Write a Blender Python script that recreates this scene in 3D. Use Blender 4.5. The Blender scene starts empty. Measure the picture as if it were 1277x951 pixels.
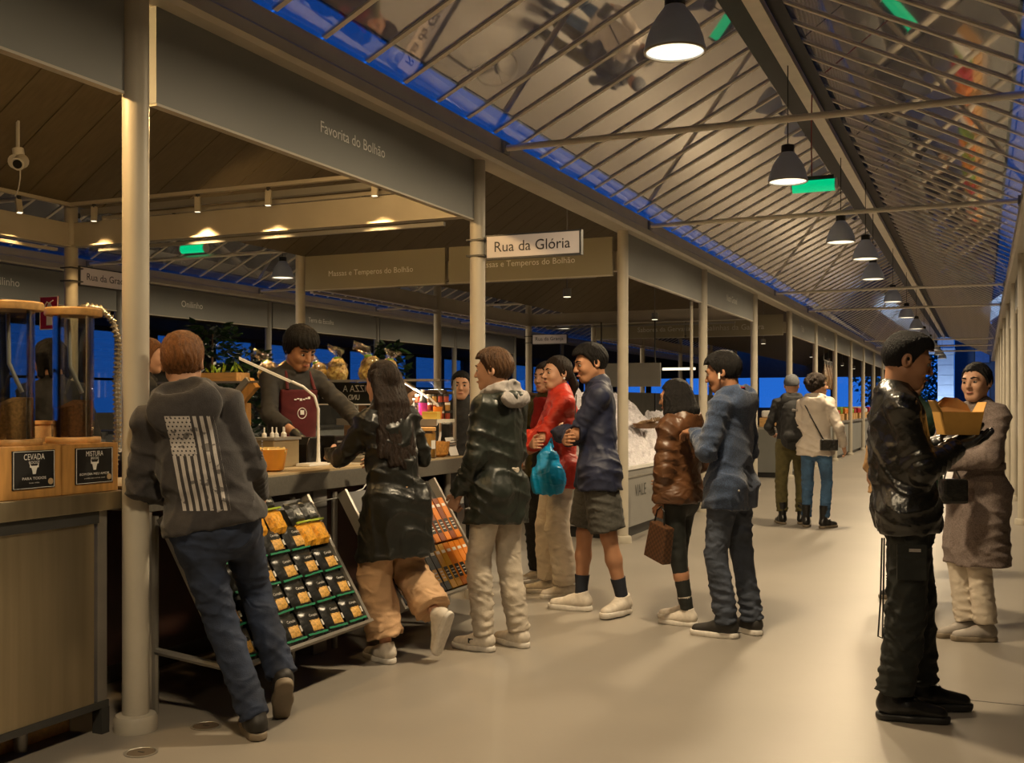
import bpy, bmesh, math, random
import numpy as np
from mathutils import Vector, Matrix

scene = bpy.context.scene
COL = scene.collection
PI = math.pi

# ------------------------------------------------------------------ camera
cam_data = bpy.data.cameras.new('camera')
cam = bpy.data.objects.new('camera', cam_data)
COL.objects.link(cam)
scene.camera = cam
cam_data.sensor_width = 36.0
cam_data.lens = 36.0 * 1343.0 / 1277.0
cam_data.shift_y = 28.5 / 1277.0
cam_data.clip_start = 0.05
cam_data.clip_end = 300.0
cam.location = (0.0, 0.0, 1.45)
cam.rotation_euler = (PI / 2, 0.0, math.radians(23.59))

# ------------------------------------------------------------------ dusk sky
world = bpy.data.worlds.new('dusk')
scene.world = world
world.use_nodes = True
wn = world.node_tree
wn.nodes.clear()
w_out = wn.nodes.new('ShaderNodeOutputWorld')
w_bg = wn.nodes.new('ShaderNodeBackground')
w_tc = wn.nodes.new('ShaderNodeTexCoord')
w_sep = wn.nodes.new('ShaderNodeSeparateXYZ')
w_ramp = wn.nodes.new('ShaderNodeValToRGB')
w_ramp.color_ramp.elements[0].position = 0.0
w_ramp.color_ramp.elements[0].color = (0.020, 0.150, 0.66, 1)
w_ramp.color_ramp.elements[1].position = 0.6
w_ramp.color_ramp.elements[1].color = (0.008, 0.095, 0.50, 1)
wn.links.new(w_tc.outputs['Generated'], w_sep.inputs[0])
wn.links.new(w_sep.outputs['Z'], w_ramp.inputs[0])
wn.links.new(w_ramp.outputs[0], w_bg.inputs[0])
w_bg.inputs[1].default_value = 1.15
wn.links.new(w_bg.outputs[0], w_out.inputs[0])

# ------------------------------------------------------------------ view
scene.view_settings.view_transform = 'Standard'
scene.view_settings.look = 'None'
scene.view_settings.exposure = 0.0
scene.view_settings.gamma = 1.0
scene.view_settings.use_curve_mapping = False
scene.cycles.use_denoising = True
scene.cycles.max_bounces = 7
scene.cycles.transparent_max_bounces = 12
scene.cycles.sample_clamp_indirect = 4.0
scene.cycles.caustics_reflective = False
scene.cycles.caustics_refractive = False

LAMP_POWER = 112.0
WARM = (1.0, 0.77, 0.475)
STALL_WARM = (1.0, 0.62, 0.25)

# ------------------------------------------------------------------ helpers
WL = {}


def tag(o, label, cat=None, group=None, kind=None):
    if label:
        o['label'] = label
    if cat:
        o['category'] = cat
    if group:
        o['group'] = group
    if kind:
        o['kind'] = kind
    return o


def thing(name, label, cat, loc=(0, 0, 0), group=None, kind=None):
    o = bpy.data.objects.new(name, None)
    o.empty_display_size = 0.1
    COL.objects.link(o)
    o.location = loc
    WL[o.name] = Vector(loc)
    return tag(o, label, cat, group, kind)


def place(o, parent, origin=(0, 0, 0)):
    COL.objects.link(o)
    WL[o.name] = Vector(origin)
    if parent is not None:
        o.parent = parent
        o.location = Vector(origin) - WL[parent.name]
    else:
        o.location = origin
    return o


def fast_mesh(name, V, F, smooth=False):
    """V (n,3) array, F list of polygons or (m,k) int array"""
    me = bpy.data.meshes.new(name)
    if isinstance(F, np.ndarray):
        n, m = len(V), len(F)
        k = F.shape[1]
        me.vertices.add(n)
        me.vertices.foreach_set('co', np.asarray(V, dtype=np.float32).ravel())
        me.loops.add(m * k)
        me.loops.foreach_set('vertex_index', F.astype(np.int32).ravel())
        me.polygons.add(m)
        me.polygons.foreach_set('loop_start', np.arange(0, m * k, k, dtype=np.int32))
        me.update(calc_edges=True)
    else:
        me.from_pydata([tuple(v) for v in V], [], F)
        me.update()
    if smooth:
        me.polygons.foreach_set('use_smooth', np.ones(len(me.polygons), dtype=bool))
    return me


def frame(d):
    d = Vector(d).normalized()
    up = Vector((0, 0, 1)) if abs(d.z) < 0.95 else Vector((1, 0, 0))
    a = d.cross(up).normalized()
    return d, a, d.cross(a).normalized()


class MB:
    def __init__(self):
        self.v = []
        self.f = []

    def raw(self, V, F):
        b = len(self.v)
        self.v += [tuple(x) for x in V]
        self.f += [tuple(i + b for i in p) for p in F]
        return self

    def box(self, x0, x1, y0, y1, z0, z1):
        V = [(x, y, z) for z in (z0, z1) for y in (y0, y1) for x in (x0, x1)]
        F = [(0, 2, 3, 1), (4, 5, 7, 6), (0, 1, 5, 4), (2, 6, 7, 3), (0, 4, 6, 2), (1, 3, 7, 5)]
        return self.raw(V, F)

    def obox(self, c, size, R=None):
        """oriented box"""
        V = [Vector(((i - .5) * size[0], (j - .5) * size[1], (k - .5) * size[2])) for k in (0, 1) for j in (0, 1) for i in (0, 1)]
        if R is not None:
            V = [R @ p for p in V]
        V = [p + Vector(c) for p in V]
        F = [(0, 2, 3, 1), (4, 5, 7, 6), (0, 1, 5, 4), (2, 6, 7, 3), (0, 4, 6, 2), (1, 3, 7, 5)]
        return self.raw(V, F)

    def tube(self, pts, r, n=10, caps=True):
        pts = [Vector(p) for p in pts]
        rs = r if isinstance(r, (list, tuple)) else [r] * len(pts)
        V, F = [], []
        d, a, b = frame(pts[1] - pts[0])
        for i, p in enumerate(pts):
            if i == 0:
                t = pts[1] - pts[0]
            elif i == len(pts) - 1:
                t = pts[-1] - pts[-2]
            else:
                t = (pts[i + 1] - pts[i]).normalized() + (pts[i] - pts[i - 1]).normalized()
            t = t.normalized()
            a = (a - t * a.dot(t)).normalized()
            b = t.cross(a)
            for k in range(n):
                an = 2 * PI * k / n
                V.append(p + (a * math.cos(an) + b * math.sin(an)) * rs[i])
        for i in range(len(pts) - 1):
            for k in range(n):
                k2 = (k + 1) % n
                F.append((i * n + k, i * n + k2, (i + 1) * n + k2, (i + 1) * n + k))
        if caps:
            F.append(tuple(range(n - 1, -1, -1)))
            F.append(tuple((len(pts) - 1) * n + k for k in range(n)))
        return self.raw(V, F)

    def lathe(self, prof, c=(0, 0, 0), n=24, sx=1.0, sy=1.0, cap0=True, cap1=True):
        V, F = [], []
        for (r, z) in prof:
            for k in range(n):
                an = 2 * PI * k / n
                V.append((c[0] + r * sx * math.cos(an), c[1] + r * sy * math.sin(an), c[2] + z))
        for i in range(len(prof) - 1):
            for k in range(n):
                k2 = (k + 1) % n
                F.append((i * n + k, i * n + k2, (i + 1) * n + k2, (i + 1) * n + k))
        if cap0:
            F.append(tuple(range(n - 1, -1, -1)))
        if cap1:
            F.append(tuple((len(prof) - 1) * n + k for k in range(n)))
        return self.raw(V, F)

    def prism(self, poly, axis, a0, a1):
        """extrude a 2D polygon. axis 'y': poly in (x,z)  'x': poly in (y,z)  'z': poly in (x,y)"""
        n = len(poly)
        if axis == 'y':
            V = [(p, a, q) for a in (a0, a1) for (p, q) in poly]
        elif axis == 'x':
            V = [(a, p, q) for a in (a0, a1) for (p, q) in poly]
        else:
            V = [(p, q, a) for a in (a0, a1) for (p, q) in poly]
        F = [tuple(range(n - 1, -1, -1)), tuple(range(n, 2 * n))]
        for k in range(n):
            k2 = (k + 1) % n
            F.append((k, k2, n + k2, n + k))
        return self.raw(V, F)

    def build(self, name, mat, parent=None, smooth=False, bevel=0.0, origin=None):
        V = self.v
        if origin is not None:
            V = [tuple(Vector(p) - Vector(origin)) for p in V]
        me = fast_mesh(name, V, self.f, False)
        bm = bmesh.new()
        bm.from_mesh(me)
        bmesh.ops.recalc_face_normals(bm, faces=bm.faces)
        if bevel > 0:
            bmesh.ops.bevel(bm, geom=list(bm.edges), offset=bevel, segments=2, affect='EDGES', profile=0.6, clamp_overlap=True)
        bm.to_mesh(me)
        bm.free()
        if smooth:
            me.polygons.foreach_set('use_smooth', np.ones(len(me.polygons), dtype=bool))
            if hasattr(me, 'set_sharp_from_angle'):
                me.set_sharp_from_angle(angle=math.radians(38))
        me.materials.append(mat)
        o = bpy.data.objects.new(name, me)
        return place(o, parent, origin if origin is not None else (0, 0, 0))


def bx(name, x0, x1, y0, y1, z0, z1, mat, parent=None, bevel=0.0):
    return MB().box(x0, x1, y0, y1, z0, z1).build(name, mat, parent, bevel=bevel)


def shared(name, src, parent, origin):
    """another object that shares the mesh of src"""
    o = bpy.data.objects.new(name, src.data)
    return place(o, parent, origin)


def dup(root, loc=None, rotz=None, label=None, group=None):
    r = root.copy()
    COL.objects.link(r)
    WL[r.name] = Vector(loc) if loc is not None else WL[root.name].copy()
    if loc is not None:
        r.location = loc
    if rotz is not None:
        r.rotation_euler[2] = rotz
    if label:
        r['label'] = label
    if group:
        r['group'] = group
    for ch in list(root.children):
        c = ch.copy()
        COL.objects.link(c)
        c.parent = r
        for g in list(ch.children):
            d = g.copy()
            COL.objects.link(d)
            d.parent = c
    return r


def text_obj(name, s, width, pos, ux, uy, mat, parent, height=None, lift=0.004, align='C', mirror=False):
    cu = bpy.data.curves.new('txt', 'FONT')
    cu.body = s
    cu.size = 1.0
    cu.extrude = 0.0
    cu.resolution_u = 3
    t = bpy.data.objects.new('txt', cu)
    me = bpy.data.meshes.new_from_object(t)
    V = np.array([v.co[:] for v in me.vertices])
    F = [tuple(p.vertices) for p in me.polygons]
    bpy.data.objects.remove(t)
    bpy.data.curves.remove(cu)
    bpy.data.meshes.remove(me)
    if not len(V):
        return None
    lo, hi = V.min(0), V.max(0)
    sc = width / (hi[0] - lo[0])
    sy = sc if height is None else height / (hi[1] - lo[1])
    ux, uy = Vector(ux), Vector(uy)
    n = ux.cross(uy)
    P = Vector(pos)
    ox = (lo[0] + hi[0]) / 2 if align == 'C' else lo[0]
    oy = (lo[1] + hi[1]) / 2
    sg = -1 if mirror else 1
    VV = [P + ux * float((v[0] - ox) * sc * sg) + uy * float((v[1] - oy) * sy) + n * lift for v in V]
    m2 = fast_mesh(name, VV, F)
    m2.materials.append(mat)
    o = bpy.data.objects.new(name, m2)
    return place(o, parent)


# ------------------------------------------------------------------ materials
MATS = {}


def M(name, col, rough=0.5, metal=0.0, var=0.12, scale=6.0, bump=0.0, bscale=80.0, coat=0.0, emit=None, estr=0.0,
      stretch=(1, 1, 1), spec=0.5, col2=None, sheen=0.0, alpha=None, trans=0.0, detail=4.0):
    if name in MATS:
        return MATS[name]
    m = bpy.data.materials.new(name)
    m.use_nodes = True
    nt = m.node_tree
    b = nt.nodes['Principled BSDF']
    b.inputs['Roughness'].default_value = rough
    b.inputs['Metallic'].default_value = metal
    b.inputs['Specular IOR Level'].default_value = spec
    if coat:
        b.inputs['Coat Weight'].default_value = coat
        b.inputs['Coat Roughness'].default_value = 0.1
    if sheen:
        b.inputs['Sheen Weight'].default_value = sheen
    if trans:
        b.inputs['Transmission Weight'].default_value = trans
    if alpha is not None:
        b.inputs['Alpha'].default_value = alpha
    tc = nt.nodes.new('ShaderNodeTexCoord')
    mp = nt.nodes.new('ShaderNodeMapping')
    mp.inputs['Scale'].default_value = stretch
    nt.links.new(tc.outputs['Object'], mp.inputs[0])
    nz = nt.nodes.new('ShaderNodeTexNoise')
    nz.inputs['Scale'].default_value = scale
    nz.inputs['Detail'].default_value = detail
    nt.links.new(mp.outputs[0], nz.inputs['Vector'])
    mx = nt.nodes.new('ShaderNodeMix')
    mx.data_type = 'RGBA'
    c1 = [max(0, c * (1 - var)) for c in col]
    c2 = list(col2) if col2 else [min(1, c * (1 + var)) for c in col]
    mx.inputs[6].default_value = (*c1, 1)
    mx.inputs[7].default_value = (*c2, 1)
    rp = nt.nodes.new('ShaderNodeMapRange')
    rp.inputs[1].default_value = 0.3
    rp.inputs[2].default_value = 0.7
    nt.links.new(nz.outputs['Fac'], rp.inputs[0])
    nt.links.new(rp.outputs[0], mx.inputs[0])
    nt.links.new(mx.outputs[2], b.inputs['Base Color'])
    if bump:
        nb = nt.nodes.new('ShaderNodeTexNoise')
        nb.inputs['Scale'].default_value = bscale
        nb.inputs['Detail'].default_value = 3
        nt.links.new(mp.outputs[0], nb.inputs['Vector'])
        bp = nt.nodes.new('ShaderNodeBump')
        bp.inputs['Strength'].default_value = bump
        bp.inputs['Distance'].default_value = 0.01
        nt.links.new(nb.outputs['Fac'], bp.inputs['Height'])
        nt.links.new(bp.outputs[0], b.inputs['Normal'])
    if emit:
        b.inputs['Emission Color'].default_value = (*emit, 1)
        b.inputs['Emission Strength'].default_value = estr
    MATS[name] = m
    return m


def creases(m, scale=9.0, strength=0.55, dist=0.02, stretch=(1, 1, 1), distortion=1.2):
    """cloth creases: a ridged relief added on top of the fine weave"""
    nt = m.node_tree
    b = nt.nodes['Principled BSDF']
    tc = nt.nodes.new('ShaderNodeTexCoord')
    mp = nt.nodes.new('ShaderNodeMapping')
    mp.inputs['Scale'].default_value = stretch
    nt.links.new(tc.outputs['Object'], mp.inputs[0])
    nz = nt.nodes.new('ShaderNodeTexNoise')
    nz.noise_type = 'RIDGED_MULTIFRACTAL'
    nz.inputs['Scale'].default_value = scale
    nz.inputs['Detail'].default_value = 2.5
    nz.inputs['Roughness'].default_value = 0.45
    nz.inputs['Distortion'].default_value = distortion
    nt.links.new(mp.outputs[0], nz.inputs['Vector'])
    bp = nt.nodes.new('ShaderNodeBump')
    bp.inputs['Strength'].default_value = strength
    bp.inputs['Distance'].default_value = dist
    nt.links.new(nz.outputs['Fac'], bp.inputs['Height'])
    if b.inputs['Normal'].links:
        nt.links.new(b.inputs['Normal'].links[0].from_socket, bp.inputs['Normal'])
    nt.links.new(bp.outputs[0], b.inputs['Normal'])


def roof_glass():
    m = bpy.data.materials.new('roof glass')
    m.use_nodes = True
    nt = m.node_tree
    nt.nodes.clear()
    out = nt.nodes.new('ShaderNodeOutputMaterial')
    tr = nt.nodes.new('ShaderNodeBsdfTransparent')
    tr.inputs[0].default_value = (0.30, 0.38, 0.46, 1)
    gl = nt.nodes.new('ShaderNodeBsdfGlossy')
    gl.inputs['Roughness'].default_value = 0.035
    gl.inputs[0].default_value = (0.92, 0.86, 0.78, 1)
    fr = nt.nodes.new('ShaderNodeFresnel')
    fr.inputs[0].default_value = 1.6
    mr = nt.nodes.new('ShaderNodeMapRange')
    mr.inputs[1].default_value = 0.0
    mr.inputs[2].default_value = 0.5
    mr.inputs[3].default_value = 0.34
    mr.inputs[4].default_value = 0.85
    nt.links.new(fr.outputs[0], mr.inputs[0])
    df = nt.nodes.new('ShaderNodeBsdfDiffuse')
    df.inputs[0].default_value = (0.58, 0.61, 0.68, 1)
    m1 = nt.nodes.new('ShaderNodeMixShader')
    m1.inputs[0].default_value = 0.50
    nt.links.new(tr.outputs[0], m1.inputs[1])
    nt.links.new(df.outputs[0], m1.inputs[2])
    m2 = nt.nodes.new('ShaderNodeMixShader')
    nt.links.new(mr.outputs[0], m2.inputs[0])
    nt.links.new(m1.outputs[0], m2.inputs[1])
    nt.links.new(gl.outputs[0], m2.inputs[2])
    nt.links.new(m2.outputs[0], out.inputs[0])
    return m


def clear_glass(name, tint=(0.95, 0.97, 0.97), k=0.06, rough=0.01):
    m = bpy.data.materials.new(name)
    m.use_nodes = True
    nt = m.node_tree
    nt.nodes.clear()
    out = nt.nodes.new('ShaderNodeOutputMaterial')
    tr = nt.nodes.new('ShaderNodeBsdfTransparent')
    tr.inputs[0].default_value = (*tint, 1)
    gl = nt.nodes.new('ShaderNodeBsdfGlossy')
    gl.inputs['Roughness'].default_value = rough
    lw = nt.nodes.new('ShaderNodeLayerWeight')
    lw.inputs[0].default_value = 0.35
    mr = nt.nodes.new('ShaderNodeMapRange')
    mr.inputs[3].default_value = k
    mr.inputs[4].default_value = 0.8
    nt.links.new(lw.outputs['Fresnel'], mr.inputs[0])
    m2 = nt.nodes.new('ShaderNodeMixShader')
    nt.links.new(mr.outputs[0], m2.inputs[0])
    nt.links.new(tr.outputs[0], m2.inputs[1])
    nt.links.new(gl.outputs[0], m2.inputs[2])
    nt.links.new(m2.outputs[0], out.inputs[0])
    return m


m_floor = M('polished concrete', (0.285, 0.258, 0.222), rough=0.38, var=0.07, scale=0.9, bump=0.03, bscale=30, detail=8)
m_steelpaint = M('cream painted steel', (0.50, 0.46, 0.38), rough=0.45, var=0.06, scale=4)
m_greypaint = M('grey painted steel', (0.25, 0.245, 0.23), rough=0.42, var=0.06, scale=3)
m_fascia = M('grey fascia board', (0.225, 0.232, 0.225), rough=0.5, var=0.04, scale=2)
m_fascia_w = M('warm grey fascia board', (0.30, 0.27, 0.19), rough=0.55, var=0.05, scale=2)
m_letter = M('pale lettering', (0.85, 0.84, 0.80), rough=0.5, var=0.03)
m_lettdim = M('dim pale lettering', (0.68, 0.66, 0.62), rough=0.5, var=0.03)
m_board = M('brown ceiling board', (0.135, 0.105, 0.060), rough=0.65, var=0.12, scale=5, stretch=(1, 6, 1))
m_dark = M('matt black', (0.012, 0.012, 0.012), rough=0.5, var=0.2)
m_darkgrey = M('dark grey metal', (0.05, 0.05, 0.048), rough=0.45, var=0.2)
m_white = M('white plastic', (0.78, 0.77, 0.74), rough=0.35, var=0.03)
m_shade = M('sky-tinted enamel shade', (0.62, 0.72, 0.98), rough=0.5, var=0.04)  # blue of the dusk sky light put into the enamel colour
m_steel = M('brushed steel', (0.46, 0.39, 0.26), rough=0.36, metal=0.85, var=0.10, scale=20, stretch=(1, 1, 0.05), bump=0.02, bscale=200)
m_steelbar = M('dull steel', (0.42, 0.40, 0.36), rough=0.4, metal=0.7, var=0.1)
m_wood = M('oak', (0.50, 0.26, 0.075), rough=0.45, var=0.25, scale=9, stretch=(3, 3, 0.5), bump=0.05, bscale=40)
m_woodlight = M('pale oak', (0.62, 0.36, 0.13), rough=0.45, var=0.2, scale=10, stretch=(0.6, 4, 4))
m_wooddark = M('brown wood', (0.17, 0.085, 0.03), rough=0.5, var=0.25, scale=10, stretch=(0.6, 4, 4))
m_roofglass = roof_glass()
m_glass = clear_glass('clear glass')
m_eaveglass = clear_glass('clear eave glass', tint=(0.86, 0.93, 0.97), k=0.08)
m_glow = M('lamp diffuser', (0.9, 0.85, 0.7), emit=(1.0, 0.88, 0.62), estr=1.5)
m_green = M('green exit glow', (0.0, 0.3, 0.12), emit=(0.0, 0.62, 0.24), estr=0.85)
m_ledglow = M('led strip glow', (0.9, 0.9, 0.9), emit=(1.0, 0.95, 0.88), estr=3.0)
m_red = M('red sign', (0.42, 0.012, 0.02), rough=0.4, var=0.05)
m_black = m_dark


def add_light(name, kind, loc, energy, color, parent=None, size=0.2, aim=None, spot=None, blend=0.5, spread=None):
    ld = bpy.data.lights.new(name, kind)
    ld.energy = energy
    ld.color = color
    if kind == 'AREA':
        ld.shape = 'DISK'
        ld.size = size
        if spread:
            ld.spread = spread
    else:
        ld.shadow_soft_size = size
    if kind == 'SPOT':
        ld.spot_size = spot or 1.6
        ld.spot_blend = blend
    o = bpy.data.objects.new(name, ld)
    place(o, parent, loc)
    if aim is not None:
        d = Vector(aim) - Vector(loc)
        o.rotation_euler = d.to_track_quat('-Z', 'Y').to_euler()
    return o
# =================================================================== the market hall
XL, XR, XB, XF = -3.46, 0.45, -7.50, -11.55      # column lines: main lane left / right, back of the block, far lane side
YC = [0.18, 3.73, 7.28, 10.83, 14.38, 17.93, 21.48, 25.03, 28.58, 32.13, 35.68, 39.23, 42.78, 46.33]
Y_END = 50.0

floor = bx('floor', -21, 9, -7, 52, -0.2, 0.0, m_floor)
tag(floor, 'pale beige polished concrete floor of the market hall', kind='structure')
ground = bx('ground', -60, 40, -12, 110, -0.5, -0.21, M('dusk ground', (0.05, 0.05, 0.06), rough=0.9))
tag(ground, 'dark ground outside the hall', kind='structure')
# fine joints of the access hatch by the right hand lane
for (x0, x1, y0, y1) in [(-0.19, 1.6, 5.735, 5.742), (-0.195, -0.188, 5.62, 5.74)]:
    bx('floor_joint', x0, x1, y0, y1, -0.002, 0.0012, m_darkgrey, floor)


m_rafter = M('pale rafter paint', (0.80, 0.74, 0.64), rough=0.5, var=0.05)


def corridor_roof(name, label, xl, xr, ys, ye, ties, zb=3.27):
    """glazed pitched roof over a lane: eave beams, ridge, rafters, panes, tie rods"""
    root = thing(name, label, None, ((xl + xr) / 2, ys, zb), kind='structure')
    xc = (xl + xr) / 2
    zr = 4.31
    # eave beams
    for sgn, x in ((1, xl), (-1, xr)):
        a, b = (x - 0.12, x + 0.12)
        fr = x + 0.12 * sgn
        MB().prism([(a, zb + 0.02), (a + 0.03, zb), (b - 0.03, zb), (b, zb + 0.02), (b, zb + 0.085), (b - 0.012 if sgn > 0 else b, zb + 0.10), (b - 0.012 if sgn > 0 else b, zb + 0.20),
                    (a + (0.012 if sgn < 0 else 0), zb + 0.20), (a + (0.012 if sgn < 0 else 0), zb + 0.10), (a, zb + 0.085)], 'y', ys, ye).build('eave_beam', m_steelpaint, root)
    # ridge
    bx('ridge_beam', xc - 0.058, xc + 0.058, ys, ye, zr, zr + 0.12, m_rafter, root)
    for sgn in (-1, 1):
        MB().prism([(xc + sgn * 0.06, zr + 0.062), (xc + sgn * 0.21, zr - 0.012), (xc + sgn * 0.21, zr - 0.008), (xc + sgn * 0.06, zr + 0.066)], 'y', ys, ye).build('ridge_flashing', m_dark, root)
    hw = (xr - xl) / 2
    z0, z1 = zb + 0.225, zr + 0.09
    step = 0.457
    n = int((ye - ys) / step)
    for sgn, xe in ((-1, xl), (1, xr)):
        x0 = xe - sgn * 0.10
        x1 = xc + sgn * 0.055
        L = math.hypot(x1 - x0, z1 - z0)
        d = Vector((x1 - x0, 0, z1 - z0)).normalized()
        nrm = Vector((-d.z, 0, d.x)) if d.x > 0 else Vector((d.z, 0, -d.x))
        A = Vector((x0, 0, z0))
        rm = MB()
        V = []
        for t in (0, L):
            for (w, hgt) in ((-0.020, -0.010), (0.020, -0.010), (0.020, 0.0035), (-0.020, 0.0035)):
                V.append(A + d * t + Vector((0, w, 0)) + nrm * hgt)
        rm.raw([p - A for p in V], [(0, 1, 2, 3), (7, 6, 5, 4), (0, 4, 5, 1), (1, 5, 6, 2), (2, 6, 7, 3), (3, 7, 4, 0)])
        pm = MB()
        ov = 0.10
        cs = 0.17
        V = [Vector((0, 0.012, 0)) + d * cs, Vector((0, step - 0.012, 0)) + d * cs, Vector((0, step - 0.012, 0)) + d * (L - 0.02), Vector((0, 0.012, 0)) + d * (L - 0.02)]
        V = [p + nrm * 0.004 for p in V] + [p + nrm * 0.010 for p in V]
        pm.raw(V, [(0, 1, 2, 3), (7, 6, 5, 4), (0, 4, 5, 1), (1, 5, 6, 2), (2, 6, 7, 3), (3, 7, 4, 0)])
        em = MB()
        V = [Vector((0, 0.012, 0)) - d * ov, Vector((0, step - 0.012, 0)) - d * ov, Vector((0, step - 0.012, 0)) + d * (cs + 0.02), Vector((0, 0.012, 0)) + d * (cs + 0.02)]
        V = [p - nrm * 0.006 for p in V] + [p - nrm * 0.001 for p in V]
        em.raw(V, [(0, 1, 2, 3), (7, 6, 5, 4), (0, 4, 5, 1), (1, 5, 6, 2), (2, 6, 7, 3), (3, 7, 4, 0)])
        r0 = p0 = e0 = None
        for i in range(n):
            o = (x0, ys + 0.05 + i * step, z0)
            if r0 is None:
                r0 = rm.build('rafter', m_rafter, root)
                r0.location = Vector(o) - WL[root.name]
                p0 = pm.build('glass_pane', m_roofglass, root)
                p0.location = Vector(o) - WL[root.name]
                e0 = em.build('eave_pane', m_eaveglass, root)
                e0.location = Vector(o) - WL[root.name]
            else:
                shared('rafter', r0, root, o)
                shared('glass_pane', p0, root, o)
                shared('eave_pane', e0, root, o)
    for y in ties:
        MB().tube([(xl + 0.1, y, 3.405), (xr - 0.1, y, 3.405)], 0.024, 10).build('tie_rod', m_rafter, root, smooth=True)
        for x in (xl + 0.125, xr - 0.125):
            bx('tie_bracket', x - 0.012, x + 0.012, y - 0.05, y + 0.05, 3.36, 3.45, m_greypaint, root)
    return root


corridor_roof('roof', 'glazed pitched roof over the main market lane', XL, XR, -6.4, Y_END, [-4.2, -0.28, 3.62, 7.52, 11.42, 19.22, 23.12, 34.8, 38.7, 42.6])
corridor_roof('roof', 'glazed pitched roof over the parallel lane behind the stalls', XF, XB, -6.4, 50.0, [3.62, 7.52, 11.42, 15.32, 19.22, 23.1])


def block_ceiling(label, x0, x1, ys, ye, step=0.41, zlo=3.22, zhi=4.5):
    root = thing('ceiling', label, None, ((x0 + x1) / 2, ys, zlo), kind='structure')
    xc = (x0 + x1) / 2
    n = int((ye - ys) / step)
    # backing sheet
    MB().prism([(x0 - 0.02, zlo + 0.03), (xc, zhi + 0.03), (x1 + 0.02, zlo + 0.13), (x1 + 0.02, zlo + 0.16), (xc, zhi + 0.07), (x0 - 0.02, zlo + 0.06)], 'y', ys, ye).build('backing_sheet', m_dark, root)
    for (a, b, za, zb) in ((x0, xc, zlo, zhi), (x1, xc, zlo + 0.1, zhi)):
        src = None
        for i in range(n):
            o = (a, ys + i * step, za)
            if src is None:
                dx, dz = b - a, zb - za
                src = MB().prism([(0, 0), (dx, dz), (dx, dz + 0.025), (0, 0.025)], 'y', 0.006, step - 0.006).build('ceiling_board', m_board, root)
                src.location = Vector(o) - WL[root.name]
            else:
                shared('ceiling_board', src, root, o)
    return root


block_ceiling('brown boarded ceiling above the left hand stalls', XB + 0.06, XL - 0.12, -6.4, 51.0)
block_ceiling('brown boarded ceiling above the far stalls beyond the parallel lane', XF - 4.0, XF - 0.12, -6.4, 51.0, step=0.82)
block_ceiling('brown boarded ceiling above the right hand stalls', XR + 0.12, XR + 4.1, -6.4, 51.0, step=0.82)
tag(bx('ceiling', -19.2, XF - 4.0, -6.4, 51, 3.3, 3.35, m_board), 'flat dark ceiling over the outermost lane', kind='structure')


def column(x, y, label, r=0.058, z1=3.29, ring=True, mat=None):
    t = thing('column', label, None, (x, y, 0), kind='structure')
    MB().lathe([(r, 0.0), (r, z1)], (x, y, 0), 24).build('shaft', mat or m_steelpaint, t, smooth=True)
    if ring:
        MB().lathe([(r + 0.036, 0.0), (r + 0.036, 0.055), (r + 0.028, 0.07), (r + 0.001, 0.075)], (x, y, 0), 24).build('base_ring', m_steelpaint, t, smooth=True)
    return t


ordn = ['first', 'second', 'third', 'fourth', 'fifth', 'sixth', 'seventh', 'eighth', 'ninth', 'tenth', 'eleventh', 'twelfth', 'thirteenth', 'fourteenth', 'fifteenth']
for k, y in enumerate(YC[1:]):
    column(XL, y, '%s round steel column from the camera along the left of the main lane' % ordn[k])
for k, y in enumerate([14.38, 17.93, 21.48, 25.03, 28.58, 32.13, 35.68, 39.23]):
    column(XR, y, '%s round steel column from the camera along the right of the main lane' % ordn[k], ring=k < 3)
for k, y in enumerate(YC[2:11]):
    column(XB, y, '%s slim column at the back of the left stalls beside the parallel lane' % ordn[k])
for k, y in enumerate([8.5, 12.1, 15.7, 19.4, 23.0, 26.6, 30.2]):
    column(XF, y, '%s slim column on the far side of the parallel lane' % ordn[k], ring=False, mat=m_greypaint)
# the slim pipe beside the fourth column
tag(MB().tube([(XL - 0.14, 14.30, 0.0), (XL - 0.14, 14.30, 2.84)], 0.022, 10).build('downpipe', m_steelpaint, smooth=True), 'thin vertical pipe just left of a column at the fish stall', 'pipe')

# ring beams of the stall blocks
nb = 0


def ring_beam(x0, x1, y0, y1, label):
    t = thing('ring_beam', label, None, ((x0 + x1) / 2, (y0 + y1) / 2, 2.85), kind='structure')
    bx('web', x0, x1, y0, y1, 2.87, 3.07, m_steelpaint, t)
    if x1 - x0 > y1 - y0:
        bx('lower_flange', x0, x1, y0 - 0.03, y1 + 0.03, 2.855, 2.87, m_steelpaint, t)
        bx('trim_rail', x0 + 0.3, x1 - 0.25, y0 - 0.012, y0 + 0.02, 2.80, 2.83, m_greypaint, t)
    else:
        bx('lower_flange', x0 - 0.03, x1 + 0.03, y0, y1, 2.855, 2.87, m_steelpaint, t)
        bx('trim_rail', x1 - 0.02, x1 + 0.03, y0 + 0.2, y1 - 0.2, 2.80, 2.825, m_steelpaint, t)
    return t


ring_beam(XB + 0.05, XL - 0.02, 7.26, 7.30, 'cream steel cross beam at the end of the near stall')
ring_beam(XB + 0.05, XL - 0.06, 10.86, 10.90, 'cream steel cross beam behind the spice stall boards')
ring_beam(XB + 0.05, XL - 0.06, 17.91, 17.95, 'cream steel cross beam at the end of the second stall block')
ring_beam(XB + 0.05, XL - 0.06, 21.46, 21.50, 'cream steel cross beam at the start of the third stall block')
ring_beam(XB - 0.02, XB + 0.02, -3.0, 7.28, 'cream steel beam along the back of the near stall')
ring_beam(XB - 0.02, XB + 0.02, 10.83, 17.93, 'cream steel beam along the back of the second stall block')
ring_beam(XB - 0.02, XB + 0.02, 21.5, 35.0, 'cream steel beam along the back of the third stall block')


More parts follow.
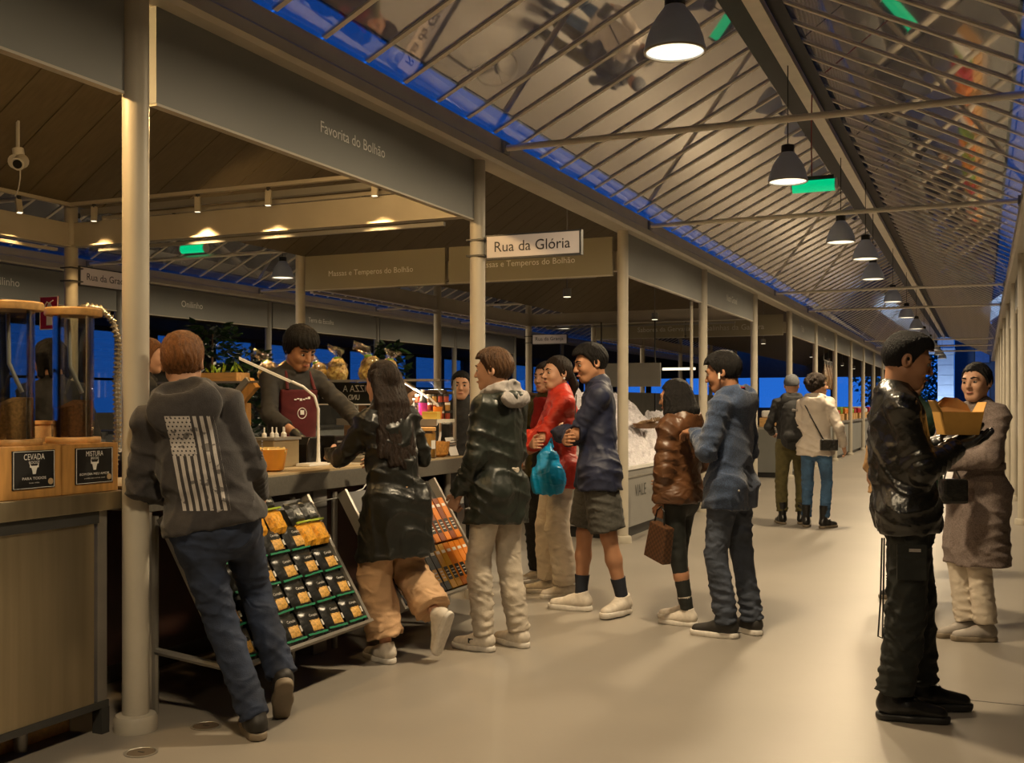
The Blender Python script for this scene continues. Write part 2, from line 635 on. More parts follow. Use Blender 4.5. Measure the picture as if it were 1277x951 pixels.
# ------------------------------------------------------------------ fascia boards with lettering
def fascia_x(x, y0, y1, z0, z1, label, txt=None, tw=None, ty=None, tz=None, mat=None, lm=None, face=1):
    t = thing('fascia_board', label, 'sign board', (x, (y0 + y1) / 2, z0), group=None)
    bx('board', x - 0.02, x + 0.02, y0, y1, z0 + 0.008, z1, mat or m_fascia, t)
    bx('edge_trim', x - 0.022, x + 0.024, y0, y1, z0, z0 + 0.012, m_steelpaint, t)
    if txt:
        text_obj('lettering', txt, tw, (x + 0.02 * face, ty, tz), (0, face, 0), (0, 0, 1), lm or m_letter, t)
    return t


fascia_x(XL - 0.02, 0.25, 3.66, 2.815, 3.27, 'plain grey fascia board at the top left edge before the nearest column')
fascia_x(XL - 0.02, 3.86, 7.22, 2.815, 3.27, 'grey fascia board lettered Favorita do Bolhão', 'Favorita do Bolhão', 0.72, 5.55, 3.035)
f = fascia_x(XL - 0.02, 10.92, 14.30, 2.815, 3.27, 'grey fascia board with emblem left of faint lettering after the cross lane', 'Nutri Granel', 0.72, 12.95, 3.03, lm=m_lettdim)
MB().lathe([(0.001, 0.0), (0.02, 0.05), (0.008, 0.12)], (0, 0, 0), 8).build('emblem', m_lettdim, f)
f.children[-1].location = Vector((XL + 0.005, 11.2, 3.0)) - WL[f.name]
fascia_x(XL - 0.02, 14.46, 17.86, 2.815, 3.27, 'grey fascia board above the fish stall lane side, second after the cross lane', 'Nutri Granel', 0.72, 16.2, 3.03, lm=m_lettdim)
far_txt = ['Talho', 'Frutas', 'Peixe', 'Flores', 'Queijos', 'Vinhos', 'Cafe']
for k in range(6, 13):
    fascia_x(XL - 0.02, YC[k] + 0.08, YC[k + 1] - 0.08 if k + 1 < len(YC) else Y_END - 1, 2.815, 3.27, '%s grey fascia board past the second cross lane on the left' % ordn[k - 6], far_txt[k - 6] if k < 8 else None, 0.4, YC[k] + 1.7, 3.03, lm=m_lettdim)
for k, (a, b) in enumerate([(14.45, 17.86), (18.0, 21.4), (21.55, 24.96), (25.1, 28.5), (28.65, 32.06)]):
    fascia_x(XR + 0.02, a, b, 2.815, 3.27, '%s grey fascia board along the right of the main lane' % ordn[k])
fb = [(5.0, 8.42, None), (8.58, 12.02, 'Onilinho'), (12.18, 15.62, 'Onilinho'), (15.78, 19.32, 'Terra da Escolha'), (19.48, 22.92, None), (23.08, 26.5, None)]
fl = ['far grey fascia board nearest the picture edge', 'far grey fascia board behind the fire extinguisher sign', 'far grey fascia board right of the nearest column beyond the parallel lane',
      'far grey fascia board behind the spice stall boards on the parallel lane', 'dim far fascia board above the blue windows', 'dimmest far fascia board of the parallel lane']
for (a, b, s), l in zip(fb, fl):
    fascia_x(XF + 0.02, a, b, 2.80, 3.25, l, s, 0.5 if s and len(s) < 9 else 0.85, (a + b) / 2 - 0.25, 3.03, lm=m_letter)


def fascia_y(y, x0, x1, z0, z1, label, txt=None, tw=None, tx=None, tz=None, mat=None, lm=None):
    t = thing('fascia_board', label, 'sign board', ((x0 + x1) / 2, y, z0))
    bx('board', x0, x1, y - 0.02, y + 0.02, z0 + 0.008, z1, mat or m_fascia_w, t)
    bx('edge_trim', x0, x1, y - 0.024, y + 0.022, z0, z0 + 0.012, m_steelpaint, t)
    if txt:
        text_obj('lettering', txt, tw, (tx, y - 0.02, tz), (1, 0, 0), (0, 0, 1), lm or m_letter, t)
    return t


fascia_y(10.80, -7.40, -5.53, 2.80, 3.21, 'left of two warm grey boards lettered Massas e Temperos do Bolhão', 'Massas e Temperos do Bolhão', 1.13, -6.5, 2.98)
fascia_y(10.80, -5.48, -3.56, 2.80, 3.21, 'right of two boards lettered Massas e Temperos do Bolhão, behind the street sign', 'Massas e Temperos do Bolhão', 1.15, -4.55, 2.98)
fascia_y(21.37, -7.40, -5.53, 2.80, 3.21, 'dim warm board seen through the fish stall, left one', 'Sabores da Gervasia', 1.1, -5.95, 2.98, lm=m_lettdim)
fascia_y(21.37, -5.48, -3.56, 2.80, 3.21, 'dim warm board seen through the fish stall, right one', 'Salinhas da Gandra', 1.15, -4.5, 2.98, lm=m_lettdim)

# ------------------------------------------------------------------ street name signs
m_signface = M('faintly glowing sign face', (0.60, 0.54, 0.51), rough=0.4, var=0.04, emit=(0.9, 0.75, 0.7), estr=0.03)  # slight emission brightens the face; the sign is no lamp
m_signink = M('sign ink', (0.03, 0.025, 0.025), rough=0.5)


def street_sign(txt, a, b, label, along):
    t = thing('street_sign', label, 'street sign', a)
    a, b = Vector(a), Vector(b)
    z0, z1 = 2.535, 2.692
    if along == 'x':
        bx('frame', a.x, b.x, a.y - 0.022, a.y + 0.022, z0 - 0.012, z1 + 0.012, m_darkgrey, t)
        bx('face', a.x + 0.014, b.x - 0.014, a.y - 0.028, a.y + 0.028, z0, z1, m_signface, t)
        text_obj('lettering', txt, (b.x - a.x) * 0.79, ((a.x + b.x) / 2 + 0.0, a.y - 0.028, (z0 + z1) / 2), (1, 0, 0), (0, 0, 1), m_signink, t)
        for z in (z0 + 0.02, z1 - 0.02):
            bx('clamp', a.x - 0.14, a.x + 0.005, a.y - 0.065, a.y + 0.065, z - 0.006, z + 0.006, m_darkgrey, t)
    else:
        bx('frame', a.x - 0.022, a.x + 0.022, a.y, b.y, z0 - 0.012, z1 + 0.012, m_darkgrey, t)
        bx('face', a.x - 0.028, a.x + 0.028, a.y + 0.014, b.y - 0.014, z0, z1, m_signface, t)
        text_obj('lettering', txt, (b.y - a.y) * 0.79, (a.x + 0.028, (a.y + b.y) / 2, (z0 + z1) / 2), (0, 1, 0), (0, 0, 1), m_signink, t)
        for z in (z0 + 0.02, z1 - 0.02):
            bx('clamp', a.x - 0.065, a.x + 0.065, a.y - 0.14, a.y + 0.005, z - 0.006, z + 0.006, m_darkgrey, t)
    return t


street_sign('Rua da Glória', (XL + 0.075, 7.28, 2.5), (XL + 0.83, 7.28, 2.5), 'white street sign reading Rua da Glória clamped to the second column', 'x')
street_sign('Rua da Graciosa', (XB, 7.28 + 0.075, 2.5), (XB, 7.28 + 0.83, 2.5), 'cream street sign reading Rua da Graciosa behind the nearest column', 'y')
street_sign('Rua da Granja', (XB + 0.075, 17.93, 2.5), (XB + 0.75, 17.93, 2.5), 'small distant street sign on a column behind the red jacket woman', 'x')

# ------------------------------------------------------------------ perimeter and far end
m_wall = M('dark render wall', (0.10, 0.095, 0.085), rough=0.8, var=0.1)
m_mull = M('dark window frame', (0.03, 0.03, 0.032), rough=0.5)
wl = thing('wall_left', 'dark perimeter wall with a band of windows onto the dusk sky', None, (-19, 20, 0), kind='structure')
bx('wall_base', -19.2, -19.0, -6.5, 52, 0, 1.15, m_wall, wl)
bx('wall_top', -19.2, -19.0, -6.5, 52, 3.2, 6.0, m_wall, wl)
wi = thing('window_1', 'band of dark framed windows showing blue dusk', None, (-19.1, 20, 1.15), kind='structure')
for i in range(26):
    y = -6 + i * 2.25
    bx('mullion', -19.16, -19.02, y - 0.28, y + 0.28, 1.15, 3.2, m_mull, wi)
    bx('window_pane', -19.11, -19.10, y + 0.28, y + 1.97, 1.15, 3.2, m_glass, wi)
bx('transom', -19.15, -19.04, -6.5, 52, 2.02, 2.08, m_mull, wi)
we = thing('wall_back', 'dark end wall with windows at the far end of the hall', None, (-6, 51, 0), kind='structure')
bx('wall_base', -19.2, XL - 0.5, 51, 51.2, 0, 1.3, m_wall, we)
bx('wall_top', -19.2, XL - 0.5, 51, 51.2, 2.7, 6.0, m_wall, we)
bx('wall_pier', XR + 0.3, 9, 51, 51.2, 0, 6.0, m_wall, we)
w2 = thing('window_2', 'row of dark framed windows in the far end wall', None, (-10, 51, 1.3), kind='structure')
for i in range(9):
    x = -18.5 + i * 1.75
    bx('mullion', x - 0.12, x + 0.12, 51.02, 51.16, 1.3, 2.7, m_mull, w2)
    bx('window_pane', x + 0.12, x + 1.63, 51.10, 51.11, 1.3, 2.7, m_glass, w2)
tag(bx('wall_right', 4.6, 4.8, -6.6, 52, 0, 6, m_wall), 'dark wall behind the right hand stalls', kind='structure')
tag(bx('wall_near', -21, 9, -6.6, -6.4, 0, 4.2, m_wall), 'plain wall behind the camera', kind='structure')
# beyond the open end: pale stone tower, dark building, trees
m_stone = M('pale dusk stone', (0.62, 0.62, 0.60), rough=0.8, var=0.06, scale=2)
tw = thing('stone_tower', 'pale blue-lit stone tower standing beyond the far end of the lane', 'tower', (-1.68, 58, 0))
bx('shaft', -2.05, -1.30, 58, 58.9, 0, 5.2, m_stone, tw)
for i in range(10):
    bx('course_joint', -2.055, -1.295, 57.99, 58.91, 0.5 * i + 0.4, 0.5 * i + 0.415, M('stone joint', (0.3, 0.31, 0.33)), tw)
bx('ledge', -2.5, -1.25, 57.9, 59.0, 4.0, 4.25, m_stone, tw)
MB().lathe([(0.5, 0), (0.52, 0.12), (0.38, 0.2), (0.4, 0.75), (0.5, 0.85), (0.2, 1.3), (0.05, 1.6)], (-1.68, 58.45, 5.2), 16).build('finial', m_stone, tw, smooth=True)
db = thing('building', 'dark building with a pitched roof beyond the end of the lane', 'building', (1.0, 62, 0))
bx('facade', -1.35, 6.0, 62, 68, 0, 6.0, M('dusk facade', (0.07, 0.08, 0.10), rough=0.8), db)
MB().prism([(-1.6, 6.0), (6.3, 6.0), (2.5, 8.2)], 'y', 61.7, 68).build('roof', M('dusk roof tiles', (0.05, 0.05, 0.06), rough=0.8, bump=0.3, bscale=8), db)
for zz in (1.2, 3.6):
    for xx in (-0.4, 1.0, 2.4):
        wq = bx('window', xx, xx + 0.8, 61.96, 62.02, zz, zz + 1.4, m_mull, db)
        bx('pane', xx + 0.06, xx + 0.74, 61.94, 61.97, zz + 0.06, zz + 1.34, M('dusk pane', (0.12, 0.18, 0.3), rough=0.2), wq)
fl = thing('fill-light', 'added floodlight on the ground washing the stone tower', 'fill-light', (-1.7, 55.5, 0))  # lamp added to make the tower pale; no such fixture is seen
bx('housing', -1.85, -1.55, 55.4, 55.6, 0.05, 0.25, m_mull, fl)
bx('foot', -1.75, -1.65, 55.45, 55.55, -0.2, 0.05, m_mull, fl)
bx('lens', -1.82, -1.58, 55.6, 55.61, 0.08, 0.22, m_white, fl)
add_light('tower_fill_lamp', 'SPOT', (-1.7, 55.65, 0.2), 700, (0.45, 0.65, 1.0), fl, size=0.1, aim=(-1.68, 58.2, 3.0), spot=1.7)
rail = thing('railing', 'thin dark railing across the open end of the lane', 'railing', (-1.5, 51, 0))
for i in range(9):
    bx('post', -3.4 + i * 0.47, -3.36 + i * 0.47, 51, 51.04, 0, 1.1, m_mull, rail)
bx('handrail', -3.45, 0.45, 50.99, 51.05, 1.1, 1.16, m_mull, rail)


# ------------------------------------------------------------------ pendant lamps
def pendant(x, y, z, label, power, zc=4.32, lit=True, group='pendant lamps down the lane'):
    t = thing('pendant_lamp', label, 'pendant lamp', (x, y, z), group=group)
    prof = [(0.163, 0.0), (0.166, 0.012), (0.160, 0.03), (0.150, 0.075), (0.128, 0.135), (0.098, 0.185), (0.068, 0.225), (0.055, 0.245)]
    inner = [(0.050, 0.240), (0.062, 0.222), (0.092, 0.182), (0.122, 0.132), (0.145, 0.072), (0.155, 0.028), (0.157, 0.004)]
    MB().lathe(prof + inner[:], (x, y, z), 32, cap0=False, cap1=False).build('shade', m_shade, t, smooth=True)
    MB().lathe([(0.055, 0.243), (0.055, 0.305), (0.03, 0.315), (0.01, 0.32)], (x, y, z), 20).build('socket', m_dark, t, smooth=True)
    MB().lathe([(0.0, 0.0), (0.150, 0.0), (0.150, 0.006), (0.0, 0.006)], (x, y, z + 0.006), 32, cap0=False, cap1=False).build('diffuser', m_glow, t)
    MB().lathe([(0.1535, -0.004), (0.165, -0.004), (0.165, 0.004), (0.1535, 0.004), (0.1535, -0.004)], (x, y, z), 32, cap0=False, cap1=False).build('rim', m_steelpaint, t)
    MB().tube([(x, y, z + 0.31), (x, y, zc)], 0.005, 6).build('cord', m_dark, t)
    if power:
        add_light('lamp_light', 'AREA', (x, y, z - 0.012), power, WARM, t, size=0.28, aim=(x, y, 0), spread=3.0)
    return t


XRIDGE = (XL + XR) / 2
for k, y in enumerate([-2.1, 1.95, 5.62, 9.27, 12.98, 17.0, 20.9, 24.8, 28.6, 32.4, 36.2, 40.0, 43.8, 47.5]):
    nm = {2: 'nearest and largest grey pendant lamp hanging at the top of the picture', 3: 'second grey pendant lamp hanging left of the green exit light', 4: 'third grey pendant lamp below the green exit light'}.get(
        k, '%s grey pendant lamp counting from the nearest down the lane' % (ordn[k - 2] if k >= 2 else ''))
    if k < 2:
        nm = '%s grey pendant lamp behind the viewpoint' % ['further', 'nearer'][k]
    pendant(XRIDGE, y, 3.33, nm, LAMP_POWER * (0.25, 0.6)[k] if k < 2 else LAMP_POWER)
pendant(XRIDGE + 0.12, 14.6, 3.33, 'unlit pale pendant lamp between the third and fourth lit lamps', 0)
for k, y in enumerate([9.3, 13.3, 17.0, 21.0, 25.0]):
    l = 'pendant lamp glowing beyond the cream beam above the near stall' if k == 0 else ('bell pendant lamp left of the spice stall boards over the parallel lane' if k == 1 else '%s pendant lamp far down the parallel lane' % ordn[k])
    pendant((XF + XB) / 2, y, 3.33, l, LAMP_POWER * 0.6, group='pendant lamps over the parallel lane')


def exit_light(x, y, z, label, zc):
    t = thing('exit_light', label, 'exit light', (x, y, z))
    MB().tube([(x - 0.19, y, z), (x + 0.19, y, z)], 0.056, 20).build('lit_tube', m_green, t, smooth=True)
    for s in (-1, 1):
        MB().tube([(x + s * 0.19, y, z), (x + s * 0.203, y, z)], 0.062, 20).build('end_cap', m_white, t, smooth=True)
    bx('housing', x - 0.18, x + 0.18, y - 0.035, y + 0.035, z + 0.05, z + 0.085, m_darkgrey, t)
    MB().tube([(x - 0.02, y, z + 0.08), (x - 0.025, y + 0.01, (z + zc) / 2), (x - 0.02, y, zc)], 0.006, 6).build('cord', M('red cord', (0.25, 0.02, 0.02)), t)
    return t


exit_light(-1.42, 10.2, 3.46, 'glowing green exit light hanging below the roof ridge', 4.3)
exit_light(-9.52, 11.33, 3.50, 'glowing green exit light far left beyond the near stall', 4.31)
exit_light(-0.2, 1.9, 3.3, 'green exit light near the viewpoint outside the frame', 3.8)
# =================================================================== figures: signed distance volumes turned into meshes
def A3(p):
    return np.array(p, dtype=np.float64)


def unit(v):
    v = A3(v)
    return v / (np.linalg.norm(v) + 1e-12)


def axis_grid(lo, hi, h, fine=(), hf=None):
    if not fine or hf is None:
        n = max(4, int(math.ceil((hi - lo) / h)))
        return np.linspace(lo, hi, n + 1)
    xs = [lo]
    while xs[-1] < hi:
        x = xs[-1]
        st = h
        for (a, b) in fine:
            if a <= x + 1e-6 < b:
                st = hf
            elif x < a < x + st:
                st = max(hf, a - x)
        xs.append(x + st)
    return np.array(xs)


class Vol:
    def __init__(self, lo, hi, h, fine=None, hf=None, seed=0):
        self.ax = [axis_grid(lo[i], hi[i], h, [(a[i], b[i]) for a, b in (fine or [])], hf) for i in range(3)]
        self.D = np.full([len(a) for a in self.ax], 1.0, dtype=np.float32)
        self.rng = random.Random(seed)

    def block(self, lo, hi):
        sl, g = [], []
        for i in range(3):
            a = max(0, np.searchsorted(self.ax[i], lo[i]) - 1)
            b = min(len(self.ax[i]), np.searchsorted(self.ax[i], hi[i]) + 1)
            if b - a < 1:
                return None, None
            sl.append(slice(a, b))
            g.append(self.ax[i][a:b])
        X = g[0][:, None, None].astype(np.float32)
        Y = g[1][None, :, None].astype(np.float32)
        Z = g[2][None, None, :].astype(np.float32)
        return tuple(sl), (X, Y, Z)

    def put(self, sl, d, k, mode='u'):
        a = self.D[sl]
        if mode == 'u':
            if k > 0:
                h = np.clip(k - np.abs(a - d), 0, None) / k
                self.D[sl] = np.minimum(a, d) - h * h * k * 0.25
            else:
                self.D[sl] = np.minimum(a, d)
        elif mode == 's':      # carve
            d = -d
            h = np.clip(k - np.abs(a - d), 0, None) / k
            self.D[sl] = np.maximum(a, d) + h * h * k * 0.25

    def rc(self, a, b, ra, rb, k=0.02, q=1.0, f=None, fold=None, ridge=None, mode='u', m=None):
        """tapered capsule; q<1 squashes along unit vector f; fold=(amp, period, t0, width); ridge=(amp, period)"""
        a, b = A3(a), A3(b)
        R = max(ra, rb) + (m if m is not None else max(k, 0.03)) + 0.01
        sl, g = self.block(np.minimum(a, b) - R, np.maximum(a, b) + R)
        if sl is None:
            return
        X, Y, Z = g[0] - a[0], g[1] - a[1], g[2] - a[2]
        ab = b - a
        L2 = float(ab @ ab) + 1e-12
        t = np.clip((X * ab[0] + Y * ab[1] + Z * ab[2]) / L2, 0, 1)
        X = X - t * ab[0]
        Y = Y - t * ab[1]
        Z = Z - t * ab[2]
        r = ra + (rb - ra) * t
        L = math.sqrt(L2)
        if fold:
            ph = self.rng.uniform(0, 6)
            sx = 9.0 + 6 * self.rng.random()
            r = r + fold[0] * np.sin(2 * PI * t * L / fold[1] + ph + sx * (g[0] + 0.6 * g[1]) * 2.4) * (0.45 + 0.55 * np.sin(38 * (g[0] - g[1]) + ph * 3 + 9 * t)) * np.exp(-((t - fold[2]) / fold[3]) ** 2)
        if ridge:
            r = r + ridge[0] * (np.abs(np.sin(PI * t * L / ridge[1])) ** 0.6 - 0.6)
        if q != 1.0 and f is not None:
            s = X * f[0] + Y * f[1] + Z * f[2]
            w = (1.0 / q - 1.0) * s
            X, Y, Z = X + w * f[0], Y + w * f[1], Z + w * f[2]
            d = (np.sqrt(X * X + Y * Y + Z * Z) - r) * (0.5 + 0.5 * q)
        else:
            d = np.sqrt(X * X + Y * Y + Z * Z) - r
        self.put(sl, d.astype(np.float32), k, mode)

    def ell(self, c, r, R=None, k=0.02, mode='u'):
        """ellipsoid, R 3x3 whose columns are its axes"""
        c, r = A3(c), A3(r)
        m = r.max() + max(k, 0.02) + 0.01
        sl, g = self.block(c - m, c + m)
        if sl is None:
            return
        X, Y, Z = g[0] - c[0], g[1] - c[1], g[2] - c[2]
        if R is not None:
            X, Y, Z = (X * R[0][0] + Y * R[1][0] + Z * R[2][0], X * R[0][1] + Y * R[1][1] + Z * R[2][1], X * R[0][2] + Y * R[1][2] + Z * R[2][2])
        k0 = np.sqrt((X / r[0]) ** 2 + (Y / r[1]) ** 2 + (Z / r[2]) ** 2)
        k1 = np.sqrt((X / r[0] ** 2) ** 2 + (Y / r[1] ** 2) ** 2 + (Z / r[2] ** 2) ** 2) + 1e-6
        self.put(sl, (k0 * (k0 - 1) / k1).astype(np.float32), k, mode)

    def cut(self, p, n, r=None, soft=0.0):
        """remove everything on the side n points to (within radius r of p when given)"""
        p, n = A3(p), unit(n)
        if r is None:
            sl = (slice(None),) * 3
            g = (self.ax[0][:, None, None], self.ax[1][None, :, None], self.ax[2][None, None, :])
        else:
            sl, g = self.block(p - r, p + r)
            if sl is None:
                return
        d = ((g[0] - p[0]) * n[0] + (g[1] - p[1]) * n[1] + (g[2] - p[2]) * n[2]).astype(np.float32)
        self.D[sl] = np.maximum(self.D[sl], d)

    def wrinkle(self, amp, f=(9, 9, 26), warp=2.0):
        """soft cloth folds: ridged waves in a few directions, fading in and out"""
        r = self.rng
        X, Y, Z = self.ax[0][:, None, None], self.ax[1][None, :, None], self.ax[2][None, None, :]
        p = [r.uniform(0, 6) for _ in range(24)]
        tot = 0
        for i in range(3):
            kx, ky = r.uniform(-1.3, 1.3) * f[0], r.uniform(-1.3, 1.3) * f[1]
            kz = f[2] * r.uniform(0.7, 1.35)
            w = np.sin(kx * X + ky * Y + kz * Z + warp * np.sin(f[0] * X + 0.4 * f[2] * Z + p[i * 6]) + warp * 0.7 * np.sin(f[1] * Y - 0.35 * f[2] * Z + p[i * 6 + 1]) + p[i * 6 + 2])
            ridge = (1 - np.abs(w)) ** 2
            mask = 0.5 + 0.5 * np.sin(0.5 * f[0] * X + 0.6 * f[1] * Y + 0.35 * f[2] * Z + p[i * 6 + 3])
            tot = tot + ridge * mask
        b = np.sin(f[0] * 0.9 * X + f[2] * 0.25 * Z + p[20]) * np.sin(f[1] * 0.8 * Y - f[2] * 0.2 * Z + p[21])
        self.D -= (amp * (1.5 * tot - 0.6 + 0.6 * b)).astype(np.float32)

    def mesh(self):
        D = self.D
        S = D < 0
        c = np.zeros([n - 1 for n in D.shape], dtype=np.uint8)
        for i in (0, 1):
            for j in (0, 1):
                for k in (0, 1):
                    c += S[i:S.shape[0] - 1 + i, j:S.shape[1] - 1 + j, k:S.shape[2] - 1 + k]
        act = np.argwhere((c > 0) & (c < 8))
        idx = np.full(c.shape, -1, dtype=np.int32)
        idx[act[:, 0], act[:, 1], act[:, 2]] = np.arange(len(act))
        cs = [(i, j, k) for i in (0, 1) for j in (0, 1) for k in (0, 1)]
        vals = np.stack([D[act[:, 0] + i, act[:, 1] + j, act[:, 2] + k] for (i, j, k) in cs], 1)
        acc = np.zeros((len(act), 3))
        cnt = np.zeros(len(act))
        for e0 in range(8):
            for e1 in range(e0 + 1, 8):
                df = [abs(cs[e0][m] - cs[e1][m]) for m in range(3)]
                if sum(df) != 1:
                    continue
                v0, v1 = vals[:, e0], vals[:, e1]
                mk = (v0 < 0) != (v1 < 0)
                t = np.where(mk, v0 / np.where(mk, v0 - v1, 1), 0)
                for m in range(3):
                    pm = cs[e0][m] + t * (cs[e1][m] - cs[e0][m])
                    acc[:, m] += np.where(mk, pm, 0)
                cnt += mk
        acc /= np.maximum(cnt, 1)[:, None]
        V = np.empty_like(acc)
        for m in range(3):
            a = self.ax[m]
            i0 = act[:, m]
            V[:, m] = a[i0] + acc[:, m] * (a[i0 + 1] - a[i0])
        Q = []
        for m in range(3):
            o1, o2 = (m + 1) % 3, (m + 2) % 3
            s0 = [slice(None)] * 3
            s1 = [slice(None)] * 3
            s0[m] = slice(0, -1)
            s1[m] = slice(1, None)
            A, B = S[tuple(s0)], S[tuple(s1)]
            e = np.argwhere(A != B)
            ok = (e[:, o1] > 0) & (e[:, o2] > 0) & (e[:, o1] < c.shape[o1]) & (e[:, o2] < c.shape[o2])
            e = e[ok]
            if not len(e):
                continue
            inside = A[e[:, 0], e[:, 1], e[:, 2]]

            def at(d1, d2):
                q = e.copy()
                q[:, o1] += d1
                q[:, o2] += d2
                return idx[q[:, 0], q[:, 1], q[:, 2]]
            q = np.stack([at(-1, -1), at(0, -1), at(0, 0), at(-1, 0)], 1)
            q[~inside] = q[~inside][:, ::-1]
            Q.append(q)
        F = np.concatenate(Q)
        F = F[(F >= 0).all(1)]
        return V, F

    def obj(self, name, mat, parent, smooth_it=0):
        V, F = self.mesh()
        for _ in range(smooth_it):
            acc = np.zeros_like(V)
            cn = np.zeros(len(V))
            for a, b in ((0, 1), (1, 2), (2, 3), (3, 0)):
                np.add.at(acc, F[:, a], V[F[:, b]])
                np.add.at(acc, F[:, b], V[F[:, a]])
                np.add.at(cn, F[:, a], 1)
                np.add.at(cn, F[:, b], 1)
            V = 0.5 * V + 0.5 * acc / np.maximum(cn, 1)[:, None]
        me = fast_mesh(name, V, F, True)
        me.materials.append(mat)
        o = bpy.data.objects.new(name, me)
        COL.objects.link(o)
        o.parent = parent
        WL[o.name] = Vector((0, 0, 0))
        return o


def ik(a, b, l1, l2, pole):
    a, b = A3(a), A3(b)
    d = b - a
    L = np.linalg.norm(d)
    if L > (l1 + l2) * 0.999:
        b = a + d / L * (l1 + l2) * 0.999
        d = b - a
        L = np.linalg.norm(d)
    u = d / L
    x = (l1 * l1 - l2 * l2 + L * L) / (2 * L)
    hh = math.sqrt(max(1e-9, l1 * l1 - x * x))
    p = A3(pole)
    p = p - u * (p @ u)
    p = unit(p)
    return a + u * x + p * hh, b


def rotm(yaw=0, pitch=0, roll=0):
    """degrees; yaw + = to the figure's left, pitch + = look down, roll + = tip to the right"""
    m = Matrix.Rotation(math.radians(yaw), 3, 'Z') @ Matrix.Rotation(math.radians(-pitch), 3, 'X') @ Matrix.Rotation(math.radians(roll), 3, 'Y')
    return np.array(m)


# ---- shoes: built once per style, origin under the ankle, toe towards +y
SHOES = {}


def shoe_meshes(style):
    if style in SHOES:
        return SHOES[style]
    v = Vol((-0.075, -0.11, -0.02), (0.075, 0.235, 0.30), 0.0055, seed=3)
    v.rc((0, -0.045, 0.062), (0, 0.04, 0.058), 0.038, 0.040, 0.03)
    v.rc((0, 0.04, 0.055), (0.004, 0.165, 0.036), 0.044, 0.034, 0.03, q=0.9, f=(0, 0, 1))
    v.rc((0, -0.025, 0.06), (0, -0.015, 0.12 if style != 'boot' else 0.25), 0.042, 0.042 if style != 'boot' else 0.052, 0.03)
    if style == 'boot':
        for i in range(6):
            zz = 0.07 + i * 0.028
            yy = 0.085 - i * 0.018
            v.rc((-0.022, yy, zz), (0.022, yy, zz), 0.006, 0.006, 0.006)
    else:
        for i in range(4):
            yy = 0.04 + i * 0.024
            v.rc((-0.02, yy, 0.098 - i * 0.011), (0.02, yy + 0.005, 0.098 - i * 0.011), 0.006, 0.006, 0.005)
        v.rc((0.01, 0.02, 0.10), (0.0, 0.03, 0.125), 0.02, 0.016, 0.02)
    v.cut((0, 0, 0.022), (0, 0, -1))
    v.cut((0, 0, 0.115 if style != 'boot' else 0.26), (0, 0.25 if style != 'boot' else 0, 1))
    V, F = v.mesh()
    up = fast_mesh('shoe_upper', V, F, True)
    s = Vol((-0.075, -0.11, -0.02), (0.075, 0.24, 0.06), 0.0055, seed=4)
    s.rc((0, -0.045, 0.016), (0, 0.06, 0.016), 0.041, 0.043, 0.02)
    s.rc((0, 0.06, 0.016), (0.004, 0.17, 0.02), 0.047, 0.040, 0.02)
    s.cut((0, 0, 0.0), (0, -0.02, -1))
    s.cut((0, 0, 0.034 if style == 'runner' else 0.028), (0, 0.0, 1))
    V, F = s.mesh()
    so = fast_mesh('shoe_sole', V, F, True)
    SHOES[style] = (up, so)
    return SHOES[style]


m_skin = M('warm skin', (0.52, 0.29, 0.185), rough=0.5, var=0.06, scale=12, spec=0.4)
m_skin2 = M('olive skin', (0.40, 0.20, 0.11), rough=0.5, var=0.06, scale=12, spec=0.4)
m_skin3 = M('deep tan skin', (0.30, 0.145, 0.075), rough=0.5, var=0.06, scale=12, spec=0.4)
m_eyew = M('eye white', (0.30, 0.27, 0.24), rough=0.5, var=0.02)
m_iris = M('dark iris', (0.02, 0.012, 0.008), rough=0.2, var=0.02)
m_lip = M('lips', (0.36, 0.12, 0.09), rough=0.45, var=0.05)
m_hair_black = M('black hair', (0.006, 0.005, 0.0045), rough=0.55, var=0.5, scale=30, stretch=(3, 3, 0.3), bump=0.9, bscale=120, spec=0.25)
m_hair_dark = M('dark brown hair', (0.018, 0.010, 0.006), rough=0.55, var=0.5, scale=30, stretch=(3, 3, 0.3), bump=0.9, bscale=120, spec=0.25)
m_hair_brown = M('brown hair', (0.065, 0.032, 0.014), rough=0.55, var=0.5, scale=30, stretch=(3, 3, 0.3), bump=0.9, bscale=120, spec=0.25)
m_hair_ginger = M('light brown hair', (0.17, 0.068, 0.020), rough=0.5, var=0.45, scale=30, stretch=(3, 3, 0.3), bump=0.9, bscale=120, spec=0.3)

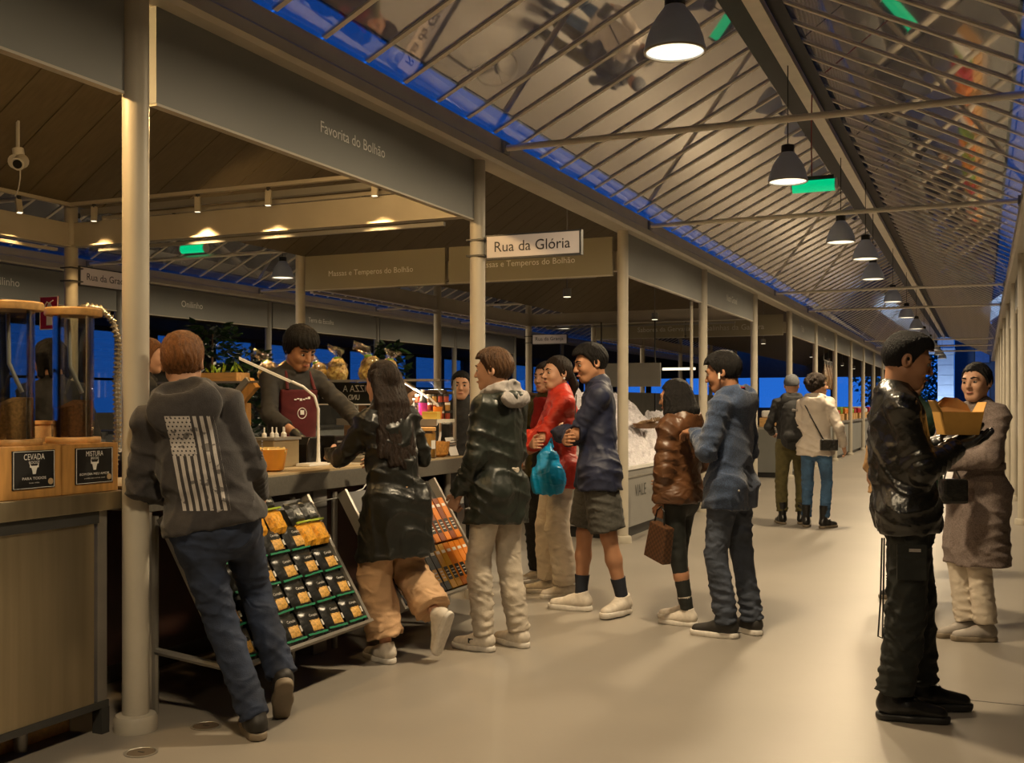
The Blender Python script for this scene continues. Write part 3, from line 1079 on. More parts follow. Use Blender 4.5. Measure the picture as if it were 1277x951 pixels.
def hand_shape(b, sd, s, J, g=0.0):
    """palm, four bent fingers and a thumb at the wrist; g grows it (gloves)"""
    dr, nm, curl, spread = J['hd'][sd]
    W = J['wr'][sd]
    la = np.cross(dr, nm)
    th = la * (1 if sd == 'R' else -1)
    offs = [-0.027, -0.009, 0.009, 0.027]
    lens = [0.062, 0.078, 0.083, 0.074]
    b.rc(W, W + dr * 0.05 * s, 0.024 * s + g, 0.026 * s + g, 0.02, 0.7, nm)
    for o_, ln in zip(offs, lens):
        k0 = W + dr * 0.035 * s + th * o_ * 0.7 * s
        k1 = W + dr * (0.088 + 0.004 * (1 - abs(o_) * 30)) * s + th * o_ * s
        b.rc(k0, k1, 0.0135 * s + g, 0.0115 * s + g, 0.012)
        c1, c2 = math.radians(curl), math.radians(curl * 2.1)
        d1 = unit(dr * math.cos(c1) + nm * math.sin(c1) + th * o_ * 4.0 * spread)
        d2 = unit(dr * math.cos(c2) + nm * math.sin(c2) + th * o_ * 3.0 * spread)
        k2 = k1 + d1 * ln * 0.55 * s
        b.rc(k1, k2, 0.0100 * s + g, 0.0088 * s + g, 0.004)
        b.rc(k2, k2 + d2 * ln * 0.5 * s, 0.0088 * s + g, 0.0072 * s + g, 0.004)
    t0 = W + dr * 0.022 * s + th * 0.022 * s
    t1 = t0 + unit(dr * 0.65 + th * 0.75 + nm * 0.25) * 0.045 * s
    t2 = t1 + unit(dr * 0.9 + th * 0.25 + nm * 0.45) * 0.042 * s
    b.rc(t0, t1, 0.0145 * s + g, 0.0115 * s + g, 0.012)
    b.rc(t1, t2, 0.0115 * s + g, 0.0085 * s + g, 0.004)


def glove_or_shaded_hand(J, sd, mat, root):
    c = J['wr'][sd] + J['hd'][sd][0] * 0.08
    v = Vol(c - 0.13, c + 0.13, 0.0055)
    hand_shape(v, sd, J['s'], J, 0.0028)
    v.rc(J['wr'][sd], J['wr'][sd] + unit(J['el'][sd] - J['wr'][sd]) * 0.03, 0.031, 0.034, 0.01)
    return v.obj('glove_or_shaded_hand', mat, root)


HAIRLINE = ([-0.13, -0.075, -0.02, 0.012, 0.034, 0.062, 0.12], [-0.092, -0.085, -0.045, -0.03, 0.02, 0.062, 0.066])


def person(label, loc, yaw, h=1.75, pelvis=(0, 0, 0), neck=(0, 0, 0), feet=None, hands=None, head=(0, 0, 0), width=1.0,
           skin=m_skin, hair='short', hairmat=m_hair_dark, top=None, bottom=None, shoes=None, h_g=0.0105, near=True, seed=1,
           Pabs=None, Nabs=None, chest_yaw=0, z0=0.0, socks=None, face=True, headscale=1.0, female=False):
    s = h / 1.75
    root = thing('person', label, 'person', (loc[0], loc[1], z0), group='people in the market lane')
    root.rotation_euler[2] = math.radians(yaw)
    J = {}
    P = A3((0, 0, 0.957 * s)) + A3(pelvis)
    N = A3((0, -0.01, 1.458 * s)) + A3(pelvis) + A3(neck)
    if Pabs is not None:
        P = A3(Pabs)
    if Nabs is not None:
        N = A3(Nabs)
    up = unit(N - P)
    Rt = unit(A3((1, 0, 0)) - up * up[0])
    Fw = np.cross(up, Rt)          # forward of pelvis
    cy = math.radians(chest_yaw)
    Rc = unit(Rt * math.cos(cy) + Fw * math.sin(cy))
    Fc = np.cross(up, Rc)
    hip_w, sh_w = 0.090 * s * width, (0.150 if female else 0.165) * s * width
    la1, la2 = 0.295 * s, 0.262 * s
    ll1, ll2 = 0.435 * s, 0.425 * s
    J['sh'] = {'L': N - Rc * sh_w - up * 0.035 * s, 'R': N + Rc * sh_w - up * 0.035 * s}
    J['hip'] = {'L': P - Rt * hip_w - up * 0.02 * s, 'R': P + Rt * hip_w - up * 0.02 * s}
    feet = feet or {}
    J['an'], J['kn'], J['footR'] = {}, {}, {}
    for sd, sg in (('L', -1), ('R', 1)):
        fs = feet.get(sd, dict(pos=(sg * 0.11, 0.0, 0.0), yaw=-sg * 8))
        FR = rotm(fs.get('yaw', 0)) @ np.array(Matrix.Rotation(math.radians(fs.get('pitch', 0)), 3, 'X'))
        # pitch < 0 : heel up, the sole turns to the back
        o = A3(fs['pos'])
        an = o + FR @ A3((0, -0.012, 0.085 * s))
        pole = A3(fs.get('pole', tuple(rotm(fs.get('yaw', 0)) @ A3((0, 1, 0.0)))))
        kn, an2 = ik(J['hip'][sd], an, ll1, ll2, pole)
        J['an'][sd], J['kn'][sd], J['footR'][sd] = an2, kn, (FR, an2 - FR @ A3((0, -0.012, 0.085 * s)))
    hands = hands or {}
    J['el'], J['wr'], J['hd'] = {}, {}, {}
    for sd, sg in (('L', -1), ('R', 1)):
        hs = hands.get(sd, dict(pos=J['sh'][sd] + A3((sg * 0.07, 0.06, -0.53 * s))))
        pole = A3(hs.get('pole', (sg * 0.5, -0.9, -0.3)))
        el, wr = ik(J['sh'][sd], hs['pos'], la1, la2, pole)
        dr = unit(hs['dir']) if 'dir' in hs else unit(unit(wr - el) + 0.3 * A3((0, 0, -0.2)))
        nm = A3(hs.get('palm', (-sg, 0.1, 0.0)))
        nm = unit(nm - dr * (nm @ dr))
        J['el'][sd], J['wr'][sd], J['hd'][sd] = el, wr, (dr, nm, hs.get('curl', 30), hs.get('spread', 1.0))
    hs_ = s * headscale * 1.06
    HR = rotm(*head)
    base_dir = unit(0.75 * up + 0.25 * A3((0, 0, 1)))
    piv = N + base_dir * 0.075 * s + Fc * 0.008 * s
    HC = piv + HR @ A3((0, 0.018, 0.108)) * hs_
    H = lambda p: HC + HR @ (A3(p) * hs_)

    # ------------------------------------------------ body: one continuous surface
    pts = [P, N, HC] + list(J['el'].values()) + list(J['wr'].values()) + list(J['an'].values()) + list(J['kn'].values())
    pts = np.array(pts)
    lo, hi = pts.min(0) - 0.24, pts.max(0) + 0.24
    lo[2] = min(0.0, J['an']['L'][2] - 0.12, J['an']['R'][2] - 0.12)
    hi[2] = HC[2] + 0.16
    fine = [(HC - 0.15 * s, HC + 0.15 * s)]
    if near:
        for sd in 'LR':
            c = J['wr'][sd] + J['hd'][sd][0] * 0.09
            fine.append((c - 0.10, c + 0.10))
    b = Vol(lo, hi, 0.014 if near else 0.016, fine, 0.0062 if near else 0.009, seed)
    w = width
    b.rc(P, P + 0.45 * (N - P), 0.145 * s * w, 0.125 * s * w, 0.05, 0.72, Fw)
    b.rc(P + 0.45 * (N - P), P + 0.78 * (N - P), 0.122 * s * w, 0.132 * s * w, 0.04, 0.70, Fc)
    b.rc(J['sh']['L'], J['sh']['R'], 0.046 * s, 0.046 * s, 0.04)
    for sd, sg in (('L', -1), ('R', 1)):
        b.rc(J['sh'][sd], N + up * 0.015 * s, 0.040 * s, 0.044 * s, 0.035)
        b.rc(J['sh'][sd], J['el'][sd], 0.044 * s, 0.038 * s, 0.02)
        b.rc(J['el'][sd], J['wr'][sd], 0.040 * s, 0.026 * s, 0.02)
        b.rc(J['hip'][sd], J['kn'][sd], 0.080 * s, 0.052 * s, 0.04)
        mid = J['kn'][sd] * 0.65 + J['an'][sd] * 0.35
        back = unit(np.cross(J['an'][sd] - J['kn'][sd], Rt))
        b.rc(J['kn'][sd], mid, 0.050 * s, 0.052 * s, 0.03)
        b.rc(mid, J['an'][sd], 0.050 * s, 0.034 * s, 0.03)
        FR, fo = J['footR'][sd]
        b.rc(fo + FR @ A3((0, -0.03, 0.05)), fo + FR @ A3((0, 0.13, 0.042)), 0.03, 0.024, 0.03)
        hand_shape(b, sd, s, J)
    # neck and head
    b.rc(N - up * 0.02 * s, H((0, -0.02, -0.055)), (0.050 if female else 0.058) * s, (0.048 if female else 0.055) * s, 0.035)
    e = lambda c, r, k=0.02, mode='u': b.ell(H(c), A3(r) * hs_, HR, k * hs_, mode)
    rcx = lambda p, q_, r1, r2, k=0.015, mode='u': b.rc(H(p), H(q_), r1 * hs_, r2 * hs_, k * hs_, mode=mode)
    e((0, -0.010, 0.020), (0.074, 0.094, 0.090))
    e((0, 0.034, -0.030), (0.060, 0.060, 0.080), 0.03)
    rcx((-0.012, 0.066, -0.092), (0.012, 0.066, -0.092), 0.022, 0.022, 0.03)
    for q_ in (-1, 1):
        rcx((q_ * 0.046, 0.005, -0.055), (q_ * 0.016, 0.062, -0.090), 0.020, 0.020, 0.025)
        e((q_ * 0.036, 0.062, -0.032), (0.024, 0.026, 0.026), 0.02)
        e((q_ * 0.076, -0.010, -0.010), (0.010, 0.021, 0.032), 0.006)
        e((q_ * 0.080, -0.006, -0.008), (0.006, 0.010, 0.017), 0.004, 's')
    rcx((-0.034, 0.080, 0.018), (0.034, 0.080, 0.018), 0.013, 0.013, 0.02)
    for q_ in (-1, 1):
        e((q_ * 0.031, 0.103, -0.002), (0.017, 0.016, 0.010), 0.012, 's')
    rcx((0, 0.090, 0.010), (0, 0.113, -0.030), 0.0085, 0.0115, 0.012)
    for q_ in (-1, 1):
        e((q_ * 0.0105, 0.103, -0.034), (0.0085, 0.009, 0.0075), 0.006)
    e((0, 0.094, -0.062), (0.021, 0.010, 0.0065), 0.006)
    e((0, 0.092, -0.072), (0.017, 0.010, 0.0065), 0.005)
    b.obj('body', skin, root)
    if face:
        for q_ in (-1, 1):
            for nm_, c, r, mt in (('eye', (q_ * 0.031, 0.0815, -0.002), 0.0115, m_eyew), ('iris', (q_ * 0.031, 0.0880, -0.002), 0.0072, m_iris)):
                V, F = sphere_mesh(8, 12)
                me = fast_mesh(nm_, np.array([H(A3(c) + A3(v) * r * A3((1.15, 1, 0.8 if nm_ == 'eye' else 0.95))) for v in V]), F, True)
                me.materials.append(mt)
                o = bpy.data.objects.new(nm_, me)
                COL.objects.link(o)
                o.parent = root
                WL[o.name] = Vector()
            mb = MB()
            mb.tube([H((q_ * 0.014, 0.098, 0.021)), H((q_ * 0.032, 0.096, 0.026)), H((q_ * 0.052, 0.080, 0.020))], [0.0045 * hs_, 0.0045 * hs_, 0.002 * hs_], 6)
            o = mb.build('eyebrow', hairmat, root, smooth=True)
            o.location = (0, 0, 0)
        o = MB().tube([H((-0.020, 0.096, -0.0665)), H((-0.008, 0.1035, -0.064)), H((0.008, 0.1035, -0.064)), H((0.020, 0.096, -0.0665))], [0.002, 0.0055 * hs_, 0.0055 * hs_, 0.002], 6).build('lips', m_lip, root, smooth=True)
        o.location = (0, 0, 0)

    # ------------------------------------------------ hair
    if hair:
        hv = Vol(HC - 0.24, HC + 0.24, 0.0075 if near else 0.010, seed=seed + 5)
        if hair in ('long', 'wavy'):
            hv = Vol(HC - A3((0.24, 0.28, 0.68)), HC + 0.24, 0.0085, seed=seed + 5)
        hy = lambda c, r, k=0.03: hv.ell(H(c), A3(r) * hs_, HR, k * hs_)
        vol = {'short': 0.010, 'fade': 0.005, 'fluffy': 0.020, 'long': 0.010, 'bun': 0.010, 'pony': 0.010, 'wavy': 0.014, 'curly': 0.03, 'bob': 0.02, 'cap': 0.014}[hair]
        hy((0, -0.012, 0.020), (0.074 + vol, 0.094 + vol, 0.090 + vol))
        if hair in ('short', 'fluffy'):
            hy((0, 0.015, 0.062), (0.070 + vol * .6, 0.082 + vol * .6, 0.050 + vol))
        if hair == 'fade':
            hy((0, 0.006, 0.062), (0.064, 0.088, 0.056))
            hy((0, 0.035, 0.085), (0.045, 0.05, 0.032))
        # cut the face and the nape free
        X, Y, Z = hv.ax[0][:, None, None] - HC[0], hv.ax[1][None, :, None] - HC[1], hv.ax[2][None, None, :] - HC[2]
        ly = (X * HR[0][1] + Y * HR[1][1] + Z * HR[2][1]) / hs_
        lz = (X * HR[0][2] + Y * HR[1][2] + Z * HR[2][2]) / hs_
        lx = (X * HR[0][0] + Y * HR[1][0] + Z * HR[2][0]) / hs_
        zl = np.interp(ly, *HAIRLINE)
        if hair == 'fluffy':
            zl = zl - 0.022 * np.exp(-((ly - 0.09) / 0.05) ** 2)
        if hair == 'cap':
            zl = np.interp(ly, [-0.13, -0.07, 0.02, 0.12], [-0.02, -0.01, 0.03, 0.045])
        hv.D = np.maximum(hv.D, ((zl - lz) * 0.75 * hs_).astype(np.float32))
        if hair == 'long':
            for i in range(9):
                xo = (i - 4) * 0.021
                hv.rc(H((xo * 0.9, -0.055 + abs(xo) * 0.25, 0.03)), H((xo * 1.05, -0.098 + abs(xo) * .3, -0.13)), 0.030, 0.027, 0.012)
                end = H((xo * 1.05, -0.098 + abs(xo) * .3, -0.13)) + A3((xo * 0.35, -0.055, -0.36 + abs(xo) * 0.8 + 0.02 * math.sin(i * 2.1)))
                hv.rc(H((xo * 1.05, -0.098 + abs(xo) * .3, -0.13)), end, 0.027, 0.016, 0.010)
        if hair == 'wavy':
            rr = random.Random(seed)
            for i in range(11):
                an = math.radians(-115 + i * 23) - PI / 2
                c0 = A3((math.cos(an) * 0.075, math.sin(an) * 0.085 - 0.01, 0.0))
                p0 = H(c0)
                p1 = H(c0 * A3((1.25, 1.2, 1)) + A3((0, -0.005, -0.11)))
                p2 = p1 + A3((rr.uniform(-.03, .03), -0.03, -0.19 + 0.04 * rr.random()))
                hv.rc(p0, p1, 0.032, 0.034, 0.015)
                hv.rc(p1, p2, 0.034, 0.020, 0.015)
        if hair in ('bun',):
            hy((0, -0.125, 0.0), (0.040, 0.035, 0.042), 0.015)
        if hair == 'pony':
            hv.rc(H((0, -0.10, -0.01)), H((0.01, -0.14, -0.09)), 0.032, 0.035, 0.02)
            hv.rc(H((0.01, -0.14, -0.09)), H((0.015, -0.12, -0.19)), 0.035, 0.018, 0.02)
        if hair == 'curly':
            rr = random.Random(seed)
            for i in range(40):
                an, el_ = rr.uniform(0, 2 * PI), rr.uniform(-0.2, 1.4)
                c0 = (math.cos(an) * math.cos(el_) * 0.095, math.sin(an) * math.cos(el_) * 0.105 - 0.03, math.sin(el_) * 0.105 + 0.01)
                if c0[1] < 0.05 or c0[2] > 0.07:
                    hy(c0, (0.026, 0.026, 0.026), 0.008)
        if hair == 'bob':
            for q_ in (-1, 1):
                hv.rc(H((q_ * 0.075, -0.01, 0.02)), H((q_ * 0.082, 0.0, -0.10)), 0.028, 0.022, 0.02)
                hv.rc(H((q_ * 0.05, -0.07, 0.02)), H((q_ * 0.055, -0.075, -0.11)), 0.035, 0.03, 0.02)
        if hair == 'cap':
            hv.rc(H((-0.03, 0.10, 0.045)), H((0.03, 0.10, 0.045)), 0.012, 0.012, 0.015)
        else:
            rr = random.Random(seed)
            ph = rr.uniform(0, 6)
            an = np.arctan2(lx, ly + 0.02)
            rad = np.sqrt(lx * lx + (ly + 0.02) ** 2 + 0.0006)
            st = 0.0016 if hair in ('fade',) else (0.0042 if hair == 'fluffy' else 0.0028)
            hv.D += (st * np.sin(an * 29 + 4.0 * np.sin(lz * 34 + ph) + 2.0 * np.sin(an * 5 + ph) + ph) * np.clip(rad / 0.06, 0, 1) + 0.5 * st * np.sin(an * 51 + 60 * lz)).astype(np.float32)
        o = hv.obj('hair' if hair != 'cap' else 'cap', hairmat, root)

    # ------------------------------------------------ clothes
    if bottom:
        bt = bottom
        pts = np.array([J['hip']['L'], J['hip']['R'], J['an']['L'], J['an']['R'], J['kn']['L'], J['kn']['R'], P + up * 0.12 * s])
        tv = Vol(pts.min(0) - 0.2, pts.max(0) + 0.2, h_g, seed=seed + 9)
        wr_ = bt.get('waist', 0.158) * s * w
        tv.rc(P - up * 0.02 * s, P + up * 0.10 * s, wr_ + 0.012, wr_ - 0.004, 0.04, 0.76, Fw)
        for sd, sg in (('L', -1), ('R', 1)):
            hp, kn, an = J['hip'][sd], J['kn'][sd], J['an'][sd]
            th_, kn_, hm_ = [q_ * s for q_ in bt['r']]
            tv.rc(hp, kn, th_, kn_, 0.03, fold=(0.004, 0.05, 1.0, 0.28))
            tv.rc(hp - up * 0.0 - Fw * 0.035 * s, hp - up * 0.06 * s - Fw * 0.03 * s, 0.082 * s * w, 0.075 * s, 0.04)
            end = bt.get('end', 1.0)
            if end > 0.05:
                tip = kn + (an - kn) * end
                tv.rc(kn, tip + unit(an - kn) * 0.03, kn_, hm_, 0.02, fold=(bt.get('fold', 0.006), 0.05, 0.9, 0.35))
                tv.cut(tip, unit(an - kn), r=hm_ + 0.055)
            else:
                tip = hp + (kn - hp) * bt.get('thigh_end', 0.85)
                tv.rc(hp, tip + unit(kn - hp) * 0.03, th_, hm_, 0.02)
                tv.cut(tip, unit(kn - hp), r=hm_ + 0.06)
        tv.cut(P + up * 0.115 * s, up)
        tv.wrinkle(bt.get('wr', 0.0022) * 1.8, (14, 14, 30))
        o = tv.obj(bt.get('name', 'trousers'), bt['mat'], root, bt.get('sm', 0))
        J['bottom_obj'] = o
    if top:
        tp = top
        ad = tp.get('add', 0.02)
        hem = P - up * tp.get('hem', 0.05)
        pts = np.array([hem, P, N, HC] + [J['sh'][q_] for q_ in 'LR'] + [J['el'][q_] for q_ in 'LR'] + [J['wr'][q_] for q_ in 'LR'])
        gv = Vol(pts.min(0) - 0.22, np.array([*(pts.max(0)[:2] + 0.22), max(N[2] + 0.16, J['wr']['L'][2] + 0.1, J['wr']['R'][2] + 0.1)]), h_g, seed=seed + 17)
        rdg = tp.get('ridge')
        qq = tp.get('q', 0.72)
        wai = P + 0.42 * (N - P)
        che = P + 0.76 * (N - P)
        rw = (0.130 * (0.93 if female else 1.0)) * s * w + ad + tp.get('belly', 0)
        rch = 0.140 * s * w + ad * .8
        rh = 0.150 * s * w + ad + tp.get('flare', 0.0)
        gv.rc(hem - up * 0.05, wai, rh, rw, 0.04, qq, Fw, ridge=rdg)
        gv.rc(wai, che, rw, rch, 0.04, qq, Fc, ridge=rdg)
        gv.rc(J['sh']['L'], J['sh']['R'], 0.044 * s + ad * .5, 0.044 * s + ad * .5, 0.05)
        if tp.get('hem', 0.05) > 0.02:
            for sd in 'LR':
                hp, kn = J['hip'][sd], J['kn'][sd]
                th_ = (bottom['r'][0] if bottom else 0.09) * s
                gv.rc(hp - Fw * 0.035 * s, hp - up * 0.06 * s - Fw * 0.03 * s, 0.082 * s * w + 0.026, 0.075 * s + 0.026, 0.04)
                gv.rc(hp, hp + (kn - hp) * 0.75, th_ + 0.024, th_ + 0.020, 0.06)
        ra = tp.get('arm', (0.056, 0.048, 0.040))
        for sd, sg in (('L', -1), ('R', 1)):
            sh, el, wr = J['sh'][sd], J['el'][sd], J['wr'][sd]
            gv.rc(sh, N + up * 0.01, 0.044 * s + ad * .5, 0.052 * s + ad * .5, 0.04)
            fd = tp.get('fold', 0.0045)
            cuff = tp.get('cuff', 0.96)
            r0, r1, r2 = [q_ * s * 0.93 + ad * 0.22 for q_ in ra]
            gv.rc(sh, el, r0, r1, 0.03, fold=(fd, 0.05, 0.95, 0.3), ridge=rdg)
            if cuff > 0.3:
                tip = el + (wr - el) * cuff
                gv.rc(el, tip, r1, r2, 0.018, fold=(fd * 1.2, 0.042, 0.15, 0.5), ridge=rdg)
                gv.cut(tip, unit(wr - el), r=0.075)
        gv.cut(hem, -up)
        if tp.get('open'):       # V of an open front
            pass
        gv.wrinkle(tp.get('wr', 0.003) * 1.7, tp.get('wf', (11, 11, 22)))
        cl = tp.get('collar')
        if cl in ('stand', 'hood'):
            gv.rc(N - up * 0.01, N + up * (0.045 if cl == 'stand' else 0.03) + Fc * 0.01, 0.074 * s + ad * .4, 0.066 * s + ad * .5, 0.025)
        if cl == 'lapel':
            gv.rc(N - up * 0.01, N + up * 0.022, 0.074 * s + ad * .4, 0.066 * s + ad * .5, 0.025)
            for i in range(7):
                a0, a1 = [math.radians(-200 + 40 * (i + q_) - 20) for q_ in (0, 1)]
                f_ = lambda a: N + Rc * math.cos(a) * 0.082 * s + Fc * (math.sin(a) * 0.078 * s + 0.012) + up * (0.025 - 0.02 * math.sin(a)) * s
                gv.rc(f_(a0), f_(a1), 0.02, 0.02, 0.012)
        if cl == 'hood':
            hb = tp.get('hoodsize', 1.0)
            pr = None
            for i in range(11):
                a = math.radians(60 - 300 * i / 10.0)
                q_ = N + Rc * math.cos(a) * 0.098 * s * hb + Fc * (math.sin(a) * 0.085 * s - 0.005) + up * (0.045 - 0.030 * math.sin(a)) * s
                if pr is not None and tp.get('hoodmat') is None:
                    gv.rc(pr, q_, 0.032, 0.032, 0.015)
                pr = q_
            if tp.get('hoodmat') is None:
                gv.ell(N - Fc * 0.098 * s * hb - up * 0.012, (0.140 * s * hb, 0.050 * s, 0.105 * s * hb), np.stack([Rc, Fc, up], 1), 0.045)
                gv.ell(N - Fc * 0.105 * s * hb + up * 0.095, (0.085 * s * hb, 0.035 * s, 0.055 * s), np.stack([Rc, Fc, up], 1), 0.02, 's')
        o = gv.obj(tp.get('name', 'jacket'), tp['mat'], root, tp.get('sm', 0))
        J['top_obj'] = o
        if cl == 'hood' and tp.get('hoodmat') is not None:
            hb = tp.get('hoodsize', 1.0)
            kv = Vol(N - 0.3, N + 0.3, h_g * 0.8, seed=seed + 23)
            pr = None
            for i in range(11):
                a = math.radians(70 - 320 * i / 10.0)
                q_ = N + Rc * math.cos(a) * 0.094 * s * hb + Fc * (math.sin(a) * 0.082 * s - 0.005) + up * (0.055 - 0.035 * math.sin(a)) * s
                if pr is not None:
                    kv.rc(pr, q_, 0.034, 0.034, 0.015)
                pr = q_
            kv.ell(N - Fc * 0.112 * s * hb + up * 0.018, (0.138 * s * hb, 0.040 * s, 0.062 * s * hb), np.stack([Rc, Fc, up], 1), 0.045)
            kv.ell(N - Fc * 0.12 * s * hb + up * 0.085, (0.09 * s * hb, 0.032 * s, 0.05 * s), np.stack([Rc, Fc, up], 1), 0.02, 's')
            kv.wrinkle(0.004, (22, 22, 30))
            kv.obj('hood', tp['hoodmat'], root)
    if shoes:
        up_m, so_m = shoe_meshes(shoes['style'])
        for sd in 'LR':
            FR, fo = J['footR'][sd]
            sc = s * shoes.get('scale', 1.0)
            me = up_m.copy() if not shoes.get('_u') else shoes['_u']
            if not shoes.get('_u'):
                me.materials.clear()
                me.materials.append(shoes['mat'])
                shoes['_u'] = me
                m2 = so_m.copy()
                m2.materials.clear()
                m2.materials.append(shoes['sole'])
                shoes['_s'] = m2
            o = bpy.data.objects.new('shoe' if shoes['style'] != 'boot' else 'boot', me)
            COL.objects.link(o)
            o.parent = root
            mx = Matrix([list(FR[0]), list(FR[1]), list(FR[2])]).to_4x4()
            o.matrix_local = Matrix.Translation(Vector(fo)) @ mx @ Matrix.Scale(sc, 4)
            WL[o.name] = Vector()
            q_ = bpy.data.objects.new('sole', shoes['_s'])
            COL.objects.link(q_)
            q_.parent = o
    if socks:
        for sd in 'LR':
            an, kn = J['an'][sd], J['kn'][sd]
            o = MB().tube([an + (kn - an) * -0.05, an, an + (kn - an) * 0.2, an + (kn - an) * socks[1]], [0.040 * s, 0.041 * s, 0.043 * s, 0.050 * s], 20).build('sock', socks[0], root, smooth=True)
            o.location = (0, 0, 0)
    J.update(P=P, N=N, HC=HC, HR=HR, H=H, up=up, Rt=Rt, Fw=Fw, Rc=Rc, Fc=Fc, s=s, root=root)
    return J


_SPH = {}


def sphere_mesh(nr=8, ns=12):
    if (nr, ns) in _SPH:
        return _SPH[(nr, ns)]
    V = [(0, 0, 1)]
    for i in range(1, nr):
        p = PI * i / nr
        for j in range(ns):
            a = 2 * PI * j / ns
            V.append((math.sin(p) * math.cos(a), math.sin(p) * math.sin(a), math.cos(p)))
    V.append((0, 0, -1))
    F = []
    for j in range(ns):
        F.append((0, 1 + j, 1 + (j + 1) % ns))
        b = 1 + (nr - 2) * ns
        F.append((b + (j + 1) % ns, b + j, len(V) - 1))
    for i in range(nr - 2):
        for j in range(ns):
            a = 1 + i * ns
            F.append((a + j, a + ns + j, a + ns + (j + 1) % ns, a + (j + 1) % ns))
    _SPH[(nr, ns)] = (V, F)
    return _SPH[(nr, ns)]


def lpart(name, mb, mat, parent, smooth=True, bevel=0.0):
    """a part whose shape is given in the figure's own frame"""
    o = mb.build(name, mat, parent, smooth=smooth, bevel=bevel)
    o.location = (0, 0, 0)
    return o


def lw(loc, yaw, w):
    """world point -> frame of a figure at loc turned by yaw"""
    a = math.radians(-yaw)
    x, y = w[0] - loc[0], w[1] - loc[1]
    return (x * math.cos(a) - y * math.sin(a), x * math.sin(a) + y * math.cos(a), w[2])
# =================================================================== the near stalls
m_slab = M('grey composite slab', (0.115, 0.108, 0.092), rough=0.5, var=0.12, scale=60, bump=0.05)
m_slabtop = M('warm-lit worktop', (0.42, 0.33, 0.20), rough=0.4, var=0.1, scale=20)
m_powder = M('brown coffee powder', (0.22, 0.085, 0.022), rough=0.95, var=0.3, scale=80, bump=0.6, bscale=120)
m_powder2 = M('pale grain powder', (0.42, 0.22, 0.07), rough=0.95, var=0.3, scale=80, bump=0.6, bscale=120)
m_pouch = M('black foil pouch', (0.016, 0.017, 0.015), rough=0.3, var=0.3, scale=20, bump=0.4, bscale=30)
m_pasta = M('dry pasta', (0.62, 0.36, 0.09), rough=0.5, var=0.35, scale=60, bump=0.6, bscale=80)
m_pasta_y = M('yellow pasta', (0.70, 0.33, 0.02), rough=0.4, var=0.35, scale=50, bump=0.7, bscale=60, coat=0.6)
m_gstripe = M('green stripe', (0.02, 0.20, 0.10), rough=0.4, var=0.05)
m_lstripe = M('lime stripe', (0.30, 0.42, 0.03), rough=0.4, var=0.05)
m_orange = M('orange pasta box', (0.62, 0.19, 0.015), rough=0.45, var=0.1)
m_ochre = M('ochre pasta box', (0.62, 0.33, 0.03), rough=0.45, var=0.1)
m_brownbox = M('red brown pasta box', (0.20, 0.05, 0.015), rough=0.45, var=0.15)
m_maroonpanel = M('dark maroon panel', (0.055, 0.022, 0.015), rough=0.5, var=0.15)
m_ice = M('crushed ice', (0.62, 0.60, 0.66), rough=0.35, var=0.25, scale=40, bump=1.0, bscale=35)
m_leaf = M('dark leaf', (0.012, 0.045, 0.014), rough=0.5, var=0.4, scale=10)
m_leaf2 = M('bright leaf', (0.14, 0.28, 0.02), rough=0.5, var=0.4, scale=10)

# raised stall floor
tag(bx('stall_platform', XB + 0.15, -4.16, -2.5, 6.6, 0.0, 0.17, M('grey platform', (0.12, 0.115, 0.10), rough=0.7)), 'low grey platform the stall keepers stand on', 'platform')

# ---- counter at the left edge
t = thing('steel_counter', 'brushed steel counter at the left edge under the grain cylinders', 'counter', (-3.8, 2.0, 0))
bx('front_panel', -3.575, -3.555, 0.3, 3.58, 0.145, 0.93, m_steel, t)
bx('front_panel', -3.575, -3.555, 3.60, 3.655, 0.145, 0.985, m_steelbar, t)
bx('upper_rail', -3.60, -3.545, 0.3, 3.60, 0.93, 0.985, m_darkgrey, t)
bx('bottom_rail', -3.60, -3.548, 0.3, 3.66, 0.115, 0.145, m_darkgrey, t)
bx('side_panel', -4.15, -3.58, 3.63, 3.655, 0.145, 0.985, m_steelbar, t)
bx('lower_shelf', -4.15, -3.6, 0.3, 3.62, 0.115, 0.14, m_darkgrey, t)
for y in (0.6, 2.0, 3.30):
    MB().tube([(-3.68, y, 0.0), (-3.68, y, 0.115)], 0.028, 12).build('leg', m_steelbar, t, smooth=True)
bx('corner_post', -3.60, -3.545, 3.615, 3.66, 0.0, 0.115, m_darkgrey, t)
bx('under_board', -3.86, -3.72, 3.0, 3.6, 0.0, 0.07, m_woodlight, t)
t = thing('worktop', 'dark steel worktop slab carrying the grain cylinders', 'worktop', (-3.8, 2.0, 0.985))
bx('slab', -4.17, -3.528, 0.3, 3.745, 0.985, 1.065, m_steel, t, bevel=0.003)


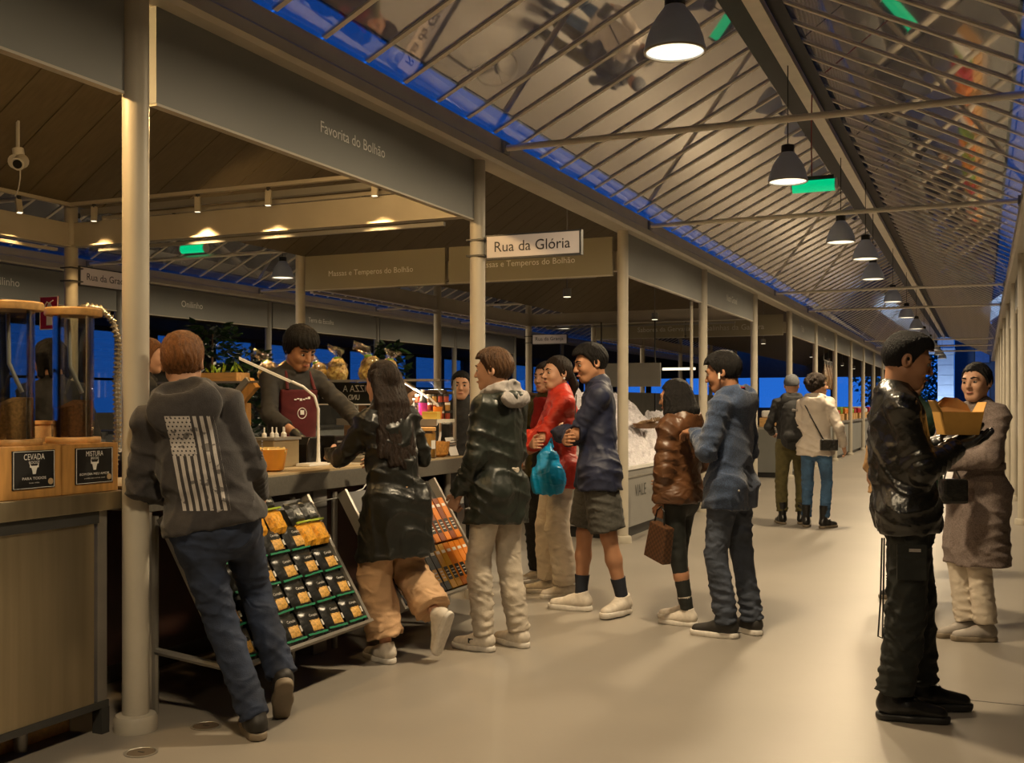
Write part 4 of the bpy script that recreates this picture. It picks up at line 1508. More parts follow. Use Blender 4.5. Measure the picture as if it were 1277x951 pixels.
def plaque(y, lines, parent):
    z0, z1 = 1.105, 1.262
    p = bx('plaque', -3.556, -3.552, y - 0.108, y + 0.108, z0, z1, m_black, parent)
    for (a, b_, c_, d_) in ((y - 0.104, y + 0.104, z0 + 0.003, z0 + 0.005), (y - 0.104, y + 0.104, z1 - 0.005, z1 - 0.003), (y - 0.104, y - 0.102, z0 + 0.003, z1 - 0.003), (y + 0.102, y + 0.104, z0 + 0.003, z1 - 0.003)):
        bx('border_line', -3.553, -3.5505, a, b_, c_, d_, m_letter, p)
    for s_, w_, z_, h_ in lines:
        text_obj('lettering', s_, w_, (-3.552, y, z_), (0, 1, 0), (0, 0, 1), m_letter, p, height=h_, lift=0.001)
    # bull's head
    zc = 1.187
    hd = [(-0.007, -0.022), (0.007, -0.022), (0.010, -0.008), (0.014, 0.004), (0.022, 0.006), (0.022, 0.024), (0.016, 0.012), (0.006, 0.012), (-0.006, 0.012), (-0.016, 0.012), (-0.022, 0.024), (-0.022, 0.006), (-0.014, 0.004), (-0.010, -0.008)]
    MB().prism([(y + a, zc + b_) for a, b_ in hd], 'x', -3.552, -3.5505).build('bull_emblem', m_letter, p)
    MB().tube([(-3.552, y + 0.084, z0 + 0.026), (-3.550, y + 0.084, z0 + 0.026)], 0.013, 16).build('round_sticker', M('tan sticker', (0.5, 0.36, 0.2)), p)


def hopper(y, lines, label, pm, fill):
    t = thing('grain_dispenser', label, 'grain dispenser', (-3.7, y, 1.065), group='glass grain dispensers')
    bxo = bx('wooden_box', -3.86, -3.556, y - 0.158, y + 0.158, 1.066, 1.28, m_wood, t, bevel=0.003)
    plaque(y + 0.015, lines, bxo)
    c = (-3.69, y + 0.03)
    MB().lathe([(0.112, 1.28), (0.115, 1.285), (0.115, 1.302), (0.112, 1.306)], (*c, 0), 32).build('wooden_base', m_woodlight, t, smooth=True)
    MB().lathe([(0.086, 1.306), (0.086, 1.84), (0.082, 1.84), (0.082, 1.306)], (*c, 0), 36, cap0=False, cap1=False).build('glass_cylinder', m_glass, t, smooth=True)
    MB().lathe([(0.118, 1.84), (0.121, 1.846), (0.121, 1.868), (0.116, 1.874)], (*c, 0), 36).build('wooden_lid', m_woodlight, t, smooth=True)
    V, F = [], []
    n = 28
    for i in range(5):
        for k in range(n):
            a = 2 * PI * k / n
            r = 0.081 * (1 - i / 4.0) if i else 0.081
            zt = fill + 0.02 * math.cos(a - 1.0) * (r / 0.081) + 0.02 * (1 - r / 0.081)
            V.append((c[0] + r * math.cos(a), c[1] + r * math.sin(a), zt))
    for k in range(n):
        a = 2 * PI * k / n
        V.append((c[0] + 0.081 * math.cos(a), c[1] + 0.081 * math.sin(a), 1.307))
    for i in range(4):
        for k in range(n):
            F.append((i * n + k, i * n + (k + 1) % n, (i + 1) * n + (k + 1) % n, (i + 1) * n + k))
    for k in range(n):
        F.append((k, 5 * n + k, 5 * n + (k + 1) % n, (k + 1) % n))
    MB().raw(V, F).build('ground_grain', pm, t, smooth=True)
    MB().tube([(c[0] - 0.05, c[1] + 0.02, 1.83), (c[0] - 0.02, c[1] + 0.0, 1.62), (c[0] + 0.02, c[1] + 0.03, 1.50)], 0.009, 8).build('feed_tube', m_steelbar, t, smooth=True)
    return t


hopper(3.565, [('MISTURA', 0.098, 1.236, 0.022), ('80/20', 0.045, 1.216, 0.010), ('BOM DIA MEU AMOR', 0.17, 1.148, 0.010), ('coado em nossa casa', 0.12, 1.130, 0.005)], 'glass cylinder of brown powder on an oak box with a plaque reading MISTURA', m_powder, 1.45)
hopper(3.238, [('CEVADA', 0.105, 1.236, 0.024), ('BOOST', 0.055, 1.213, 0.011), ('PARA TODOS', 0.12, 1.148, 0.011), ('boa vida', 0.05, 1.130, 0.005)], 'glass cylinder of pale powder on an oak box with a plaque reading CEVADA', m_powder2, 1.46)
hopper(2.911, [('CENTEIO', 0.105, 1.236, 0.022), ('PARA TODOS', 0.12, 1.148, 0.011)], 'glass grain cylinder just outside the left edge', m_powder2, 1.50)
# corrugated hose from the lid
path = [Vector(p_) for p_ in [(-3.74, 3.66, 1.87), (-3.735, 3.72, 1.895), (-3.72, 3.79, 1.888), (-3.70, 3.84, 1.84), (-3.68, 3.858, 1.74), (-3.69, 3.852, 1.55), (-3.66, 3.83, 1.33), (-3.66, 3.80, 1.12), (-3.68, 3.80, 1.075)]]
pts_, rs_ = [], []
for i in range(len(path) - 1):
    n_ = max(2, int((path[i + 1] - path[i]).length / 0.007))
    for k in range(n_):
        pts_.append(path[i].lerp(path[i + 1], k / n_))
        rs_.append(0.021 if (len(rs_) % 3 == 0) else 0.012)
tag(MB().tube(pts_, rs_, 10).build('corrugated_hose', M('chrome hose', (0.55, 0.50, 0.40), rough=0.25, metal=0.8), smooth=True), 'ribbed chrome hose arching from the dispenser lid behind the nearest column', 'hose')
t = thing('storage_box', 'small oak box behind the grain cylinders', 'box', (-4.0, 3.62, 1.065))
bx('box_body', -4.12, -3.93, 3.45, 3.70, 1.066, 1.36, m_woodlight, t, bevel=0.003)
bx('box_lid', -4.13, -3.92, 3.44, 3.71, 1.36, 1.375, m_wood, t)

# ---- frame posts and counter of the pasta stall
t = thing('counter', 'grey slab counter of the pasta stall behind the customers', 'counter', (-3.8, 5.5, 0))
bx('slab', -4.12, -3.50, 3.86, 7.16, 0.955, 1.058, m_slab, t, bevel=0.004)
bx('lit_top_sheet', -4.12, -3.503, 3.86, 7.16, 1.059, 1.07, m_slabtop, t)  # warm stall light on the grey slab top put into this colour
bx('back_panel', -4.12, -4.08, 3.9, 7.1, 0.12, 0.955, m_maroonpanel, t)
bx('side_panel', -4.1, -3.60, 7.08, 7.12, 0.12, 0.955, m_maroonpanel, t)
for y in (5.26, 5.36):
    bx('support_panel', -4.05, -3.545, y - 0.015, y + 0.015, 0.0, 0.955, m_steelbar, t)
bx('support_front', -3.56, -3.54, 5.24, 5.38, 0.0, 0.955, m_greypaint, t)
for y in (3.92, 4.7, 6.2, 7.05):
    MB().tube([(-3.60, y, 0.0), (-3.60, y, 0.955)], 0.026, 12).build('leg', m_steelbar, t, smooth=True)
t = thing('stall_post', 'slim steel corner post just right of the nearest column', 'post', (-3.55, 3.84, 0))
bx('post', -3.53, -3.49, 3.825, 3.865, 0.0, 0.955, m_steelbar, t)
bx('post', -3.60, -3.56, 3.825, 3.865, 0.0, 0.955, m_darkgrey, t)
# cross lane counter with glass screen
t = thing('display_counter', 'counter with glass screen along the cross lane side of the stall', 'counter', (-5.4, 6.9, 0))
bx('slab', -7.2, -4.14, 6.62, 7.18, 1.0, 1.07, m_slab, t)
bx('front_panel', -7.2, -4.14, 7.12, 7.16, 0.1, 1.0, m_maroonpanel, t)
bx('glass_screen', -6.2, -3.58, 7.145, 7.153, 1.075, 1.62, m_glass, t)
bx('glass_top', -6.2, -3.58, 6.90, 7.155, 1.622, 1.630, m_glass, t)
bx('edge_trim', -6.2, -3.58, 6.895, 6.905, 1.618, 1.634, m_steelbar, t)
bx('shelf', -4.42, -3.58, 6.86, 7.14, 1.318, 1.342, M('white shelf', (0.7, 0.66, 0.56), rough=0.4), t)
bx('shelf_edge', -4.42, -3.58, 6.845, 6.858, 1.295, 1.345, m_steelbar, t)
bx('shelf_light', -4.40, -3.60, 6.85, 6.90, 1.30, 1.316, M('shelf strip light', (0.9, 0.8, 0.6), emit=(1, 0.8, 0.5), estr=1.6), t)
for x in (-6.18, -4.9, -4.43, -3.585):
    bx('screen_post', x - 0.008, x + 0.008, 7.135, 7.16, 1.07, 1.63, m_steelbar, t)
add_light('shelf_lamp', 'AREA', (-4.0, 6.95, 1.28), 2.0, STALL_WARM, t, size=0.25, aim=(-4.0, 6.9, 1.0))


# ---- sloping pasta racks
def rack(y0, y1, label):
    t = thing('sloping_rack', label, 'display rack', (-3.3, (y0 + y1) / 2, 0.25))
    A, B = Vector((-3.085, 0, 0.262)), Vector((-3.485, 0, 0.925))
    d = (B - A).normalized()
    n = Vector((-d.z, 0, d.x)) * -1
    if n.x < 0:
        n = -n
    L = (B - A).length

    def slab(a, b, ya, yb, lo, hi):
        V = []
        for y in (ya, yb):
            for (tt, hh) in ((a, lo), (b, lo), (b, hi), (a, hi)):
                p_ = A + d * tt + n * hh
                V.append((p_.x, y, p_.z))
        return MB().raw(V, [(0, 1, 2, 3), (7, 6, 5, 4), (0, 4, 5, 1), (1, 5, 6, 2), (2, 6, 7, 3), (3, 7, 4, 0)])
    slab(0, L, y0, y1, -0.02, -0.005).build('back_board', m_darkgrey, t)
    slab(-0.015, 0.0, y0 - 0.02, y1 + 0.02, -0.02, 0.05).build('bottom_lip', m_steelbar, t)
    for y in (y0, y1):
        slab(0, L, y - 0.012, y + 0.012, -0.02, 0.045).build('side_rail', m_steelbar, t)
    for y in (y0 + 0.02, y1 - 0.02):
        MB().tube([(-3.53, y, 0.30), (-3.10, y, 0.26)], 0.018, 8).build('support_bar', m_steelbar, t)
        MB().tube([(-3.54, y, 0.0), (-3.54, y, 0.93)], 0.018, 8).build('support_post', m_steelbar, t)
    return A, d, n, L, t


A_, d_, n_, L_, rk1 = rack(3.92, 5.05, 'sloping steel rack full of black pasta pouches below the counter')
R3 = Matrix((Vector((0, 1, 0)), d_, n_)).transposed()          # local x -> +Y, y -> up the slope, z -> outwards


def pillow(w, hgt, th, nx=7, ny=7):
    V, F = [], []
    for sgn in (1, -1):
        for j in range(ny):
            for i in range(nx):
                u_, v_ = 2 * i / (nx - 1) - 1, 2 * j / (ny - 1) - 1
                zz = th * max(0, (1 - u_ ** 4)) ** 0.5 * max(0, (1 - v_ ** 4)) ** 0.5
                zz += 0.004 * math.sin(7 * u_ + 3 * v_) * (1 - u_ * u_) * (1 - v_ * v_)
                V.append((u_ * w / 2 * (1 - 0.05 * (1 - v_ * v_)), v_ * hgt / 2, sgn * zz * (1 if sgn > 0 else 0.4)))
    for s_ in (0, 1):
        for j in range(ny - 1):
            for i in range(nx - 1):
                a = s_ * nx * ny + j * nx + i
                F.append((a, a + 1, a + nx + 1, a + nx) if s_ == 0 else (a, a + nx, a + nx + 1, a + 1))
    return V, F


def local_thing(name, label, cat, group, build, pos, R, src=None):
    """things that share their part meshes; build(t) makes the first one around the origin"""
    if src is not None:
        r = dup(src, loc=pos, label=label, group=group)
        r.rotation_mode = 'QUATERNION'
        r.rotation_quaternion = R.to_quaternion()
        return r
    t = thing(name, label, cat, (0, 0, 0), group=group)
    build(t)
    t.location = pos
    t.rotation_mode = 'QUATERNION'
    t.rotation_quaternion = R.to_quaternion()
    return t


def build_pouch(t):
    V, F = pillow(0.172, 0.158, 0.026)
    MB().raw(V, F).build('pouch', m_pouch, t, smooth=True)
    V, F = pillow(0.085, 0.058, 0.010, 5, 5)
    o = MB().raw([(x + 0.004, y - 0.018, z + 0.0255) for x, y, z in V], F).build('window', m_pasta, t, smooth=True)
    MB().obox((0, -0.060, 0.0175), (0.165, 0.011, 0.006)).build('green_stripe', m_gstripe, t)
    text_obj('brand_lettering', 'Cerealis', 0.065, (0.004, 0.034, 0.027), (1, 0, 0), (0, 1, 0), m_lettdim, t, lift=0.0015)
    MB().obox((0.062, -0.012, 0.022), (0.012, 0.03, 0.004)).build('price_tag', m_lettdim, t)


def build_tall(t):
    V, F = pillow(0.13, 0.13, 0.030)
    MB().raw([(x, y + 0.075, z) for x, y, z in V], F).build('pouch_top', m_pouch, t, smooth=True)
    V, F = pillow(0.135, 0.135, 0.036)
    MB().raw([(x, y - 0.055, z) for x, y, z in V], F).build('pasta_window', m_pasta_y, t, smooth=True)
    MB().obox((0, 0.012, 0.030), (0.13, 0.010, 0.008)).build('lime_stripe', m_lstripe, t)
    text_obj('brand_lettering', 'Pasta', 0.05, (0.0, 0.06, 0.030), (1, 0, 0), (0, 1, 0), m_letter, t, lift=0.002)


src1 = src2 = None
rr = random.Random(4)
for row in range(4):
    for cidx in range(6):
        y = 4.02 + cidx * 0.187
        tt = 0.082 + row * 0.152
        p_ = A_ + d_ * tt + n_ * 0.022
        if row == 3 and cidx == 5:
            continue
        lab = ('black pasta pouch with pasta window, %s row, %s from the left on the rack' % (['bottom', 'second', 'third', 'upper'][row], ['first', 'second', 'third', 'fourth', 'fifth', 'sixth'][cidx]))
        Rr = Matrix.Rotation(rr.uniform(-0.05, 0.05), 3, n_) @ R3
        o = local_thing('pasta_pouch', lab, 'pasta pouch', 'black pasta pouches on the rack', build_pouch, (p_.x, y, p_.z), Rr, src1)
        src1 = src1 or o
for k, (y, tt) in enumerate([(4.20, 0.69), (4.36, 0.69), (4.50, 0.70), (4.66, 0.70), (4.86, 0.60), (4.985, 0.60)]):
    p_ = A_ + d_ * tt + n_ * 0.035
    Rr = Matrix.Rotation(rr.uniform(-0.1, 0.1), 3, n_) @ R3
    o = local_thing('tall_pasta_pouch', 'tall pouch of yellow pasta, %s from the left at the top of the rack' % ['first', 'second', 'third', 'fourth', 'fifth', 'sixth'][k], 'pasta pouch', 'yellow pasta pouches', build_tall, (p_.x, y, p_.z), Rr, src2)
    src2 = src2 or o

A_, d_, n_, L_, rk2 = rack(5.44, 6.56, 'sloping steel rack of long orange pasta boxes below the counter')
first = {}
for tier, (t0, ln, mts) in enumerate([(0.012, 0.30, [m_black, m_black, m_ochre, m_ochre, m_orange, m_orange, m_orange, m_orange]), (0.325, 0.30, [m_brownbox, m_brownbox, m_brownbox, m_orange, m_brownbox, m_orange, m_brownbox, m_orange])]):
    for k in range(14):
        y = 5.50 + k * 0.0765
        mt = mts[min(7, max(0, k - 6))] if k >= 6 else m_black
        key = (mt.name, tier)

        def build_box(t, mt=mt, ln=ln):
            MB().obox((0, 0, 0), (0.066, ln, 0.036)).build('carton', mt, t, bevel=0.002)
            MB().obox((0, -ln * 0.16, 0.0185), (0.05, ln * 0.30, 0.002)).build('label_panel', m_black if mt != m_black else m_ochre, t)
            MB().obox((0, ln * 0.32, 0.0185), (0.045, 0.02, 0.002)).build('print_band', m_lettdim, t)
            for q_ in (-0.022, 0.0, 0.02):
                MB().obox((0, -ln * 0.16 + q_, 0.0198), (0.034, 0.006, 0.001)).build('print_line', m_lettdim, t)
        p_ = A_ + d_ * (t0 + ln / 2) + n_ * (0.02 + tier * 0.004)
        cn = {'orange pasta box': 'orange', 'ochre pasta box': 'ochre', 'red brown pasta box': 'red brown', 'matt black': 'black'}[mt.name]
        lab = 'long %s pasta carton, %s from left, %s tier of right rack' % (cn, ordn[k], ['lower', 'upper'][tier])
        o = local_thing('pasta_carton', lab, 'pasta carton', '%s pasta cartons' % cn, build_box, (p_.x, y, p_.z), R3, first.get(key))
        first.setdefault(key, o)

# ---- things on the counter
zc = 1.0705


def led_lamp(label, base, pts, tip, lit=True):
    t = thing('desk_lamp', label, 'desk lamp', base)
    b = Vector(base)
    bx('base', b.x - 0.05, b.x + 0.05, b.y - 0.11, b.y + 0.11, b.z, b.z + 0.018, m_white, t, bevel=0.004)
    MB().tube([(b.x, b.y + 0.06, b.z + 0.018), (b.x, b.y + 0.06, b.z + 0.05), *pts], [0.016, 0.012] + [0.009] * len(pts), 10).build('arm', m_white, t, smooth=True)
    p0, p1 = Vector(pts[-1]), Vector(tip)
    dd = (p1 - p0).normalized()
    ax = dd.to_track_quat('Y', 'Z').to_matrix()
    MB().obox((p0 + p1) / 2, (0.026, (p1 - p0).length, 0.012), ax).build('lamp_head', m_white, t, bevel=0.003)
    MB().obox((p0 + p1) / 2 - ax @ Vector((0, 0, 0.008)), (0.022, (p1 - p0).length * 0.96, 0.006), ax).build('light_strip', m_ledglow if lit else m_letter, t)
    if lit:
        add_light('lamp_light', 'AREA', tuple((p0 + p1) / 2 - Vector((0, 0, 0.03))), 5.0, (1.0, 0.74, 0.45), t, size=0.12, aim=tuple((p0 + p1) / 2 - Vector((0, 0, 1))))
    return t, b


lt, lb = led_lamp('white arched desk lamp standing on the counter in front of the stall keeper', (-3.80, 5.62, zc), [(-3.80, 5.68, 1.28), (-3.80, 5.68, 1.42), (-3.815, 5.66, 1.50), (-3.86, 5.60, 1.56), (-3.90, 5.54, 1.59)], (-4.16, 5.36, 1.735), lit=False)
MB().tube([(-3.80, 5.73, 1.08), (-3.68, 5.80, 1.078), (-3.56, 5.80, 1.078), (-3.497, 5.80, 1.07), (-3.485, 5.80, 1.0), (-3.49, 5.70, 0.93), (-3.50, 5.50, 0.90), (-3.51, 5.0, 0.88)], 0.004, 6).build('cable', m_white, lt, smooth=True)
led_lamp('lit white desk lamp beside the second column, angled up to the left', (-3.68, 7.0, zc), [(-3.66, 7.06, 1.22), (-3.66, 7.06, 1.36), (-3.67, 7.04, 1.44), (-3.72, 7.0, 1.50)], (-3.99, 6.86, 1.69))

t = thing('plastic_tub', 'orange lit plastic tub with crinkled top on the counter', 'tub', (-3.68, 4.98, zc))
MB().lathe([(0.055, 0.0), (0.075, 0.01), (0.095, 0.12), (0.098, 0.125), (0.09, 0.125), (0.072, 0.02), (0.0, 0.015)], (-3.70, 5.05, zc), 24, cap1=False).build('tub', M('amber plastic', (0.65, 0.27, 0.03), rough=0.35, var=0.15), t, smooth=True)
v = Vol(A3((-3.85, 4.9, 1.12)), A3((-3.55, 5.2, 1.26)), 0.008, seed=8)
v.ell((-3.70, 5.05, 1.185), (0.088, 0.088, 0.02))
v.wrinkle(0.007, (60, 60, 30))
o = v.obj('crumpled_film', M('yellow film', (0.62, 0.42, 0.14), rough=0.3, coat=0.5), t)
o.location = -WL[t.name]
t = thing('steel_bin', 'square steel food bin with nozzles on the counter', 'food bin', (-3.92, 5.42, zc))
bx('bin', -4.05, -3.86, 5.30, 5.56, zc, zc + 0.165, M('amber lit steel', (0.50, 0.40, 0.24), rough=0.35, metal=0.7), t, bevel=0.006)
bx('rim', -4.06, -3.85, 5.29, 5.57, zc + 0.165, zc + 0.18, m_steelbar, t)
for i, (dx, dy) in enumerate([(0.0, 0.02), (0.03, 0.10), (-0.03, 0.14), (0.03, 0.18), (-0.02, 0.24)]):
    MB().lathe([(0.014, 0.0), (0.014, 0.02), (0.005, 0.03), (0.004, 0.06)], (-3.95 + dx, 5.31 + dy, zc + 0.181), 10).build('nozzle', m_white, t, smooth=True)
t = thing('black_container', 'black rounded container left of the lamp stem', 'container', (-3.88, 5.68, zc))
MB().prism([(-0.08, 0), (0.08, 0), (0.08, 0.13), (0.05, 0.175), (-0.05, 0.175), (-0.08, 0.13)], 'x', -3.96, -3.84).build('body', M('black gloss plastic', (0.012, 0.011, 0.010), rough=0.25), t, bevel=0.006)
t.children[-1].location = Vector((0, 5.70, zc)) - WL[t.name]
t = thing('black_dispenser', 'black dispenser with a chrome band right of the lamp stem', 'dispenser', (-3.80, 5.92, zc))
MB().prism([(-0.09, 0), (0.09, 0), (0.09, 0.14), (0.06, 0.178), (-0.09, 0.178)], 'x', -3.92, -3.78).build('body', MATS['black gloss plastic'], t, bevel=0.006)
t.children[-1].location = Vector((0, 5.93, zc)) - WL[t.name]
bx('chrome_band', -3.779, -3.775, 5.86, 5.99, zc + 0.135, zc + 0.147, m_steelbar, t)
bx('chrome_band', -3.779, -3.775, 5.93, 5.945, zc + 0.01, zc + 0.135, m_steelbar, t)
t = thing('food_tray', 'small heap of clear wrapped food in front of the long haired woman', 'food tray', (-3.72, 6.15, zc))
bx('tray', -3.85, -3.62, 6.06, 6.30, zc, zc + 0.03, m_steelbar, t)
rr = random.Random(9)
for i in range(12):
    V, F = pillow(0.06, 0.05, 0.014, 5, 5)
    Rr = Matrix.Rotation(rr.uniform(0, 3), 3, 'Z') @ Matrix.Rotation(rr.uniform(-0.6, 0.6), 3, 'X')
    c_ = Vector((-3.82 + 0.17 * rr.random(), 6.09 + 0.18 * rr.random(), zc + 0.045 + 0.05 * rr.random()))
    MB().raw([tuple(c_ + Rr @ Vector(p_)) for p_ in V], F).build('wrapped_piece', rr.choice([m_white, m_steelbar, m_orange, m_darkgrey]), t, smooth=True)


def jar(x, y, z, r, h_, label, content, lidm):
    t = thing('glass_jar', label, 'jar', (x, y, z))
    MB().lathe([(r * 0.92, 0.003), (r * 0.92, h_ * 0.80)], (x, y, z), 24).build('contents', content, t, smooth=True)
    MB().lathe([(r, 0), (r, h_ * 0.83), (r * 0.86, h_ * 0.9), (r * 0.86, h_)], (x, y, z), 24).build('glass', m_glass, t, smooth=True)
    MB().lathe([(r * 0.95, h_ * 0.90), (r * 0.97, h_ * 0.91), (r * 0.97, h_ * 1.0), (r * 0.9, h_ * 1.02)], (x, y, z), 24).build('lid', lidm, t, smooth=True)
    MB().obox((x + r * 0.93, y - r * 0.3, z + h_ * 0.45), (0.004, r * 0.6, h_ * 0.28), Matrix.Rotation(-0.3, 3, 'Z')).build('paper_label', m_lettdim, t)
    return t


jar(-3.60, 6.74, zc, 0.066, 0.215, 'tall glass jar of amber sticks with a cork lid on the counter', M('amber biscuit', (0.50, 0.25, 0.05), rough=0.6, var=0.3, scale=30, stretch=(4, 4, 0.3)), m_woodlight)
jar(-3.78, 6.62, zc, 0.05, 0.14, 'short jar with orange contents left of the tall glass jar', M('orange spice', (0.55, 0.20, 0.03), rough=0.7), m_steelbar)
t = thing('bread_basket', 'amber basket just behind the tall glass jar', 'basket', (-3.62, 6.9, zc))
MB().lathe([(0.07, 0), (0.10, 0.02), (0.115, 0.11), (0.105, 0.11), (0.09, 0.03), (0.0, 0.025)], (-3.64, 6.93, zc), 24, cap1=False).build('basket', M('amber wicker', (0.52, 0.24, 0.05), rough=0.6, var=0.3, scale=60, bump=0.6, bscale=90), t, smooth=True)
t = thing('price_card', 'white leaning price card by the second column', 'card', (-3.56, 7.08, zc))
MB().obox((-3.57, 7.07, zc + 0.07), (0.004, 0.13, 0.14), Matrix.Rotation(-0.35, 3, 'Y')).build('card', m_white, t)
for i in range(6):
    MB().obox((-3.5665 + (i - 2.5) * -0.0068, 7.07, zc + 0.07 - (i - 2.5) * 0.0185), (0.005, 0.10, 0.005), Matrix.Rotation(-0.35, 3, 'Y')).build('print_line', m_darkgrey, t)
# on the shelf of the display counter
zs = 1.343


def bottle(x, y, z, r, h_, label, glassm, labm, capm):
    t = thing('bottle', label, 'bottle', (x, y, z))
    MB().lathe([(r * 0.96, 0), (r, 0.01), (r, h_ * 0.6), (r * 0.8, h_ * 0.7), (r * 0.38, h_ * 0.8), (r * 0.38, h_ * 0.92)], (x, y, z), 18).build('bottle', glassm, t, smooth=True)
    MB().lathe([(r * 1.03, h_ * 0.12), (r * 1.03, h_ * 0.55)], (x, y, z), 18, cap0=False, cap1=False).build('label', labm, t, smooth=True)
    MB().lathe([(r * 0.45, h_ * 0.92), (r * 0.5, h_ * 0.93), (r * 0.5, h_)], (x, y, z), 14).build('cap', capm, t, smooth=True)
    return t


bottle(-3.76, 6.98, zs, 0.032, 0.215, 'dark bottle with a magenta label on the white shelf', m_dark, M('magenta label', (0.45, 0.03, 0.25), rough=0.4, var=0.1), m_white)
bottle(-3.84, 6.99, zs, 0.022, 0.15, 'small dark bottle with a pale cap left of the magenta bottle', m_dark, m_lettdim, m_white)
t = thing('yellow_carton', 'small yellow carton on the white shelf', 'carton', (-3.64, 6.92, zs))
bx('carton', -3.72, -3.60, 6.89, 6.95, zs, zs + 0.055, M('yellow card', (0.60, 0.42, 0.08), rough=0.5), t, bevel=0.002)
bx('lid_seam', -3.722, -3.598, 6.888, 6.952, zs + 0.040, zs + 0.043, m_ochre, t)
t = thing('orange_cup', 'orange cup behind the yellow carton', 'cup', (-3.63, 7.0, zs))
MB().lathe([(0.028, 0), (0.036, 0.09), (0.033, 0.09), (0.025, 0.01), (0.0, 0.01)], (-3.65, 7.0, zs), 18, cap1=False).build('cup', m_orange, t, smooth=True)
MB().lathe([(0.034, 0.078), (0.0, 0.082)], (-3.65, 7.0, zs), 18, cap0=False, cap1=False).build('drink', m_ochre, t)
rr = random.Random(2)
k = 0
for yy in (7.06,):
    for row in range(3):
        for i in range(6):
            x = -3.60 - i * 0.048 - (0.0 if row < 2 else 0.01)
            cc = rr.choice([(0.25, 0.03, 0.01), (0.30, 0.16, 0.03), (0.10, 0.05, 0.02), (0.4, 0.3, 0.2)])
            mm = M('spice %d' % (k % 4), cc, rough=0.6)
            t = thing('spice_jar', 'small spice jar on the white shelf, %s row, %s from the right' % (['bottom', 'middle', 'top'][row], ordn[i]), 'jar', (x, yy, zs + row * 0.062), group='spice jars on the white shelf')
            MB().lathe([(0.019, 0), (0.019, 0.042)], (x, yy, zs + row * 0.062), 10).build('jar', mm, t, smooth=True)
            MB().lathe([(0.020, 0.042), (0.020, 0.058)], (x, yy, zs + row * 0.062), 10).build('lid', rr.choice([m_dark, m_lettdim]), t, smooth=True)
            k += 1
# mirrored chalk board on the glass
t = thing('chalk_board', 'black board with white writing seen from behind on the glass screen', 'board', (-4.53, 7.13, 1.45))
bx('board', -4.76, -4.30, 7.125, 7.140, 1.455, 1.618, M('board black', (0.010, 0.012, 0.010), rough=0.5), t)
text_obj('lettering', 'PIZZA A', 0.24, (-4.42, 7.124, 1.572), (1, 0, 0), (0, 0, 1), m_letter, t, mirror=True, lift=0.003, height=0.05)
text_obj('lettering', '5€', 0.12, (-4.67, 7.124, 1.545), (1, 0, 0), (0, 0, 1), m_letter, t, mirror=True, lift=0.003, height=0.11)
text_obj('lettering', 'UND', 0.10, (-4.44, 7.124, 1.505), (1, 0, 0), (0, 0, 1), m_letter, t, mirror=True, lift=0.003, height=0.04)
bx('lower_edge', -4.78, -4.28, 7.12, 7.142, 1.445, 1.455, m_letter, t)

# gift bags of pasta along the glass top
m_cello = clear_glass('cellophane', tint=(0.90, 0.88, 0.80), k=0.30, rough=0.12)
m_mixed = M('mixed pasta colours', (0.50, 0.22, 0.04), rough=0.35, var=0.6, scale=45, col2=(0.62, 0.48, 0.16), bump=0.7, bscale=60, coat=0.8)


def gift_bag(x, y, z, w, h_, label, seed, lean=0.0):
    t = thing('gift_bag', label, 'gift bag', (x, y, z), group='cellophane gift bags of pasta')
    v = Vol(A3((x - 0.2, y - 0.2, z - 0.02)), A3((x + 0.2, y + 0.2, z + h_ * 0.75)), 0.009, seed=seed)
    v.rc((x, y, z + w * 0.36), (x, y, z + h_ * 0.40), w * 0.54, w * 0.46, 0.02, 0.75, (0, 1, 0))
    v.cut((0, 0, z), (0, 0, -1))
    v.wrinkle(0.005, (40, 40, 40))
    o = v.obj('pasta_body', m_mixed, t)
    o.location = -WL[t.name]
    v = Vol(A3((x - 0.2, y - 0.2, z + h_ * 0.4)), A3((x + 0.2, y + 0.2, z + h_ * 1.15)), 0.008, seed=seed + 1)
    v.rc((x, y, z + h_ * 0.50), (x + lean * 0.3, y, z + h_ * 0.68), w * 0.44, 0.022, 0.02)
    v.rc((x + lean * 0.3, y, z + h_ * 0.68), (x + lean, y, z + h_), 0.018, w * 0.48, 0.02, 0.4, (0, 1, 0))
    v.cut((x + lean, y, z + h_), (0.35, 0, 1))
    v.wrinkle(0.008, (75, 75, 14))
    o = v.obj('cellophane_top', m_cello, t)
    o.location = -WL[t.name]
    MB().lathe([(0.028, -0.012), (0.032, 0.0), (0.028, 0.012)], (x + lean * 0.3, y, z + h_ * 0.67), 14).build('ribbon', m_leaf2, t, smooth=True)
    return t


zg = 1.6335
gift_bag(-4.70, 7.03, zg, 0.14, 0.20, 'cellophane gift bag of pasta tilted left beside the stall keeper', 1, -0.07)
gift_bag(-4.53, 7.03, zg, 0.17, 0.25, 'upright cellophane gift bag with green ribbon above the chalk board', 2, 0.0)
gift_bag(-5.18, 7.03, zg, 0.16, 0.23, 'cellophane gift bag behind the lamp tip left of the stall keeper', 3, -0.05)
gift_bag(-5.00, 7.03, zg, 0.15, 0.22, 'cellophane gift bag peeking out beside the stall keeper ear', 4, 0.05)
gift_bag(-4.24, 7.03, zg, 0.17, 0.27, 'tall cellophane gift bag above the long haired woman', 5, -0.06)
gift_bag(-4.08, 7.03, zg, 0.16, 0.22, 'reddish gift bag on the right of the tall cellophane bag', 6, 0.03)
t = thing('wooden_tray', 'small wooden tray of greens on the glass top behind the hoodie man', 'tray', (-5.6, 7.02, zg))
bx('tray', -5.82, -5.42, 6.95, 7.12, zg, zg + 0.07, m_woodlight, t)
